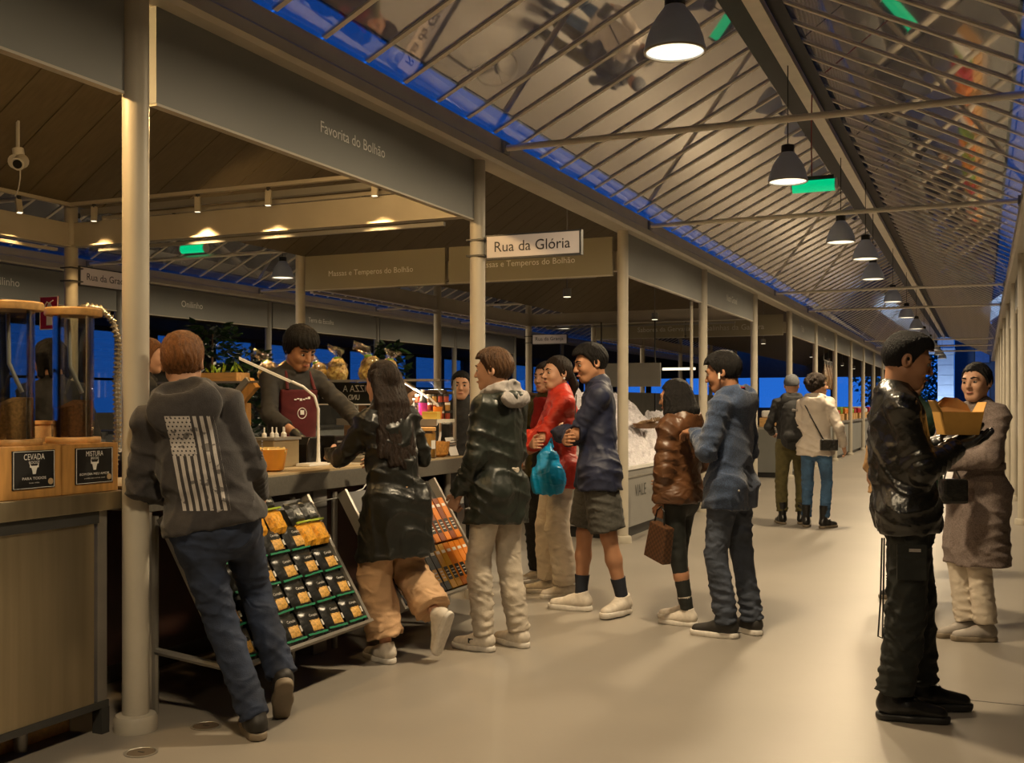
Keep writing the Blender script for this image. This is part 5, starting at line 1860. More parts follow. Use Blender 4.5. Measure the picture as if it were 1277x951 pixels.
for i in range(16):
    rr = random.Random(i)
    c_ = Vector((-5.8 + 0.36 * rr.random(), 6.97 + 0.13 * rr.random(), zg + 0.07))
    e_ = c_ + Vector((rr.uniform(-.06, .06), rr.uniform(-.05, .05), rr.uniform(.04, .10)))
    sd_ = (e_ - c_).cross(Vector((0, 1, 0.3))).normalized() * 0.014
    mid_ = (c_ + e_) / 2
    nn = Vector((0, -0.006, 0.004))
    MB().raw([tuple(c_), tuple(mid_ + sd_), tuple(e_), tuple(mid_ - sd_), tuple(mid_ + nn)], [(0, 1, 4), (1, 2, 4), (2, 3, 4), (3, 0, 4), (0, 3, 2, 1)]).build('leaf', m_leaf2, t)
t = thing('wooden_rest', 'sloping wooden board leaning beside the stall keeper shoulder', 'board', (-5.3, 6.95, 1.35))
MB().obox((-5.36, 6.93, 1.50), (0.36, 0.06, 0.10), Matrix.Rotation(-0.75, 3, 'Y')).build('board', m_wood, t, bevel=0.004)
MB().obox((-5.385, 6.89, 1.53), (0.34, 0.03, 0.045), Matrix.Rotation(-0.75, 3, 'Y')).build('front_strip', m_greypaint, t)
bx('stand', -5.40, -5.30, 6.92, 6.98, 1.07, 1.46, m_wood, t)


# ---- leafy plants behind the stall
def plant(x, y, z0, h_, r, n, label, seed, mat):
    t = thing('potted_plant', label, 'plant', (x, y, z0))
    MB().lathe([(0.14, 0), (0.18, 0.3), (0.16, 0.3), (0.15, 0.26), (0, 0.26)], (x, y, z0), 18, cap1=False).build('pot', m_darkgrey, t, smooth=True)
    MB().tube([(x, y, z0 + 0.2), (x + 0.02, y, z0 + h_ * 0.95)], [0.025, 0.008], 8).build('stem', m_wooddark, t)
    rr = random.Random(seed)
    V, F = [], []
    for i in range(n):
        a, zz = rr.uniform(0, 2 * PI), rr.random() ** 0.8
        rad = r * (1 - 0.75 * zz) * rr.uniform(0.25, 1)
        c = Vector((x + rad * math.cos(a), y + rad * math.sin(a), z0 + 0.35 + zz * (h_ - 0.4)))
        dr = Vector((math.cos(a) + rr.uniform(-.5, .5), math.sin(a) + rr.uniform(-.5, .5), rr.uniform(-0.6, 0.5))).normalized()
        sd = dr.cross(Vector((rr.uniform(-1, 1), rr.uniform(-1, 1), 1))).normalized()
        L = rr.uniform(0.07, 0.14)
        b = len(V)
        V += [c, c + dr * L * .5 + sd * L * .22, c + dr * L, c + dr * L * .5 - sd * L * .22]
        F.append((b, b + 1, b + 2, b + 3))
    o = MB().raw(V, F).build('foliage', mat, t)
    o['kind'] = 'stuff'
    return t


plant(-6.65, 8.15, 0, 2.25, 0.75, 1400, 'tall dark leafy plant behind the hoodie man', 1, m_leaf)
plant(-7.3, 9.6, 0, 2.1, 0.7, 1200, 'dark bushy plant further back near the parallel lane', 2, m_leaf)
plant(-4.95, 8.55, 0, 2.05, 0.38, 900, 'dark slender plant behind the gift bags', 3, m_leaf)

# ---- fittings on the beams
rails = thing('track_rail', 'cream lighting rail along the beam of the near stall', 'rail', (-5.5, 7.1, 3.2))
bx('rail', XB + 0.1, XL - 0.15, 7.13, 7.17, 3.195, 3.225, m_steelpaint, rails)
bx('rail', XB + 0.10, XB + 0.14, 1.0, 7.13, 3.195, 3.225, m_steelpaint, rails)
bx('cable_tray', XB + 0.2, XL - 0.4, 7.19, 7.24, 3.12, 3.17, m_greypaint, rails)


def spot(x, y, aim, label, power=14.0, lit=True, z=3.195):
    t = thing('track_spotlight', label, 'spotlight', (x, y, z), group='track spotlights of the near stall')
    bx('bracket', x - 0.012, x + 0.012, y - 0.012, y + 0.012, z - 0.03, z, m_darkgrey, t)
    d = (Vector(aim) - Vector((x, y, z - 0.08))).normalized()
    R = d.to_track_quat('-Z', 'Y').to_matrix()
    c = Vector((x, y, z - 0.085))
    MB().obox(c, (0.048, 0.032, 0.125), R).build('housing', m_steelpaint, t, bevel=0.003)
    MB().obox(c + d * 0.064, (0.040, 0.026, 0.004), R).build('lens', m_glow if lit else m_white, t)
    if lit:
        add_light('spot_light', 'SPOT', tuple(c + d * 0.075), power, STALL_WARM, t, size=0.02, aim=tuple(c + d * 2), spot=math.radians(95), blend=0.6)
    return t


spot(-5.97, 7.15, (-5.95, 7.10, 1.0), 'track spotlight above the sloping wooden board', 90)
spot(-5.26, 7.15, (-5.2, 6.95, 1.0), 'track spotlight above the stall keeper', 60)
spot(-4.27, 7.15, (-4.25, 6.95, 1.0), 'track spotlight nearest the second column', 60)
spot(-7.10, 7.15, (-7.05, 7.0, 1.0), 'track spotlight beside the back column', 40)
spot(XB + 0.12, 6.6, (-6.8, 6.4, 1.0), 'lit track spotlight left of the back column', 45)
spot(XB + 0.12, 4.6, (-6.3, 4.5, 1.0), 'track spotlight above the worker behind the cylinders', 45)
# unseen lights added on the cross lane side to brighten the spice stall boards
fill_rail = thing('track_rail', 'added unseen lighting rail on the cross lane side of the end beam', 'rail', (-5.5, 7.36, 3.1))
bx('rail', XB + 0.3, XL - 0.3, 7.34, 7.38, 3.10, 3.13, m_steelpaint, fill_rail)
for x in (XB + 0.35, XL - 0.35):
    bx('hanger', x - 0.01, x + 0.01, 7.30, 7.37, 3.06, 3.10, m_steelpaint, fill_rail)
for x, lab in ((-6.4, 'added hidden track spotlight facing the left spice stall board'), (-4.5, 'added hidden track spotlight facing the right spice stall board')):
    spot(x, 7.36, (x, 10.8, 2.75), lab, 60, z=3.10)
# lamps on the inside of the front fascia: one over each counter
for (y, lab, pw) in ((2.2, 'small downlight behind the plain fascia board', 40), (3.2, 'small downlight above the grain cylinders', 52), (4.6, 'small downlight behind the start of the lettered fascia', 26), (6.2, 'small downlight behind the lettered fascia', 26)):
    t = thing('downlight', lab, 'downlight', (-3.82, y, 3.0))
    MB().lathe([(0.03, 0.0), (0.034, 0.01), (0.034, 0.07), (0.02, 0.08)], (-3.82, y, 3.01), 14).build('can', m_greypaint, t, smooth=True)
    MB().lathe([(0.0, 0.0), (0.027, 0.0), (0.027, 0.004)], (-3.82, y, 3.007), 14, cap0=False, cap1=False).build('lens', m_glow, t)
    MB().raw([(-3.82 + 0.03 * p_[0], y + 0.03 * p_[1], 2.99 + 0.03 * p_[2]) for p_ in sphere_mesh()[0]], sphere_mesh()[1]).build('added_bulb', m_glow, t, smooth=True)  # bare bulb added so warm light reaches the beams and ceiling
    bx('arm', -3.83, -3.81, y - 0.01, y + 0.01, 3.08, 3.44, m_greypaint, t)
    add_light('down_lamp', 'POINT', (-3.82, y, 2.965), pw * 1.5, STALL_WARM, t, size=0.035)

t = thing('security_camera', 'white security camera under the ceiling at the left edge', 'camera', (-6.8, 6.09, 3.3))
c_ = Vector((-6.80, 6.09, 3.32))
bx('ceiling_rod', -6.83, -6.81, 6.08, 6.10, 3.36, 3.72, m_white, t)
MB().tube([c_ + Vector((-0.02, 0.0, 0.10)), c_ + Vector((0, 0, 0.0))], 0.044, 12).build('mount', m_white, t, smooth=True)
MB().tube([c_ + Vector((-0.04, 0.06, 0.02)), c_ + Vector((0.0, -0.05, -0.01))], 0.055, 14).build('housing', m_white, t, smooth=True)
MB().tube([c_ + Vector((0.05, -0.02, 0.0)), c_ + Vector((0.10, -0.11, -0.05))], 0.05, 14).build('head', m_white, t, smooth=True)
MB().tube([c_ + Vector((0.10, -0.11, -0.05)), c_ + Vector((0.103, -0.116, -0.053))], 0.034, 14).build('lens', m_dark, t, smooth=True)
MB().tube([c_ + Vector((-0.05, 0.05, -0.02)), c_ + Vector((-0.03, 0.03, -0.12)), c_ + Vector((-0.06, 0.04, -0.2)), c_ + Vector((-0.14, 0.08, -0.24))], 0.005, 6).build('cable', m_white, t, smooth=True)

XS = XB - 0.05
t = thing('extinguisher_sign', 'red fire extinguisher sign fixed to the back column', 'sign', (XS + 0.05, 7.2, 2.1))
z0_, z1_ = 2.12, 2.42
RY = Matrix.Rotation(math.radians(0), 3, 'Z')
bx('plate', XS - 0.24, XS - 0.02, 7.196, 7.202, z0_, z1_, m_red, t)
for (a, b_, c_, d_) in ((XS - 0.24, XS - 0.02, z0_, z0_ + 0.008), (XS - 0.24, XS - 0.02, z1_ - 0.008, z1_), (XS - 0.24, XS - 0.232, z0_, z1_), (XS - 0.028, XS - 0.02, z0_, z1_)):
    bx('border', a, b_, 7.193, 7.196, c_, d_, m_white, t)
bx('pictogram_body', XS - 0.155, XS - 0.085, 7.192, 7.196, z0_ + 0.04, z0_ + 0.20, m_white, t)
MB().prism([(XS - 0.155, z0_ + 0.20), (XS - 0.085, z0_ + 0.20), (XS - 0.105, z0_ + 0.235), (XS - 0.135, z0_ + 0.235)], 'y', 7.192, 7.196).build('pictogram_neck', m_white, t)
MB().tube([(XS - 0.12, 7.193, z0_ + 0.235), (XS - 0.15, 7.193, z0_ + 0.25), (XS - 0.175, 7.193, z0_ + 0.22), (XS - 0.178, 7.193, z0_ + 0.14)], 0.005, 6).build('pictogram_hose', m_white, t)
MB().tube([(XS - 0.12, 7.193, z0_ + 0.24), (XS - 0.075, 7.193, z0_ + 0.262)], 0.005, 6).build('pictogram_lever', m_white, t)
bx('bracket', XS - 0.06, XB, 7.2, 7.23, z0_ + 0.1, z0_ + 0.13, m_white, t)

for (x, y, lab) in ((-3.208, 3.898, 'round floor cover between the column and the hoodie man'), (-3.212, 3.494, 'round floor cover in front of the nearest column base')):
    t = thing('floor_cover', lab, 'floor cover', (x, y, 0))
    MB().lathe([(0.068, 0.0), (0.070, 0.003), (0.060, 0.004), (0.058, 0.0015)], (x, y, 0), 28, cap1=False).build('ring', m_steelbar, t)
    MB().lathe([(0.058, 0.0), (0.056, 0.0025)], (x, y, 0), 28).build('lid', M('brown cover', (0.10, 0.075, 0.05), rough=0.6), t)
    bx('slot', x - 0.015, x + 0.015, y - 0.004, y + 0.004, 0.0025, 0.004, m_dark, t)

# =================================================================== stalls further along
def ice_heap(name, label, x0, x1, y0, y1, z0, z1, seed):
    nx, ny = 26, int((y1 - y0) * 16)
    rr = np.random.RandomState(seed)
    V, F = [], []
    H_ = rr.rand(nx, ny)
    for j in range(ny):
        for i in range(nx):
            u_ = i / (nx - 1)
            e_ = min(1, 6 * min(j, ny - 1 - j) / ny)
            z = z0 + (z1 - z0) * (u_ ** 0.8) * (0.55 + 0.45 * e_) + 0.045 * (H_[i, j] - 0.5) + 0.03 * math.sin(j * 0.7) * math.sin(i * 0.4)
            V.append((x0 + (x1 - x0) * u_, y0 + (y1 - y0) * j / (ny - 1), max(z0, z)))
    b = len(V)
    for j in range(ny - 1):
        for i in range(nx - 1):
            a = j * nx + i
            F.append((a, a + 1, a + nx + 1, a + nx))
    # skirt so that the heap is a solid
    ring = [i for i in range(nx)] + [j * nx + nx - 1 for j in range(1, ny)] + [(ny - 1) * nx + i for i in range(nx - 2, -1, -1)] + [j * nx for j in range(ny - 2, 0, -1)]
    for k_ in ring:
        V.append((V[k_][0], V[k_][1], z0 - 0.02))
    n = len(ring)
    for k_ in range(n):
        F.append((ring[k_], b + k_, b + (k_ + 1) % n, ring[(k_ + 1) % n]))
    F.append(tuple(b + k_ for k_ in range(n)))
    o = MB().raw(V, F).build(name, m_ice, None)
    return tag(o, label, 'ice', kind='stuff')


def fish_counter(x0, x1, y0, y1, label, ht=0.74, txt=None, face=1):
    t = thing('fish_counter', label, 'counter', ((x0 + x1) / 2, (y0 + y1) / 2, 0))
    bx('body', x0, x1, y0, y1, 0.12, ht, m_greypaint, t, bevel=0.004)
    bx('toe_kick', x0 + 0.05, x1 - 0.05, y0 + 0.03, y1 - 0.03, 0.0, 0.12, m_dark, t)
    bx('steel_rim', x0 - 0.015, x1 + 0.015, y0 - 0.015, y1 + 0.015, ht, ht + 0.035, m_white, t)
    bx('trim_strip', x0 - 0.01, x1 + 0.01, y0 - 0.01, y1 + 0.01, ht - 0.09, ht - 0.07, m_steelbar, t)
    bx('corner_guard', (x1 - 0.03 if face > 0 else x0 - 0.012), (x1 + 0.012 if face > 0 else x0 + 0.03), y0 - 0.012, y0 + 0.05, 0.12, ht, m_darkgrey, t)
    if txt:
        text_obj('lettering', txt, 0.42, (x1, y0 + 0.55, 0.50), (0, 1, 0), (0, 0, 1), m_darkgrey, t, lift=0.003)
    return t


fish_counter(-4.5, -3.50, 11.05, 14.15, 'grey fish counter with a white rim behind the brown padded jacket', txt='VALE')
ice_heap('crushed_ice', 'sloping bank of crushed ice on the grey fish counter', -3.53, -4.46, 11.08, 14.12, 0.777, 1.62, 1)
m_fish = M('brown fish', (0.20, 0.10, 0.05), rough=0.3, var=0.5, scale=20, col2=(0.45, 0.33, 0.2))
t = thing('fish_basket', 'brown oval basket of fish set into the ice bank', 'basket', (-3.78, 12.6, 1.2))
MB().lathe([(0.16, 0), (0.22, 0.06), (0.20, 0.06), (0.14, 0.02), (0, 0.02)], (-3.74, 12.62, 1.16), 22, sx=0.7, sy=1.2, cap1=False).build('basket', m_wooddark, t, smooth=True)
for i in range(6):
    yy = 12.44 + i * 0.07
    MB().lathe([(0.002, -0.11), (0.02, -0.08), (0.032, 0.0), (0.022, 0.07), (0.006, 0.11), (0.03, 0.15)], (0, 0, 0), 8, sy=0.5).build('fish', m_fish, t, smooth=True)
    o = t.children[-1]
    o.location = Vector((-3.74, yy, 1.22)) - WL[t.name]
    o.rotation_euler = (0, math.radians(70), 0.15 * i)
fish_counter(-4.5, -3.50, 14.55, 17.8, 'second grey fish counter past the first one')
ice_heap('crushed_ice', 'further bank of crushed ice on the second fish counter', -3.53, -4.46, 14.58, 17.77, 0.777, 1.35, 2)
fish_counter(0.53, 1.5, 14.5, 18.0, 'grey fish counter at the right edge of the picture', ht=0.95, face=-1)
ice_heap('crushed_ice', 'bank of white crushed ice on the right edge counter', 0.55, 1.46, 14.53, 17.97, 0.987, 1.5, 3)
rr = random.Random(12)
labs = ['first', 'second', 'third', 'fourth', 'fifth', 'sixth', 'seventh', 'eighth']
for k in range(6):
    y = 21.6 + k * 3.55
    t = thing('stall_counter', '%s dark stall counter past the second cross lane on the left' % labs[k], 'counter', (-4.0, y + 1.7, 0))
    bx('body', -4.4, -3.5, y, y + 3.3, 0.1, 0.95, m_fascia, t)
    bx('toe_kick', -4.35, -3.55, y + 0.05, y + 3.25, 0.0, 0.1, m_dark, t)
    bx('top', -4.45, -3.45, y, y + 3.3, 0.95, 1.0, m_steelbar, t)
    for i in range(5):
        yy = y + 0.2 + i * 0.62
        t = thing('produce_crate', '%s wooden produce crate on the %s far left counter' % (ordn[i], labs[k]), 'crate', (-3.9, yy, 1.0), group='produce crates on the far counters')
        bx('crate', -4.1, -3.6, yy, yy + 0.5, 1.0, 1.18, m_woodlight, t)
        bx('produce', -4.07, -3.63, yy + 0.03, yy + 0.47, 1.18, 1.18 + 0.1 + 0.1 * rr.random(), rr.choice([m_leaf2, m_orange, m_white, m_red]), t, bevel=0.04)
    t = thing('downlight', '%s small warm lamp inside a far left stall' % labs[k], 'downlight', (-4.3, y + 1.7, 2.75))
    MB().lathe([(0.05, 0), (0.05, 0.1)], (-4.3, y + 1.7, 2.75), 12).build('can', m_greypaint, t, smooth=True)
    MB().lathe([(0, 0), (0.045, 0), (0.045, 0.004)], (-4.3, y + 1.7, 2.745), 12, cap0=False, cap1=False).build('lens', m_glow, t)
    MB().tube([(-4.3, y + 1.7, 2.85), (-4.3, y + 1.7, 3.80)], 0.008, 6).build('rod', m_greypaint, t)
    if k < 3:
        add_light('down_lamp', 'SPOT', (-4.3, y + 1.7, 2.74), 30, STALL_WARM, t, size=0.05, aim=(-4.2, y + 1.7, 0.5), spot=2.0)
for k, y in enumerate((12.2, 16.0)):
    t = thing('downlight', '%s warm lamp hanging over the fish counters' % labs[k], 'downlight', (-4.6, y, 2.75))
    MB().lathe([(0.05, 0), (0.05, 0.1)], (-4.6, y, 2.75), 12).build('can', m_greypaint, t, smooth=True)
    MB().lathe([(0, 0), (0.045, 0), (0.045, 0.004)], (-4.6, y, 2.745), 12, cap0=False, cap1=False).build('lens', m_glow, t)
    MB().tube([(-4.6, y, 2.85), (-4.6, y, 3.95)], 0.008, 6).build('rod', m_greypaint, t)
    add_light('down_lamp', 'SPOT', (-4.6, y, 2.74), 45, WARM, t, size=0.05, aim=(-4.1, y, 0.8), spot=2.0)
t = thing('partition', 'low dark partition at the back of the third stall block', 'partition', (-7.2, 28, 0))
bx('panel', -7.25, -7.2, 21.6, 35.0, 0.0, 1.72, m_wall, t)
for i in range(5):
    bx('batten', -7.2, -7.17, 21.8 + i * 3.2, 21.9 + i * 3.2, 0.0, 1.72, m_darkgrey, t)
bar = thing('hanging_bar', 'steel bar carrying dark cured hams in a far stall', 'bar', (-3.7, 29.5, 2.6))
MB().tube([(-3.75, 28.7, 2.60), (-3.75, 30.6, 2.60)], 0.012, 8).build('bar', m_steelbar, bar)
for y in (28.72, 30.58):
    MB().tube([(-3.75, y, 2.60), (-3.75, y, 3.5)], 0.008, 6).build('hanger', m_steelbar, bar)
for i in range(8):
    y = 28.85 + i * 0.23
    hm = thing('cured_ham', '%s dark cured ham hanging in the far left stall' % ordn[i], 'ham', (-3.75, y, 1.9), group='hanging cured hams')
    MB().lathe([(0.02, 0.0), (0.10, 0.06), (0.13, 0.18), (0.10, 0.33), (0.045, 0.48), (0.03, 0.58)], (-3.75, y, 1.92 - 0.08 * (i % 2)), 12, sx=0.7).build('ham', m_fish if i % 3 == 0 else m_wooddark, hm, smooth=True)
    MB().tube([(-3.75, y, 2.48 - 0.08 * (i % 2)), (-3.75, y, 2.60)], 0.006, 5).build('string', m_lettdim, hm)
# menu board and shelving seen through the fish stall
t = thing('menu_board', 'pale grey menu board hanging deep inside the fish stall', 'board', (-5.4, 17.6, 2.0))
bx('board', -6.1, -4.95, 17.55, 17.6, 1.75, 2.15, m_greypaint, t)
for x in (-6.0, -5.05):
    bx('hanger', x - 0.01, x + 0.01, 17.57, 17.59, 2.15, 2.86, m_darkgrey, t)
bx('strip_light', -4.9, -4.35, 17.5, 17.55, 2.02, 2.06, m_glow, t)
t = thing('shelf_unit', 'dark shelf unit with jars at the back of the fish stall', 'shelf', (-6.9, 14.0, 0))
for z in (0.4, 0.8, 1.2, 1.6):
    bx('shelf', -7.3, -6.8, 11.5, 17.0, z, z + 0.03, m_wooddark, t)
for y in (11.5, 13.3, 15.1, 17.0):
    bx('upright', -7.3, -6.8, y - 0.02, y + 0.02, 0, 1.65, m_wooddark, t)
k = 0
for z in (0.43, 0.83, 1.23):
    for i in range(14):
        y = 11.7 + i * 0.38
        t = thing('storage_jar', 'small jar on the dark shelf unit, %s shelf, %s from the near end' % (['lower', 'middle', 'upper'][int(z / 0.4) - 1], ordn[i]), 'jar', (-7.0, y, z), group='jars on the dark shelf unit')
        MB().lathe([(0.08, 0), (0.09, 0.02), (0.09, 0.2), (0.06, 0.24)], (-7.0, y, z), 10).build('jar', [m_orange, m_lettdim, m_powder, m_leaf2][k % 4], t, smooth=True)
        MB().lathe([(0.07, 0.24), (0.07, 0.28)], (-7.0, y, z), 10).build('lid', m_darkgrey, t)
        k += 1
# far lane stalls: dark counters under the far fascia boards
for k in range(5):
    y = 5.2 + k * 3.6
    t = thing('stall_counter', '%s dark counter beyond the parallel lane' % labs[k], 'counter', (-12.2, y + 1.6, 0))
    bx('body', -12.6, -11.7, y, y + 3.2, 0.0, 1.0, m_fascia, t)
    bx('top', -12.65, -11.65, y, y + 3.2, 1.0, 1.05, m_darkgrey, t)
    bx('back_shelf', -14.8, -14.5, y, y + 3.2, 0.0, (1.4, 1.4, 1.3, 2.3, 2.0)[k], m_wall, t)
# small wheel behind the fleece man
t = thing('cart_wheel', 'thin spoked cart wheel behind the man in blue fleece', 'wheel', (-3.0, 11.3, 0.8))
wc = Vector((-2.95, 11.6, 0.82))
wx, wz = Vector((0.92, 0.4, 0)), Vector((0, 0, 1))
MB().tube([wc + wx * 0.25 * math.cos(a) + wz * 0.25 * math.sin(a) for a in np.linspace(0, 2 * PI, 33)], 0.012, 8, caps=False).build('rim', m_steelbar, t, smooth=True)
for i in range(12):
    a = 2 * PI * i / 12
    MB().tube([wc, wc + wx * 0.25 * math.cos(a) + wz * 0.25 * math.sin(a)], 0.003, 5).build('spoke', m_steelbar, t)
MB().tube([wc - Vector((-0.03, 0.07, 0)), wc + Vector((-0.03, 0.07, 0))], 0.03, 10).build('hub', m_darkgrey, t, smooth=True)
MB().tube([wc, wc + Vector((-0.2, 0.2, -0.3)), wc + Vector((-0.2, 0.2, -0.815))], 0.02, 8).build('stand', m_darkgrey, t, smooth=True)

for (x, y, h_, r_, sd, lab) in ((-4.6, 60, 7.0, 2.2, 5, 'dark tree beyond the end of the lane left of the stone tower'), (-3.4, 64, 6.0, 2.0, 6, 'further dusk tree beside the stone tower')):
    t = thing('tree', lab, 'tree', (x, y, -0.2))
    MB().tube([(x, y, -0.2), (x + 0.1, y, h_ * 0.8)], [0.2, 0.06], 8).build('trunk', m_wooddark, t)
    rr = random.Random(sd)
    V, F = [], []
    for i in range(1500):
        a_, zz = rr.uniform(0, 2 * PI), rr.random()
        rad = r_ * math.sin(PI * (0.15 + 0.8 * zz)) * rr.uniform(0.3, 1)
        c = Vector((x + rad * math.cos(a_), y + rad * math.sin(a_), 1.2 + zz * (h_ - 1.2)))
        dr = Vector((rr.uniform(-1, 1), rr.uniform(-1, 1), rr.uniform(-1, 1))).normalized()
        sd_ = dr.cross(Vector((rr.uniform(-1, 1), rr.uniform(-1, 1), 1))).normalized()
        b = len(V)
        V += [c, c + dr * .14 + sd_ * .1, c + dr * .3, c + dr * .14 - sd_ * .1]
        F.append((b, b + 1, b + 2, b + 3))
    o = MB().raw(V, F).build('foliage', M('dusk foliage', (0.05, 0.14, 0.10), rough=0.7, var=0.3), t)
    o['kind'] = 'stuff'
# =================================================================== the people
def node_math(nt, op, a, b=None, c=None):
    n = nt.nodes.new('ShaderNodeMath')
    n.operation = op
    for i, v in enumerate((a, b, c)):
        if v is None:
            continue
        if isinstance(v, (int, float)):
            n.inputs[i].default_value = v
        else:
            nt.links.new(v, n.inputs[i])
    return n.outputs[0]


def flag_print():
    """heather charcoal fabric with a worn pale flag printed flat on the back"""
    m = M('charcoal hoodie fleece', (0.034, 0.031, 0.033), rough=0.85, var=0.18, scale=40, bump=0.25, bscale=220, sheen=0.2)
    nt = m.node_tree
    b = nt.nodes['Principled BSDF']
    base = b.inputs['Base Color'].links[0].from_socket
    tc = nt.nodes.new('ShaderNodeTexCoord')
    sp = nt.nodes.new('ShaderNodeSeparateXYZ')
    nt.links.new(tc.outputs['Object'], sp.inputs[0])
    X, Y, Z = sp.outputs
    x = node_math(nt, 'SUBTRACT', X, -0.225)          # 0 .. 0.26 across the back
    x = node_math(nt, 'ADD', x, node_math(nt, 'MULTIPLY', node_math(nt, 'SUBTRACT', Z, 1.2), 0.18))
    z = node_math(nt, 'SUBTRACT', 1.40, Z)            # 0 .. 0.40 downwards
    inx = node_math(nt, 'MULTIPLY', node_math(nt, 'GREATER_THAN', x, 0.0), node_math(nt, 'LESS_THAN', x, 0.20))
    inz = node_math(nt, 'MULTIPLY', node_math(nt, 'GREATER_THAN', z, 0.0), node_math(nt, 'LESS_THAN', z, 0.405))
    back = node_math(nt, 'LESS_THAN', Y, 0.0)
    inside = node_math(nt, 'MULTIPLY', node_math(nt, 'MULTIPLY', inx, inz), back)
    canton = node_math(nt, 'MULTIPLY', node_math(nt, 'LESS_THAN', x, 0.103), node_math(nt, 'LESS_THAN', z, 0.17))
    st = node_math(nt, 'LESS_THAN', node_math(nt, 'FRACT', node_math(nt, 'DIVIDE', x, 0.0285)), 0.52)
    row = node_math(nt, 'FLOOR', node_math(nt, 'DIVIDE', z, 0.0175))
    sh = node_math(nt, 'MULTIPLY', node_math(nt, 'MODULO', row, 2.0), 0.5)
    fx = node_math(nt, 'SUBTRACT', node_math(nt, 'FRACT', node_math(nt, 'ADD', node_math(nt, 'DIVIDE', x, 0.0172), sh)), 0.5)
    fz = node_math(nt, 'SUBTRACT', node_math(nt, 'FRACT', node_math(nt, 'DIVIDE', z, 0.0175)), 0.5)
    r2 = node_math(nt, 'ADD', node_math(nt, 'POWER', node_math(nt, 'ABSOLUTE', fx), 2.0), node_math(nt, 'POWER', node_math(nt, 'ABSOLUTE', fz), 2.0))
    star = node_math(nt, 'GREATER_THAN', r2, 0.05)
    pat = node_math(nt, 'ADD', node_math(nt, 'MULTIPLY', canton, star), node_math(nt, 'MULTIPLY', node_math(nt, 'SUBTRACT', 1.0, canton), st))
    nz = nt.nodes.new('ShaderNodeTexNoise')
    nz.inputs['Scale'].default_value = 22
    nz.inputs['Detail'].default_value = 6
    nt.links.new(tc.outputs['Object'], nz.inputs['Vector'])
    wear = node_math(nt, 'GREATER_THAN', nz.outputs['Fac'], 0.40)
    fac = node_math(nt, 'MULTIPLY', node_math(nt, 'MULTIPLY', pat, inside), node_math(nt, 'ADD', node_math(nt, 'MULTIPLY', wear, 0.65), 0.25))
    mx = nt.nodes.new('ShaderNodeMix')
    mx.data_type = 'RGBA'
    nt.links.new(fac, mx.inputs[0])
    nt.links.new(base, mx.inputs[6])
    mx.inputs[7].default_value = (0.50, 0.47, 0.45, 1)
    nt.links.new(mx.outputs[2], b.inputs['Base Color'])
    return m


def check_mat():
    m = M('brown checked leather', (0.09, 0.045, 0.02), rough=0.4, var=0.1)
    nt = m.node_tree
    b = nt.nodes['Principled BSDF']
    ck = nt.nodes.new('ShaderNodeTexChecker')
    ck.inputs['Scale'].default_value = 55
    ck.inputs['Color1'].default_value = (0.10, 0.045, 0.018, 1)
    ck.inputs['Color2'].default_value = (0.045, 0.02, 0.010, 1)
    tc = nt.nodes.new('ShaderNodeTexCoord')
    nt.links.new(tc.outputs['Object'], ck.inputs['Vector'])
    nt.links.new(ck.outputs['Color'], b.inputs['Base Color'])
    return m


def denim(name, col, fade=1.5):
    return M(name, col, rough=0.8, var=0.3, scale=7, bump=0.25, bscale=260, col2=[min(1, c * fade) for c in col])


m_hoodie = flag_print()
m_jeans_dk = denim('dark blue denim', (0.012, 0.019, 0.040), 2.4)
m_jeans_gr = denim('washed blue-grey denim', (0.024, 0.030, 0.044), 2.8)
m_jeans_bl = denim('blue denim', (0.030, 0.075, 0.150), 1.8)
m_jeans_lt = denim('pale grey denim', (0.50, 0.44, 0.36), 1.2)
m_shell = M('black rain shell', (0.013, 0.014, 0.012), rough=0.38, var=0.3, scale=12, bump=0.35, bscale=28)
m_shell2 = M('black green shell', (0.014, 0.018, 0.014), rough=0.42, var=0.25, scale=12, bump=0.3, bscale=26)
m_greyhood = M('pale grey jersey', (0.27, 0.25, 0.24), rough=0.9, var=0.12, scale=60)
m_tan = M('tan twill', (0.55, 0.35, 0.20), rough=0.85, var=0.1, scale=8, bump=0.15, bscale=200)
m_redj = M('red quilted nylon', (0.50, 0.028, 0.012), rough=0.5, var=0.15, scale=10, bump=0.2, bscale=40)
m_redd = M('deep red knit', (0.34, 0.015, 0.015), rough=0.9, var=0.15, scale=60)
m_navy = M('navy shell', (0.012, 0.016, 0.042), rough=0.6, var=0.25, scale=10, bump=0.2, bscale=40)
m_fleece = M('blue fleece', (0.024, 0.042, 0.088), rough=0.95, var=0.45, scale=120, bump=0.5, bscale=240, sheen=0.25)
m_short = M('charcoal shorts', (0.060, 0.058, 0.050), rough=0.9, var=0.2, scale=60)
m_brownp = M('brown padded nylon', (0.085, 0.036, 0.014), rough=0.42, var=0.2, scale=10, bump=0.2, bscale=40)
m_legging = M('black legging', (0.010, 0.012, 0.010), rough=0.7, var=0.3, scale=30)
m_cream = M('cream trousers', (0.58, 0.51, 0.42), rough=0.85, var=0.08, scale=10, bump=0.1, bscale=100)
m_olive = M('olive cotton', (0.085, 0.072, 0.025), rough=0.9, var=0.2, scale=20)
m_blackcl = M('black cotton', (0.014, 0.014, 0.015), rough=0.85, var=0.3, scale=30)
m_whitej = M('off white rain jacket', (0.52, 0.46, 0.40), rough=0.6, var=0.08, scale=10, bump=0.15, bscale=40)
m_leather = M('black leather', (0.010, 0.010, 0.009), rough=0.27, var=0.3, scale=14, bump=0.45, bscale=34, spec=0.7)
m_cargo = M('black cargo cotton', (0.006, 0.008, 0.007), rough=0.8, var=0.3, scale=20)
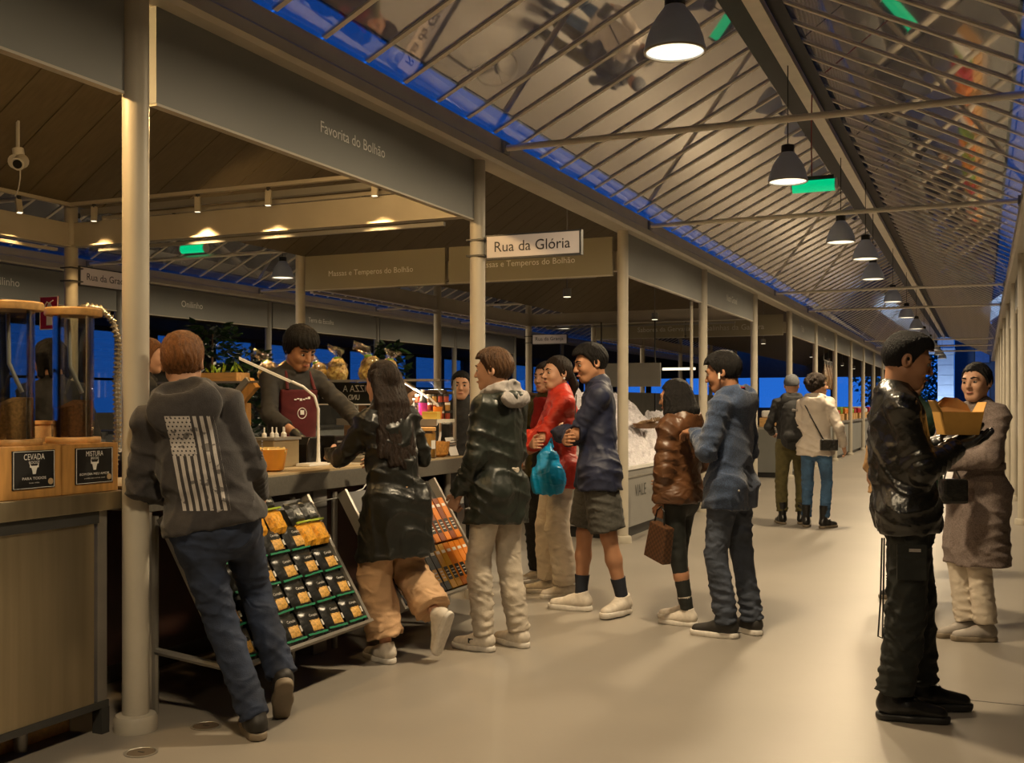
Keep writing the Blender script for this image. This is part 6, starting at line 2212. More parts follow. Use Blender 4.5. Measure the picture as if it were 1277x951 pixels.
m_tweed = M('grey brown tweed', (0.185, 0.145, 0.130), rough=0.95, var=0.35, scale=130, bump=0.4, bscale=240)
m_tancoat = M('tan wool coat', (0.34, 0.20, 0.085), rough=0.95, var=0.1, scale=40)
m_green = M('dark green jacket', (0.012, 0.040, 0.022), rough=0.7, var=0.2)
m_vendor = M('charcoal work shirt', (0.026, 0.024, 0.022), rough=0.8, var=0.2, scale=20)
m_apron = M('maroon apron', (0.095, 0.008, 0.011), rough=0.8, var=0.12, scale=30)
m_shoe_w = M('off white shoe', (0.62, 0.56, 0.48), rough=0.6, var=0.12, scale=30)
m_shoe_b = M('black shoe', (0.018, 0.016, 0.014), rough=0.55, var=0.2)
m_shoe_o = M('olive shoe', (0.10, 0.085, 0.05), rough=0.6, var=0.2)
m_shoe_g = M('grey shoe', (0.30, 0.27, 0.24), rough=0.6, var=0.2)
m_sole_w = M('white sole', (0.66, 0.62, 0.56), rough=0.6, var=0.1, scale=40)
m_sole_g = M('gum sole', (0.20, 0.16, 0.11), rough=0.6, var=0.2)
m_boot = M('black boot leather', (0.008, 0.008, 0.008), rough=0.3, var=0.2, bump=0.2, bscale=50)
m_glove_or_shade = M('black latex glove', (0.012, 0.012, 0.013), rough=0.4, var=0.2)
m_bluebag = M('blue plastic bag', (0.0, 0.24, 0.50), rough=0.35, var=0.15, scale=14, bump=0.3, bscale=25)
m_check = check_mat()
m_kraft = M('kraft card', (0.62, 0.33, 0.075), rough=0.7, var=0.06, scale=20)
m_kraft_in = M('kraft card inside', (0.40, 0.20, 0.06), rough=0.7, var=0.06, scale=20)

for m_ in (m_hoodie, m_greyhood, m_vendor, m_fleece, m_tweed, m_tancoat, m_blackcl, m_olive, m_whitej, m_green):
    creases(m_, 7.0, 0.5, 0.022)
for m_ in (m_jeans_dk, m_jeans_gr, m_jeans_bl, m_jeans_lt, m_tan, m_cream, m_cargo, m_short):
    creases(m_, 9.0, 0.6, 0.02, stretch=(1, 1, 1.5))
for m_ in (m_shell, m_shell2, m_navy, m_leather):
    creases(m_, 8.0, 0.5, 0.022)
for m_ in (m_redj, m_brownp, m_bluebag):
    creases(m_, 12.0, 0.5, 0.015, stretch=(1, 1, 1.6))

# 1 ---- young man in the hoodie leaning on the nearest column
loc, yw = (-3.04, 3.85), 36
q = lambda *w: lw((-3.02, 3.93), yw, w)
J1 = person('man in charcoal hoodie with a pale flag print leaning on the nearest column', loc, yw, 1.79,
            Pabs=q(-3.08, 3.90, 0.945), Nabs=q(-3.175, 3.83, 1.45),
            feet={'L': dict(pos=q(-2.89, 3.94, 0.0), yaw=14), 'R': dict(pos=q(-2.86, 4.11, 0.145), yaw=6, pitch=-48)},
            hands={'L': dict(pos=(-0.16, 0.20, 1.00), pole=(-1, -0.35, -0.3)), 'R': dict(pos=(0.13, 0.26, 1.02), pole=(0.35, -0.6, -0.6))},
            head=(-4, 6, -3), hair='short', hairmat=m_hair_ginger, width=1.02, seed=11,
            top=dict(name='hoodie', mat=m_hoodie, hem=0.03, add=0.030, collar='hood', hoodsize=1.12, wr=0.0045, arm=(0.062, 0.054, 0.046), belly=0.015),
            bottom=dict(name='jeans', mat=m_jeans_dk, r=(0.100, 0.072, 0.066), end=1.0, fold=0.008, wr=0.003), shoes=dict(style='runner', mat=m_shoe_b, sole=m_sole_g))
# white price stitching of the back pocket
lpart('pocket_stitch', MB().tube([A3(J1['P']) + A3((0.02, -0.135, 0.045)), A3(J1['P']) + A3((0.07, -0.13, 0.062)), A3(J1['P']) + A3((0.12, -0.11, 0.06))], 0.005, 6), m_greyhood, J1['root'])
for i in range(7):
    c = J1['el']['R'] * 0.75 + J1['sh']['R'] * 0.25 + A3((0.066, -0.012, 0.04 - i * 0.012))
    lpart('sleeve_stripe', MB().obox(c, (0.006, 0.045, 0.005)), m_greyhood, J1['root'], smooth=False)

# 2 ---- stall keeper
loc, yw = (-4.27, 6.06), -118
q = lambda *w: lw(loc, yw, w)
J2 = person('young stall keeper with fluffy black hair in a maroon apron looking down behind the counter', loc, yw, 1.80, z0=0.17,
            neck=(0, 0.04, -0.015), head=(8, 30, 4), hair='fluffy', hairmat=m_hair_black, skin=m_skin2, headscale=1.06, seed=21,
            hands={'L': dict(pos=q(-3.74, 6.12, 1.12), pole=(-0.9, -0.4, -0.5), dir=q(-3.74 + 0.1, 6.12 - 0.0, 1.12) - A3(q(-3.74, 6.12, 1.12)), palm=(0, 0, -1), curl=35),
                   'R': dict(pos=q(-3.98, 5.72, 1.08), pole=(0.9, -0.4, -0.5), palm=(0, 0, -1))},
            top=dict(name='shirt', mat=m_vendor, hem=0.1, add=0.022, collar='lapel', arm=(0.060, 0.054, 0.05), cuff=0.62),
            bottom=dict(mat=m_blackcl, r=(0.09, 0.065, 0.06)), shoes=dict(style='runner', mat=m_shoe_b, sole=m_sole_g))
glove_or_shaded_hand(J2, 'L', m_glove_or_shade, J2['root'])
glove_or_shaded_hand(J2, 'R', m_glove_or_shade, J2['root'])


def apron(J, mat):
    s, P, N, up, Fw, Rc = J['s'], J['P'], J['N'], J['up'], J['Fw'], J['Rc']
    v = Vol(P - 0.6, N + 0.3, 0.009, seed=2)
    v.rc(P - up * 0.45, P + 0.42 * (N - P), 0.187 * s, 0.172 * s, 0.04, 0.74, Fw)
    v.rc(P + 0.42 * (N - P), P + 0.80 * (N - P), 0.172 * s, 0.185 * s, 0.04, 0.74, Fw)
    for sg in (-1, 1):
        v.cut(P + Rc * sg * 0.13 * s, Rc * sg)
    v.cut(P + Fw * 0.055, -Fw)
    v.cut(P + 0.80 * (N - P), up)
    v.cut(P - up * 0.42, -up)
    o = v.obj('apron', mat, J['root'])
    c = P + 0.80 * (N - P)
    for sg in (-1, 1):
        lpart('apron_strap', MB().tube([c + Rc * sg * 0.10 + Fw * 0.12, N + Rc * sg * 0.085 + Fw * 0.06 + up * 0.015, N + Rc * sg * 0.06 - Fw * 0.06 + up * 0.045], 0.011, 8), mat, J['root'])
    return o


ap = apron(J2, m_apron)
c = J2['P'] + 0.58 * (J2['N'] - J2['P']) + J2['Fw'] * 0.137
for i, (a, bq) in enumerate([(-0.05, 0.0), (-0.03, 0.006), (-0.01, 0.0), (0.012, 0.002), (0.03, 0.008), (0.05, 0.012)]):
    lpart('apron_lettering', MB().obox(c + J2['Rc'] * (-a) + J2['up'] * (0.045 - bq * -1.0), (0.016, 0.004, 0.008 + 0.008 * (i % 3 == 2))), m_letter, ap, smooth=False)
lpart('apron_emblem', MB().tube([c + J2['Rc'] * 0.032 * math.cos(t) + J2['up'] * (0.035 * math.sin(t) - 0.045) + J2['Fw'] * 0.004 for t in np.linspace(0, 2 * PI, 17)], 0.003, 6), m_letter, ap)
lpart('apron_emblem', MB().obox(c - J2['up'] * 0.04 + J2['Fw'] * 0.002, (0.026, 0.01, 0.03)), m_letter, ap, smooth=False)

# 3 ---- woman with long hair and tan trousers
loc, yw = (-3.00, 5.33), 62
q = lambda *w: lw(loc, yw, w)
J3 = person('woman with long dark hair, long black jacket and wide tan trousers, one heel raised', loc, yw, 1.69, female=True,
            Pabs=q(-3.03, 5.31, 0.915), Nabs=q(-3.07, 5.28, 1.40), chest_yaw=8,
            feet={'L': dict(pos=q(-3.08, 5.27, 0.0), yaw=5), 'R': dict(pos=q(-2.735, 5.37, 0.215), yaw=18, pitch=-68, pole=(0.1, 1, -0.2))},
            hands={'L': dict(pos=q(-3.50, 5.36, 1.16), pole=(-0.6, -0.6, -0.9), palm=(1, 0, -0.4), curl=50), 'R': dict(pos=(0.10, 0.34, 1.12), pole=(0.8, -0.3, -0.9), palm=(-1, 0, -0.4))},
            head=(6, 6, 0), hair='long', hairmat=m_hair_dark, skin=m_skin, seed=31,
            top=dict(mat=m_shell, hem=0.32, add=0.035, collar='stand', wr=0.006, wf=(13, 13, 20), flare=0.03, arm=(0.060, 0.054, 0.048), fold=0.007),
            bottom=dict(mat=m_tan, r=(0.098, 0.104, 0.112), end=0.86, fold=0.006, wr=0.004), shoes=dict(style='runner', mat=m_shoe_w, sole=m_sole_w, scale=0.98))

# 4 ---- man in black jacket with grey hood and pale jeans
loc, yw = (-2.64, 5.84), 80
q = lambda *w: lw(loc, yw, w)
J4 = person('man with black jacket, grey hood and pale jeans beside the second column', loc, yw, 1.765,
            feet={'L': dict(pos=q(-2.70, 5.745, 0.0), yaw=4), 'R': dict(pos=q(-2.55, 5.93, 0.0), yaw=-12)},
            hands={'L': dict(pos=(-0.20, 0.15, 0.92), pole=(-0.5, -1, 0), curl=60), 'R': dict(pos=(0.20, 0.15, 0.92), pole=(0.5, -1, 0), curl=60)},
            head=(14, 4, 0), hair='short', hairmat=m_hair_brown, seed=41, width=1.02,
            top=dict(mat=m_shell2, hem=0.21, add=0.034, collar='hood', hoodmat=m_greyhood, hoodsize=1.0, wr=0.005, wf=(12, 12, 18), arm=(0.064, 0.056, 0.046), fold=0.006),
            bottom=dict(name='jeans', mat=m_jeans_lt, r=(0.096, 0.074, 0.066), end=0.99, fold=0.008, wr=0.003), shoes=dict(style='runner', mat=m_shoe_w, sole=m_sole_w))
v = Vol(J4['N'] - 0.3, J4['N'] + 0.2, 0.009)
pr = None
for i in range(10):
    a = math.radians(50 - 280 * i / 9.0)
    p_ = J4['N'] + A3((math.cos(a) * 0.125, math.sin(a) * 0.105 - 0.01, -0.005 - 0.03 * math.sin(a)))
    if pr is not None:
        v.rc(pr, p_, 0.036, 0.036, 0.015)
    pr = p_
v.wrinkle(0.004, (22, 22, 30))
v.obj('jacket_collar', m_shell2, J4['root'])
lpart('shoe_mark', MB().obox(A3(J4['footR']['L'][1]) + A3((-0.048, 0.05, 0.06)), (0.006, 0.035, 0.028)), m_shoe_b, J4['root'], smooth=False)

# 5 ---- woman half hidden behind
loc, yw = (-3.23, 8.12), 158
J5 = person('dark haired woman in olive jacket and red scarf half hidden behind the others', loc, yw, 1.78, female=True, head=(8, 4, 0), hair='bun', hairmat=m_hair_dark, seed=51,
            hands={'L': dict(pos=(-0.16, 0.26, 1.12), pole=(-0.8, -0.5, -0.5)), 'R': dict(pos=(0.14, 0.26, 1.05), pole=(0.8, -0.5, -0.5))},
            top=dict(mat=m_olive, hem=0.12, add=0.03, collar='stand', wr=0.004), bottom=dict(mat=m_blackcl, r=(0.088, 0.075, 0.085), end=0.96),
            shoes=dict(style='runner', mat=m_shoe_w, sole=m_sole_w, scale=0.95), h_g=0.012)
v = Vol(J5['N'] - 0.3, J5['N'] + 0.2, 0.011)
for i in range(12):
    a0, a1 = 2 * PI * i / 12, 2 * PI * (i + 1) / 12
    f_ = lambda a: J5['N'] + A3((math.cos(a) * 0.075, math.sin(a) * 0.07 + 0.02, 0.01 - 0.03 * math.sin(a)))
    v.rc(f_(a0), f_(a1), 0.036, 0.036, 0.012)
v.rc(J5['N'] + A3((0.0, 0.10, -0.02)), J5['N'] + A3((0.02, 0.135, -0.2)), 0.05, 0.055, 0.02, 0.5, (0, 1, 0))
v.wrinkle(0.005, (25, 25, 30))
v.obj('scarf', m_redd, J5['root'])

# 6 ---- woman in the red jacket
loc, yw = (-2.95, 7.66), 122
q = lambda *w: lw(loc, yw, w)
J6 = person('woman in a red quilted jacket with folded arms and cream trousers', loc, yw, 1.80, female=True, head=(20, 2, 0), hair='pony', hairmat=m_hair_dark, seed=61,
            feet={'R': dict(pos=q(-3.06, 7.72, 0), yaw=-10), 'L': dict(pos=q(-2.87, 7.58, 0), yaw=8)},
            hands={'L': dict(pos=(0.10, 0.27, 1.20), pole=(-0.9, 0.1, -0.9), dir=(1, 0.1, 0.05), palm=(0, -1, 0), curl=30), 'R': dict(pos=(-0.13, 0.23, 1.15), pole=(0.9, 0.1, -0.9), dir=(-1, 0.05, 0.1), palm=(0, -1, 0), curl=30)},
            top=dict(mat=m_redj, hem=0.16, add=0.042, collar='stand', ridge=(0.008, 0.075), wr=0.003, arm=(0.066, 0.06, 0.05), fold=0.003),
            bottom=dict(mat=m_cream, r=(0.095, 0.088, 0.10), end=0.95, fold=0.007, wr=0.003), shoes=dict(style='runner', mat=m_shoe_w, sole=m_sole_w, scale=0.95), h_g=0.0115)
lpart('earring', MB().raw([tuple(J6['H'](A3((-0.083, -0.005, -0.045)) + A3(p_) * 0.008)) for p_ in sphere_mesh()[0]], sphere_mesh()[1]), m_white, J6['root'])

# 7 ---- man in shorts
loc, yw = (-2.45, 7.09), 112
q = lambda *w: lw(loc, yw, w)
J7 = person('tall man in navy jacket and charcoal shorts with folded arms and dark socks', loc, yw, 1.86, head=(16, 14, 0), hair='short', hairmat=m_hair_black, skin=m_skin2, seed=71,
            feet={'R': dict(pos=q(-2.60, 7.14, 0), yaw=-18), 'L': dict(pos=q(-2.27, 7.09, 0), yaw=52)},
            hands={'L': dict(pos=(0.13, 0.26, 1.24), pole=(-0.9, 0.1, -0.9), dir=(1, 0.1, 0.05), palm=(0, -1, 0)), 'R': dict(pos=(-0.13, 0.22, 1.20), pole=(0.9, 0.1, -0.9), dir=(-1, 0.05, 0.1), palm=(0, -1, 0))},
            top=dict(mat=m_navy, hem=0.15, add=0.034, collar='stand', wr=0.005, arm=(0.064, 0.057, 0.048), fold=0.006, flare=0.01),
            bottom=dict(name='shorts', mat=m_short, r=(0.115, 0.10, 0.118), end=0.0, thigh_end=0.90, wr=0.003), socks=(M('navy sock', (0.015, 0.018, 0.03), rough=0.9), 0.36),
            shoes=dict(style='runner', mat=m_shoe_w, sole=m_sole_w, scale=1.05), h_g=0.0115)
for yy in (0.0,):
    lpart('zip', MB().tube([J7['N'] + A3((0.0, 0.155, -0.03)), J7['N'] + A3((0.0, 0.165, -0.2))], 0.004, 6), m_darkgrey, J7['root'])

# 8 ---- woman in the brown puffer
loc, yw = (-1.84, 6.98), 72
q = lambda *w: lw(loc, yw, w)
J8 = person('woman with wavy black hair in a brown padded jacket and black leggings', loc, yw, 1.60, female=True, head=(12, 8, 0), hair='wavy', hairmat=m_hair_black, seed=81, skin=m_skin2,
            feet={'L': dict(pos=q(-1.78, 6.93, 0), yaw=14), 'R': dict(pos=q(-1.84, 7.10, 0), yaw=10)},
            hands={'L': dict(pos=q(-1.93, 6.84, 0.80), pole=(-0.7, -0.7, 0), curl=65, palm=(1, 0, 0)), 'R': dict(pos=(0.22, 0.2, 0.95))},
            top=dict(mat=m_brownp, hem=0.07, add=0.055, collar='hood', ridge=(0.010, 0.085), wr=0.004, arm=(0.070, 0.068, 0.056), fold=0.006, flare=0.01),
            bottom=dict(name='leggings', mat=m_legging, r=(0.090, 0.062, 0.044), end=0.93, wr=0.001, fold=0.002), socks=(m_shoe_w, 0.30),
            shoes=dict(style='runner', mat=m_shoe_w, sole=m_sole_w, scale=1.0), h_g=0.0115)

# 9 ---- man in blue fleece
loc, yw = (-1.45, 6.75), 76
q = lambda *w: lw(loc, yw, w)
J9 = person('man in blue fleece and faded jeans with a hand on the brown jacket', loc, yw, 1.77, head=(10, 14, 0), hair='short', hairmat=m_hair_black, skin=m_skin3, seed=91,
            feet={'L': dict(pos=q(-1.47, 6.675, 0), yaw=12), 'R': dict(pos=q(-1.34, 6.85, 0), yaw=-24)},
            hands={'L': dict(pos=q(-1.66, 6.74, 1.27), pole=(-0.7, -0.5, -0.7), dir=(0.25, 1, 0.1), palm=(0.3, 0.2, -1), curl=40), 'R': dict(pos=(0.24, 0.12, 0.92))},
            top=dict(mat=m_fleece, hem=0.17, add=0.034, collar='hood', hoodsize=1.0, wr=0.005, wf=(12, 12, 20), arm=(0.066, 0.058, 0.048), fold=0.007),
            bottom=dict(name='jeans', mat=m_jeans_gr, r=(0.094, 0.073, 0.068), end=1.0, fold=0.010, wr=0.004), shoes=dict(style='runner', mat=m_shoe_b, sole=m_sole_w, scale=1.05), h_g=0.0115)
lpart('collar_piping', MB().tube([J9['N'] + A3((math.cos(a) * 0.082, math.sin(a) * 0.078, 0.06 - 0.02 * math.sin(a))) for a in np.linspace(-0.3, PI + 0.3 + PI / 1.2, 16)], 0.006, 6), m_redd, J9['root'])
lpart('earbud', MB().tube([J9['H']((-0.086, 0.004, -0.012)), J9['H']((-0.087, 0.012, -0.045))], 0.0065, 8), m_white, J9['root'])
for i in range(3):
    lpart('pocket_rivet', MB().raw([tuple(J9['P'] + A3((-0.15 + 0.03 * i, -0.13 + 0.0 * i, -0.045)) + A3(p_) * 0.007) for p_ in sphere_mesh()[0]], sphere_mesh()[1]), m_steelbar, J9['root'])

# 10, 11 ---- the couple further down the lane
loc, yw = (-2.12, 13.33), 16
J10 = person('man with dark backpack and olive trousers standing further down the lane', loc, yw, 1.79, head=(-10, 0, 0), hair='cap', hairmat=M('grey wool hat', (0.075, 0.078, 0.085), rough=0.95, var=0.2, scale=50), near=False, seed=101,
             feet={'L': dict(pos=(-0.115, 0, 0), yaw=12), 'R': dict(pos=(0.12, 0.02, 0), yaw=-20)},
             hands={'L': dict(pos=(-0.2, 0.25, 1.1)), 'R': dict(pos=(0.2, 0.25, 1.1))},
             top=dict(mat=m_blackcl, hem=0.02, add=0.035, collar='hood', wr=0.004), bottom=dict(mat=m_olive, r=(0.098, 0.075, 0.066), end=0.86, wr=0.003), shoes=dict(style='boot', mat=m_boot, sole=m_sole_g), h_g=0.014)
bpv = Vol(A3((-0.25, -0.45, 0.9)), A3((0.25, 0.0, 1.55)), 0.011)
bpv.rc((0, -0.22, 1.06), (0, -0.20, 1.36), 0.16, 0.145, 0.03, 0.62, (0, 1, 0))
bpv.rc((-0.07, -0.31, 1.07), (0.07, -0.31, 1.07), 0.06, 0.06, 0.03)
bpv.wrinkle(0.003)
bpk = thing('backpack', 'dark backpack worn by the man in olive trousers', 'backpack', (loc[0], loc[1], 0))
bpk.rotation_euler[2] = math.radians(yw)
bpv.obj('bag', m_blackcl, bpk)
lpart('logo_patch', MB().obox((0.0, -0.315, 1.38), (0.07, 0.012, 0.022), Matrix.Rotation(0.3, 3, 'X')), m_greyhood, bpk, smooth=False)
for sg in (-1, 1):
    lpart('shoulder_strap', MB().tube([(sg * 0.10, -0.14, 1.44), (sg * 0.11, -0.04, 1.52), (sg * 0.12, 0.12, 1.40), (sg * 0.13, 0.05, 1.15), (sg * 0.13, -0.12, 1.05)], 0.014, 8), m_blackcl, bpk)

loc, yw = (-1.80, 13.08), -6
J11 = person('woman with curly hair in an off white jacket and blue jeans beside the backpack man', loc, yw, 1.78, female=True, head=(-58, 0, 0), hair='curly', hairmat=m_hair_dark, near=False, seed=111,
             feet={'L': dict(pos=(-0.11, 0, 0), yaw=10), 'R': dict(pos=(0.11, -0.02, 0), yaw=-25)}, hands={'R': dict(pos=(0.30, 0.10, 0.95)), 'L': dict(pos=(-0.2, 0.22, 1.0))},
             top=dict(mat=m_whitej, hem=0.12, add=0.042, collar='hood', wr=0.005, flare=0.02, arm=(0.062, 0.056, 0.05)), bottom=dict(name='jeans', mat=m_jeans_bl, r=(0.092, 0.066, 0.056), end=0.92, wr=0.003), shoes=dict(style='boot', mat=m_boot, sole=m_sole_g), h_g=0.013)
cb = thing('shoulder_bag', 'small black shoulder bag across the off white jacket', 'bag', (loc[0], loc[1], 0))
cb.rotation_euler[2] = math.radians(yw)
lpart('bag', MB().obox((0.19, -0.16, 0.98), (0.20, 0.07, 0.13), Matrix.Rotation(0.35, 3, 'Z')), m_leather, cb, smooth=False, bevel=0.012)
lpart('strap', MB().tube([(0.13, -0.17, 1.04), (0.02, -0.19, 1.25), (-0.09, -0.14, 1.44), (-0.11, -0.02, 1.525), (-0.07, 0.1, 1.42)], 0.008, 8), m_leather, cb)

# 12 ---- man in the leather jacket
loc, yw = (-0.29, 5.36), -78
q = lambda *w: lw(loc, yw, w)
J12 = person('man in black leather jacket, cargo trousers and boots holding a kraft food box', loc, yw, 1.785,
             Pabs=q(-0.325, 5.345, 0.985), Nabs=q(-0.375, 5.32, 1.475), head=(2, 16, 0), hair='fade', hairmat=m_hair_black, skin=m_skin2, seed=121, width=1.06,
             feet={'R': dict(pos=q(-0.36, 5.25, 0), yaw=-4), 'L': dict(pos=q(-0.26, 5.47, 0), yaw=6)},
             hands={'R': dict(pos=q(-0.105, 5.36, 1.255), pole=(0.7, -0.7, -0.6), dir=q(0.0, 5.42, 1.29) - A3(q(-0.105, 5.36, 1.255)), palm=(0, 0.1, 1), curl=14),
                    'L': dict(pos=q(-0.14, 5.54, 1.27), pole=(-0.7, -0.7, -0.6), dir=q(-0.06, 5.50, 1.3) - A3(q(-0.14, 5.54, 1.27)), palm=(0.3, 0.1, 1), curl=14)},
             top=dict(mat=m_leather, hem=0.115, add=0.036, collar='lapel', belly=0.012, flare=0.0, wr=0.0045, wf=(13, 13, 21), arm=(0.064, 0.058, 0.050), fold=0.009),
             bottom=dict(name='cargo_trousers', mat=m_cargo, r=(0.102, 0.086, 0.084), end=0.93, fold=0.010, wr=0.004), shoes=dict(style='boot', mat=m_boot, sole=m_dark, scale=1.08), h_g=0.0095)
glove_or_shaded_hand(J12, 'R', m_glove_or_shade, J12['root'])  # shade on the backlit hand put in as a black cover
glove_or_shaded_hand(J12, 'L', m_glove_or_shade, J12['root'])  # same dark cover for the other backlit hand
P_, N_ = J12['P'], J12['N']
v = Vol(P_ - 0.4, P_ + 0.3, 0.009)
v.rc(P_ - J12['up'] * 0.085, P_ - J12['up'] * 0.055, 0.196, 0.198, 0.01, 0.74, J12['Fw'])
v.cut(P_ - J12['up'] * 0.10, -J12['up'])
v.cut(P_ - J12['up'] * 0.04, J12['up'])
v.obj('jacket_belt', m_leather, J12['root'])
lpart('pocket_flap', MB().obox(J12['kn']['R'] * 0.5 + J12['hip']['R'] * 0.5 + A3((0.098, 0.0, 0.0)), (0.02, 0.13, 0.16)), m_cargo, J12['root'], smooth=False, bevel=0.006)
lpart('pocket_tag', MB().obox(J12['kn']['R'] * 0.42 + J12['hip']['R'] * 0.58 + A3((0.110, 0.01, 0.02)), (0.004, 0.05, 0.014)), m_greyhood, J12['root'], smooth=False)
lpart('hanging_cord', MB().tube([P_ + A3((0.09, -0.12, -0.15)), P_ + A3((0.11, -0.13, -0.45)), P_ + A3((0.11, -0.14, -0.60)), P_ + A3((0.10, -0.12, -0.61)), P_ + A3((0.10, -0.115, -0.4)), P_ + A3((0.09, -0.11, -0.15))], 0.004, 6), m_cargo, J12['root'])

# 13 ---- woman in the tweed coat
loc, yw = (-0.02, 7.26), 138
q = lambda *w: lw(loc, yw, w)
J13 = person('woman in a belted grey tweed coat standing behind the leather jacket man', loc, yw, 1.69, female=True, head=(16, 2, 3), hair='bun', hairmat=m_hair_black, skin=m_skin, seed=131,
             feet={'R': dict(pos=q(-0.10, 7.30, 0), yaw=-10), 'L': dict(pos=q(0.01, 7.20, 0), yaw=-30)},
             hands={'L': dict(pos=q(-0.21, 7.03, 1.10), pole=(-0.9, -0.3, -0.6), dir=(0.8, 0.6, 0.0), palm=(0, -0.3, -1)), 'R': dict(pos=(0.10, 0.27, 1.15), pole=(0.9, -0.4, -0.5))},
             top=dict(name='coat', mat=m_tweed, hem=0.46, add=0.036, collar='lapel', wr=0.004, flare=0.045, arm=(0.064, 0.060, 0.056), q=0.74),
             bottom=dict(mat=m_cream, r=(0.085, 0.075, 0.072), end=0.93), shoes=dict(style='runner', mat=m_shoe_g, sole=m_sole_g, scale=0.98), h_g=0.0105)
P_, N_ = J13['P'], J13['N']
v = Vol(P_ - 0.3, P_ + 0.5, 0.010)
v.rc(P_ + A3((0, 0, 0.13)), P_ + A3((0, 0, 0.165)), 0.170, 0.170, 0.01, 0.78, J13['Fw'])
v.cut(P_ + A3((0, 0, 0.125)), (0, 0, -1))
v.cut(P_ + A3((0, 0, 0.172)), (0, 0, 1))
v.obj('coat_belt', m_tweed, J13['root'])
for i in range(2):
    for sx in (-0.05, 0.05):
        lpart('button', MB().tube([P_ + A3((sx, 0.135, 0.22 + 0.1 * i)), P_ + A3((sx, 0.155, 0.22 + 0.1 * i))], 0.011, 10), m_dark, J13['root'])
lpart('pocket_flap', MB().obox(P_ + A3((-0.125, 0.10, 0.0)), (0.11, 0.02, 0.12), Matrix.Rotation(0.7, 3, 'Z')), m_tweed, J13['root'], smooth=False, bevel=0.005)
hb = thing('handbag', 'small black handbag hanging in front of the tweed coat', 'bag', (-0.13, 7.0, 0.88))
MB().obox((-0.16, 6.96, 0.93), (0.16, 0.08, 0.15), Matrix.Rotation(0.5, 3, 'Z')).build('bag', m_leather, hb, bevel=0.02)
MB().tube([(-0.21, 6.94, 1.0), (-0.18, 7.0, 1.12), (-0.12, 7.0, 1.0)], 0.006, 8).build('handle', m_leather, hb, smooth=True)

# 14, 15 ---- behind the leather jacket man
person('person in dark green jacket mostly hidden between the leather jacket and the food box', (-0.475, 8.55), 150, 1.70, head=(0, 0, 0), hair='short', hairmat=m_hair_black, near=False, seed=141,
       hands={'L': dict(pos=(-0.02, 0.2, 1.42), pole=(-0.5, 0, -1)), 'R': dict(pos=(0.1, 0.25, 1.1))}, top=dict(mat=m_green, hem=0.1, add=0.035, collar='stand'), bottom=dict(mat=m_blackcl, r=(0.09, 0.07, 0.06)),
       shoes=dict(style='runner', mat=m_shoe_b, sole=m_sole_g), h_g=0.014)
person('person in a long tan coat mostly hidden behind the leather jacket', (-0.66, 9.7), 30, 1.72, female=True, feet={'L': dict(pos=(0.10, 0.0, 0), yaw=5), 'R': dict(pos=(0.22, 0.02, 0), yaw=-8)}, head=(0, 0, 0), hair='bob', hairmat=m_hair_brown, near=False, seed=151,
       top=dict(name='coat', mat=m_tancoat, hem=0.24, add=0.05, collar='lapel', flare=0.06, arm=(0.065, 0.062, 0.06)), bottom=dict(mat=m_blackcl, r=(0.085, 0.065, 0.055)), shoes=dict(style='boot', mat=m_boot, sole=m_dark), h_g=0.014)

# 16 .. 19 ---- people in and behind the near stall
person('woman with pinned brown hair in profile behind the glass case', (-4.38, 7.75), -80, 1.62, female=True, head=(0, 14, 0), hair='bun', hairmat=m_hair_brown, near=False, seed=161,
       top=dict(name='shirt', mat=M('cream shirt', (0.5, 0.45, 0.38), rough=0.8), hem=0.05, add=0.022, collar='lapel'), bottom=dict(mat=m_blackcl, r=(0.088, 0.07, 0.06)), shoes=dict(style='runner', mat=m_shoe_b, sole=m_sole_g), h_g=0.014)
person('person with a calm face and dark hair just left of the second column', (-4.10, 8.30), -156, 1.72, female=True, head=(0, 4, 0), hair='bun', hairmat=m_hair_black, near=False, seed=171,
       top=dict(mat=m_blackcl, hem=0.05, add=0.025, collar='stand'), bottom=dict(mat=m_blackcl, r=(0.088, 0.07, 0.06)), shoes=dict(style='runner', mat=m_shoe_b, sole=m_sole_g), h_g=0.014)
person('dark haired worker in black behind the glass grain cylinders', (-5.24, 4.95), 60, 1.66, z0=0.17, head=(30, 10, 0), hair='bob', hairmat=m_hair_black, near=False, seed=181,
       top=dict(name='shirt', mat=m_blackcl, hem=0.05, add=0.022, collar='lapel'), bottom=dict(mat=m_blackcl, r=(0.088, 0.07, 0.06)), shoes=dict(style='runner', mat=m_shoe_b, sole=m_sole_g), h_g=0.014)
person('auburn haired worker inside the stall left of the hoodie man', (-5.62, 6.15), -40, 1.74, z0=0.17, head=(-10, 6, 0), hair='bob', hairmat=m_hair_ginger, near=False, seed=191,
       top=dict(name='shirt', mat=m_blackcl, hem=0.05, add=0.022, collar='lapel'), bottom=dict(mat=m_blackcl, r=(0.088, 0.07, 0.06)), shoes=dict(style='runner', mat=m_shoe_b, sole=m_sole_g), h_g=0.014)

# ------------------------------------------------ carried things
fb_ = thing('food_box', 'open kraft takeaway box held by the man in the leather jacket', 'food box', (-0.10, 5.45, 1.30))
R_ = Matrix.Rotation(math.radians(20), 3, 'Z')
cb_ = Vector((-0.105, 5.45, 1.31))


def bp(x, y, z):
    return tuple(cb_ + R_ @ Vector((x, y, z)))


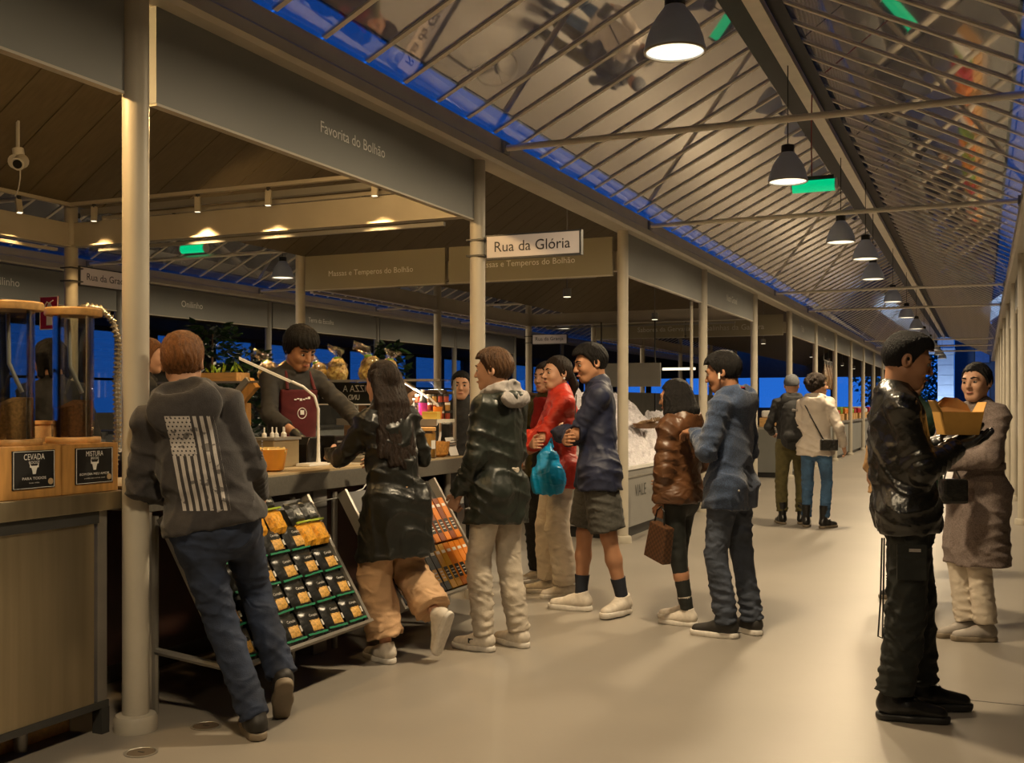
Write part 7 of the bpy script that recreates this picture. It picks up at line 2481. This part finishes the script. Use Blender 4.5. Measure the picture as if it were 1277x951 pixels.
for (pts_, nm, mt) in [
    ([(-.075, -.06, 0), (.075, -.06, 0), (.092, -.075, .105), (-.092, -.075, .105)], 'front_panel', m_kraft),
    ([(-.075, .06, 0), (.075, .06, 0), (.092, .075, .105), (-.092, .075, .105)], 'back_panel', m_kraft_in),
    ([(-.075, -.06, 0), (-.075, .06, 0), (-.092, .075, .105), (-.092, -.075, .105)], 'side_panel', m_kraft),
    ([(.075, -.06, 0), (.075, .06, 0), (.092, .075, .105), (.092, -.075, .105)], 'side_panel', m_kraft),
    ([(-.075, -.06, 0), (.075, -.06, 0), (.075, .06, 0), (-.075, .06, 0)], 'base', m_kraft),
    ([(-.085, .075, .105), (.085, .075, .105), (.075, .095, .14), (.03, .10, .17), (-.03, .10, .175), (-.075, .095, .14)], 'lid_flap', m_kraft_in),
    ([(-.092, -.07, .105), (-.092, .07, .105), (-.118, .055, .158), (-.118, -.055, .158)], 'side_flap', m_kraft),
    ([(.092, -.07, .105), (.092, .07, .105), (.112, .055, .15), (.112, -.055, .15)], 'side_flap', m_kraft)]:
    vs = [Vector(bp(*p_)) for p_ in pts_]
    nn = (vs[1] - vs[0]).cross(vs[2] - vs[0]).normalized() * 0.0015
    k_ = len(vs)
    V = [v_ - nn for v_ in vs] + [v_ + nn for v_ in vs]
    F = [tuple(range(k_ - 1, -1, -1)), tuple(range(k_, 2 * k_))] + [(i, (i + 1) % k_, k_ + (i + 1) % k_, k_ + i) for i in range(k_)]
    MB().raw(V, F).build(nm, mt, fb_)

bb = thing('plastic_bag', 'blue plastic carrier bag hanging from the arm of the woman in red', 'bag', (-2.93, 7.36, 0.79))
v = Vol(A3((-3.2, 7.1, 0.7)), A3((-2.65, 7.65, 1.2)), 0.009, seed=5)
v.rc((-2.93, 7.37, 0.90), (-2.93, 7.39, 1.04), 0.125, 0.085, 0.04, 0.6, (0.55, -0.83, 0))
v.rc((-2.93, 7.37, 0.84), (-2.93, 7.37, 0.90), 0.12, 0.125, 0.04, 0.6, (0.55, -0.83, 0))
v.rc((-2.96, 7.38, 1.05), (-2.93, 7.41, 1.15), 0.045, 0.02, 0.03)
v.cut((0, 0, 0.79), (0, 0, -1))
v.wrinkle(0.006, (30, 30, 12))
o = v.obj('bag', m_bluebag, bb)
o.location = -WL[bb.name]
MB().tube([(-2.95, 7.40, 1.13), (-2.93, 7.44, 1.20), (-2.91, 7.42, 1.13)], 0.010, 8).build('handle', m_bluebag, bb, smooth=True)

hg = thing('checked_handbag', 'brown checked handbag hanging from the hand of the woman in brown', 'bag', (-1.94, 6.80, 0.44))
MB().prism([(-0.10, 0), (0.10, 0.0), (0.085, 0.24), (-0.085, 0.24)], 'y', -0.035, 0.035).build('bag', m_check, hg, bevel=0.008)
hg.children[-1].location = (0, 0, 0)
hg.children[-1].rotation_euler = (0.0, 0.22, math.radians(-35))
MB().tube([(-0.05, 0, 0.235), (-0.035, 0.005, 0.32), (0.0, 0.01, 0.35), (0.035, 0.005, 0.32), (0.05, 0, 0.235)], 0.006, 8).build('handle', m_leather, hg, smooth=True)
hg.children[-1].location = (0, 0, 0)
hg.children[-1].rotation_euler = (0.0, 0.1, math.radians(-35))
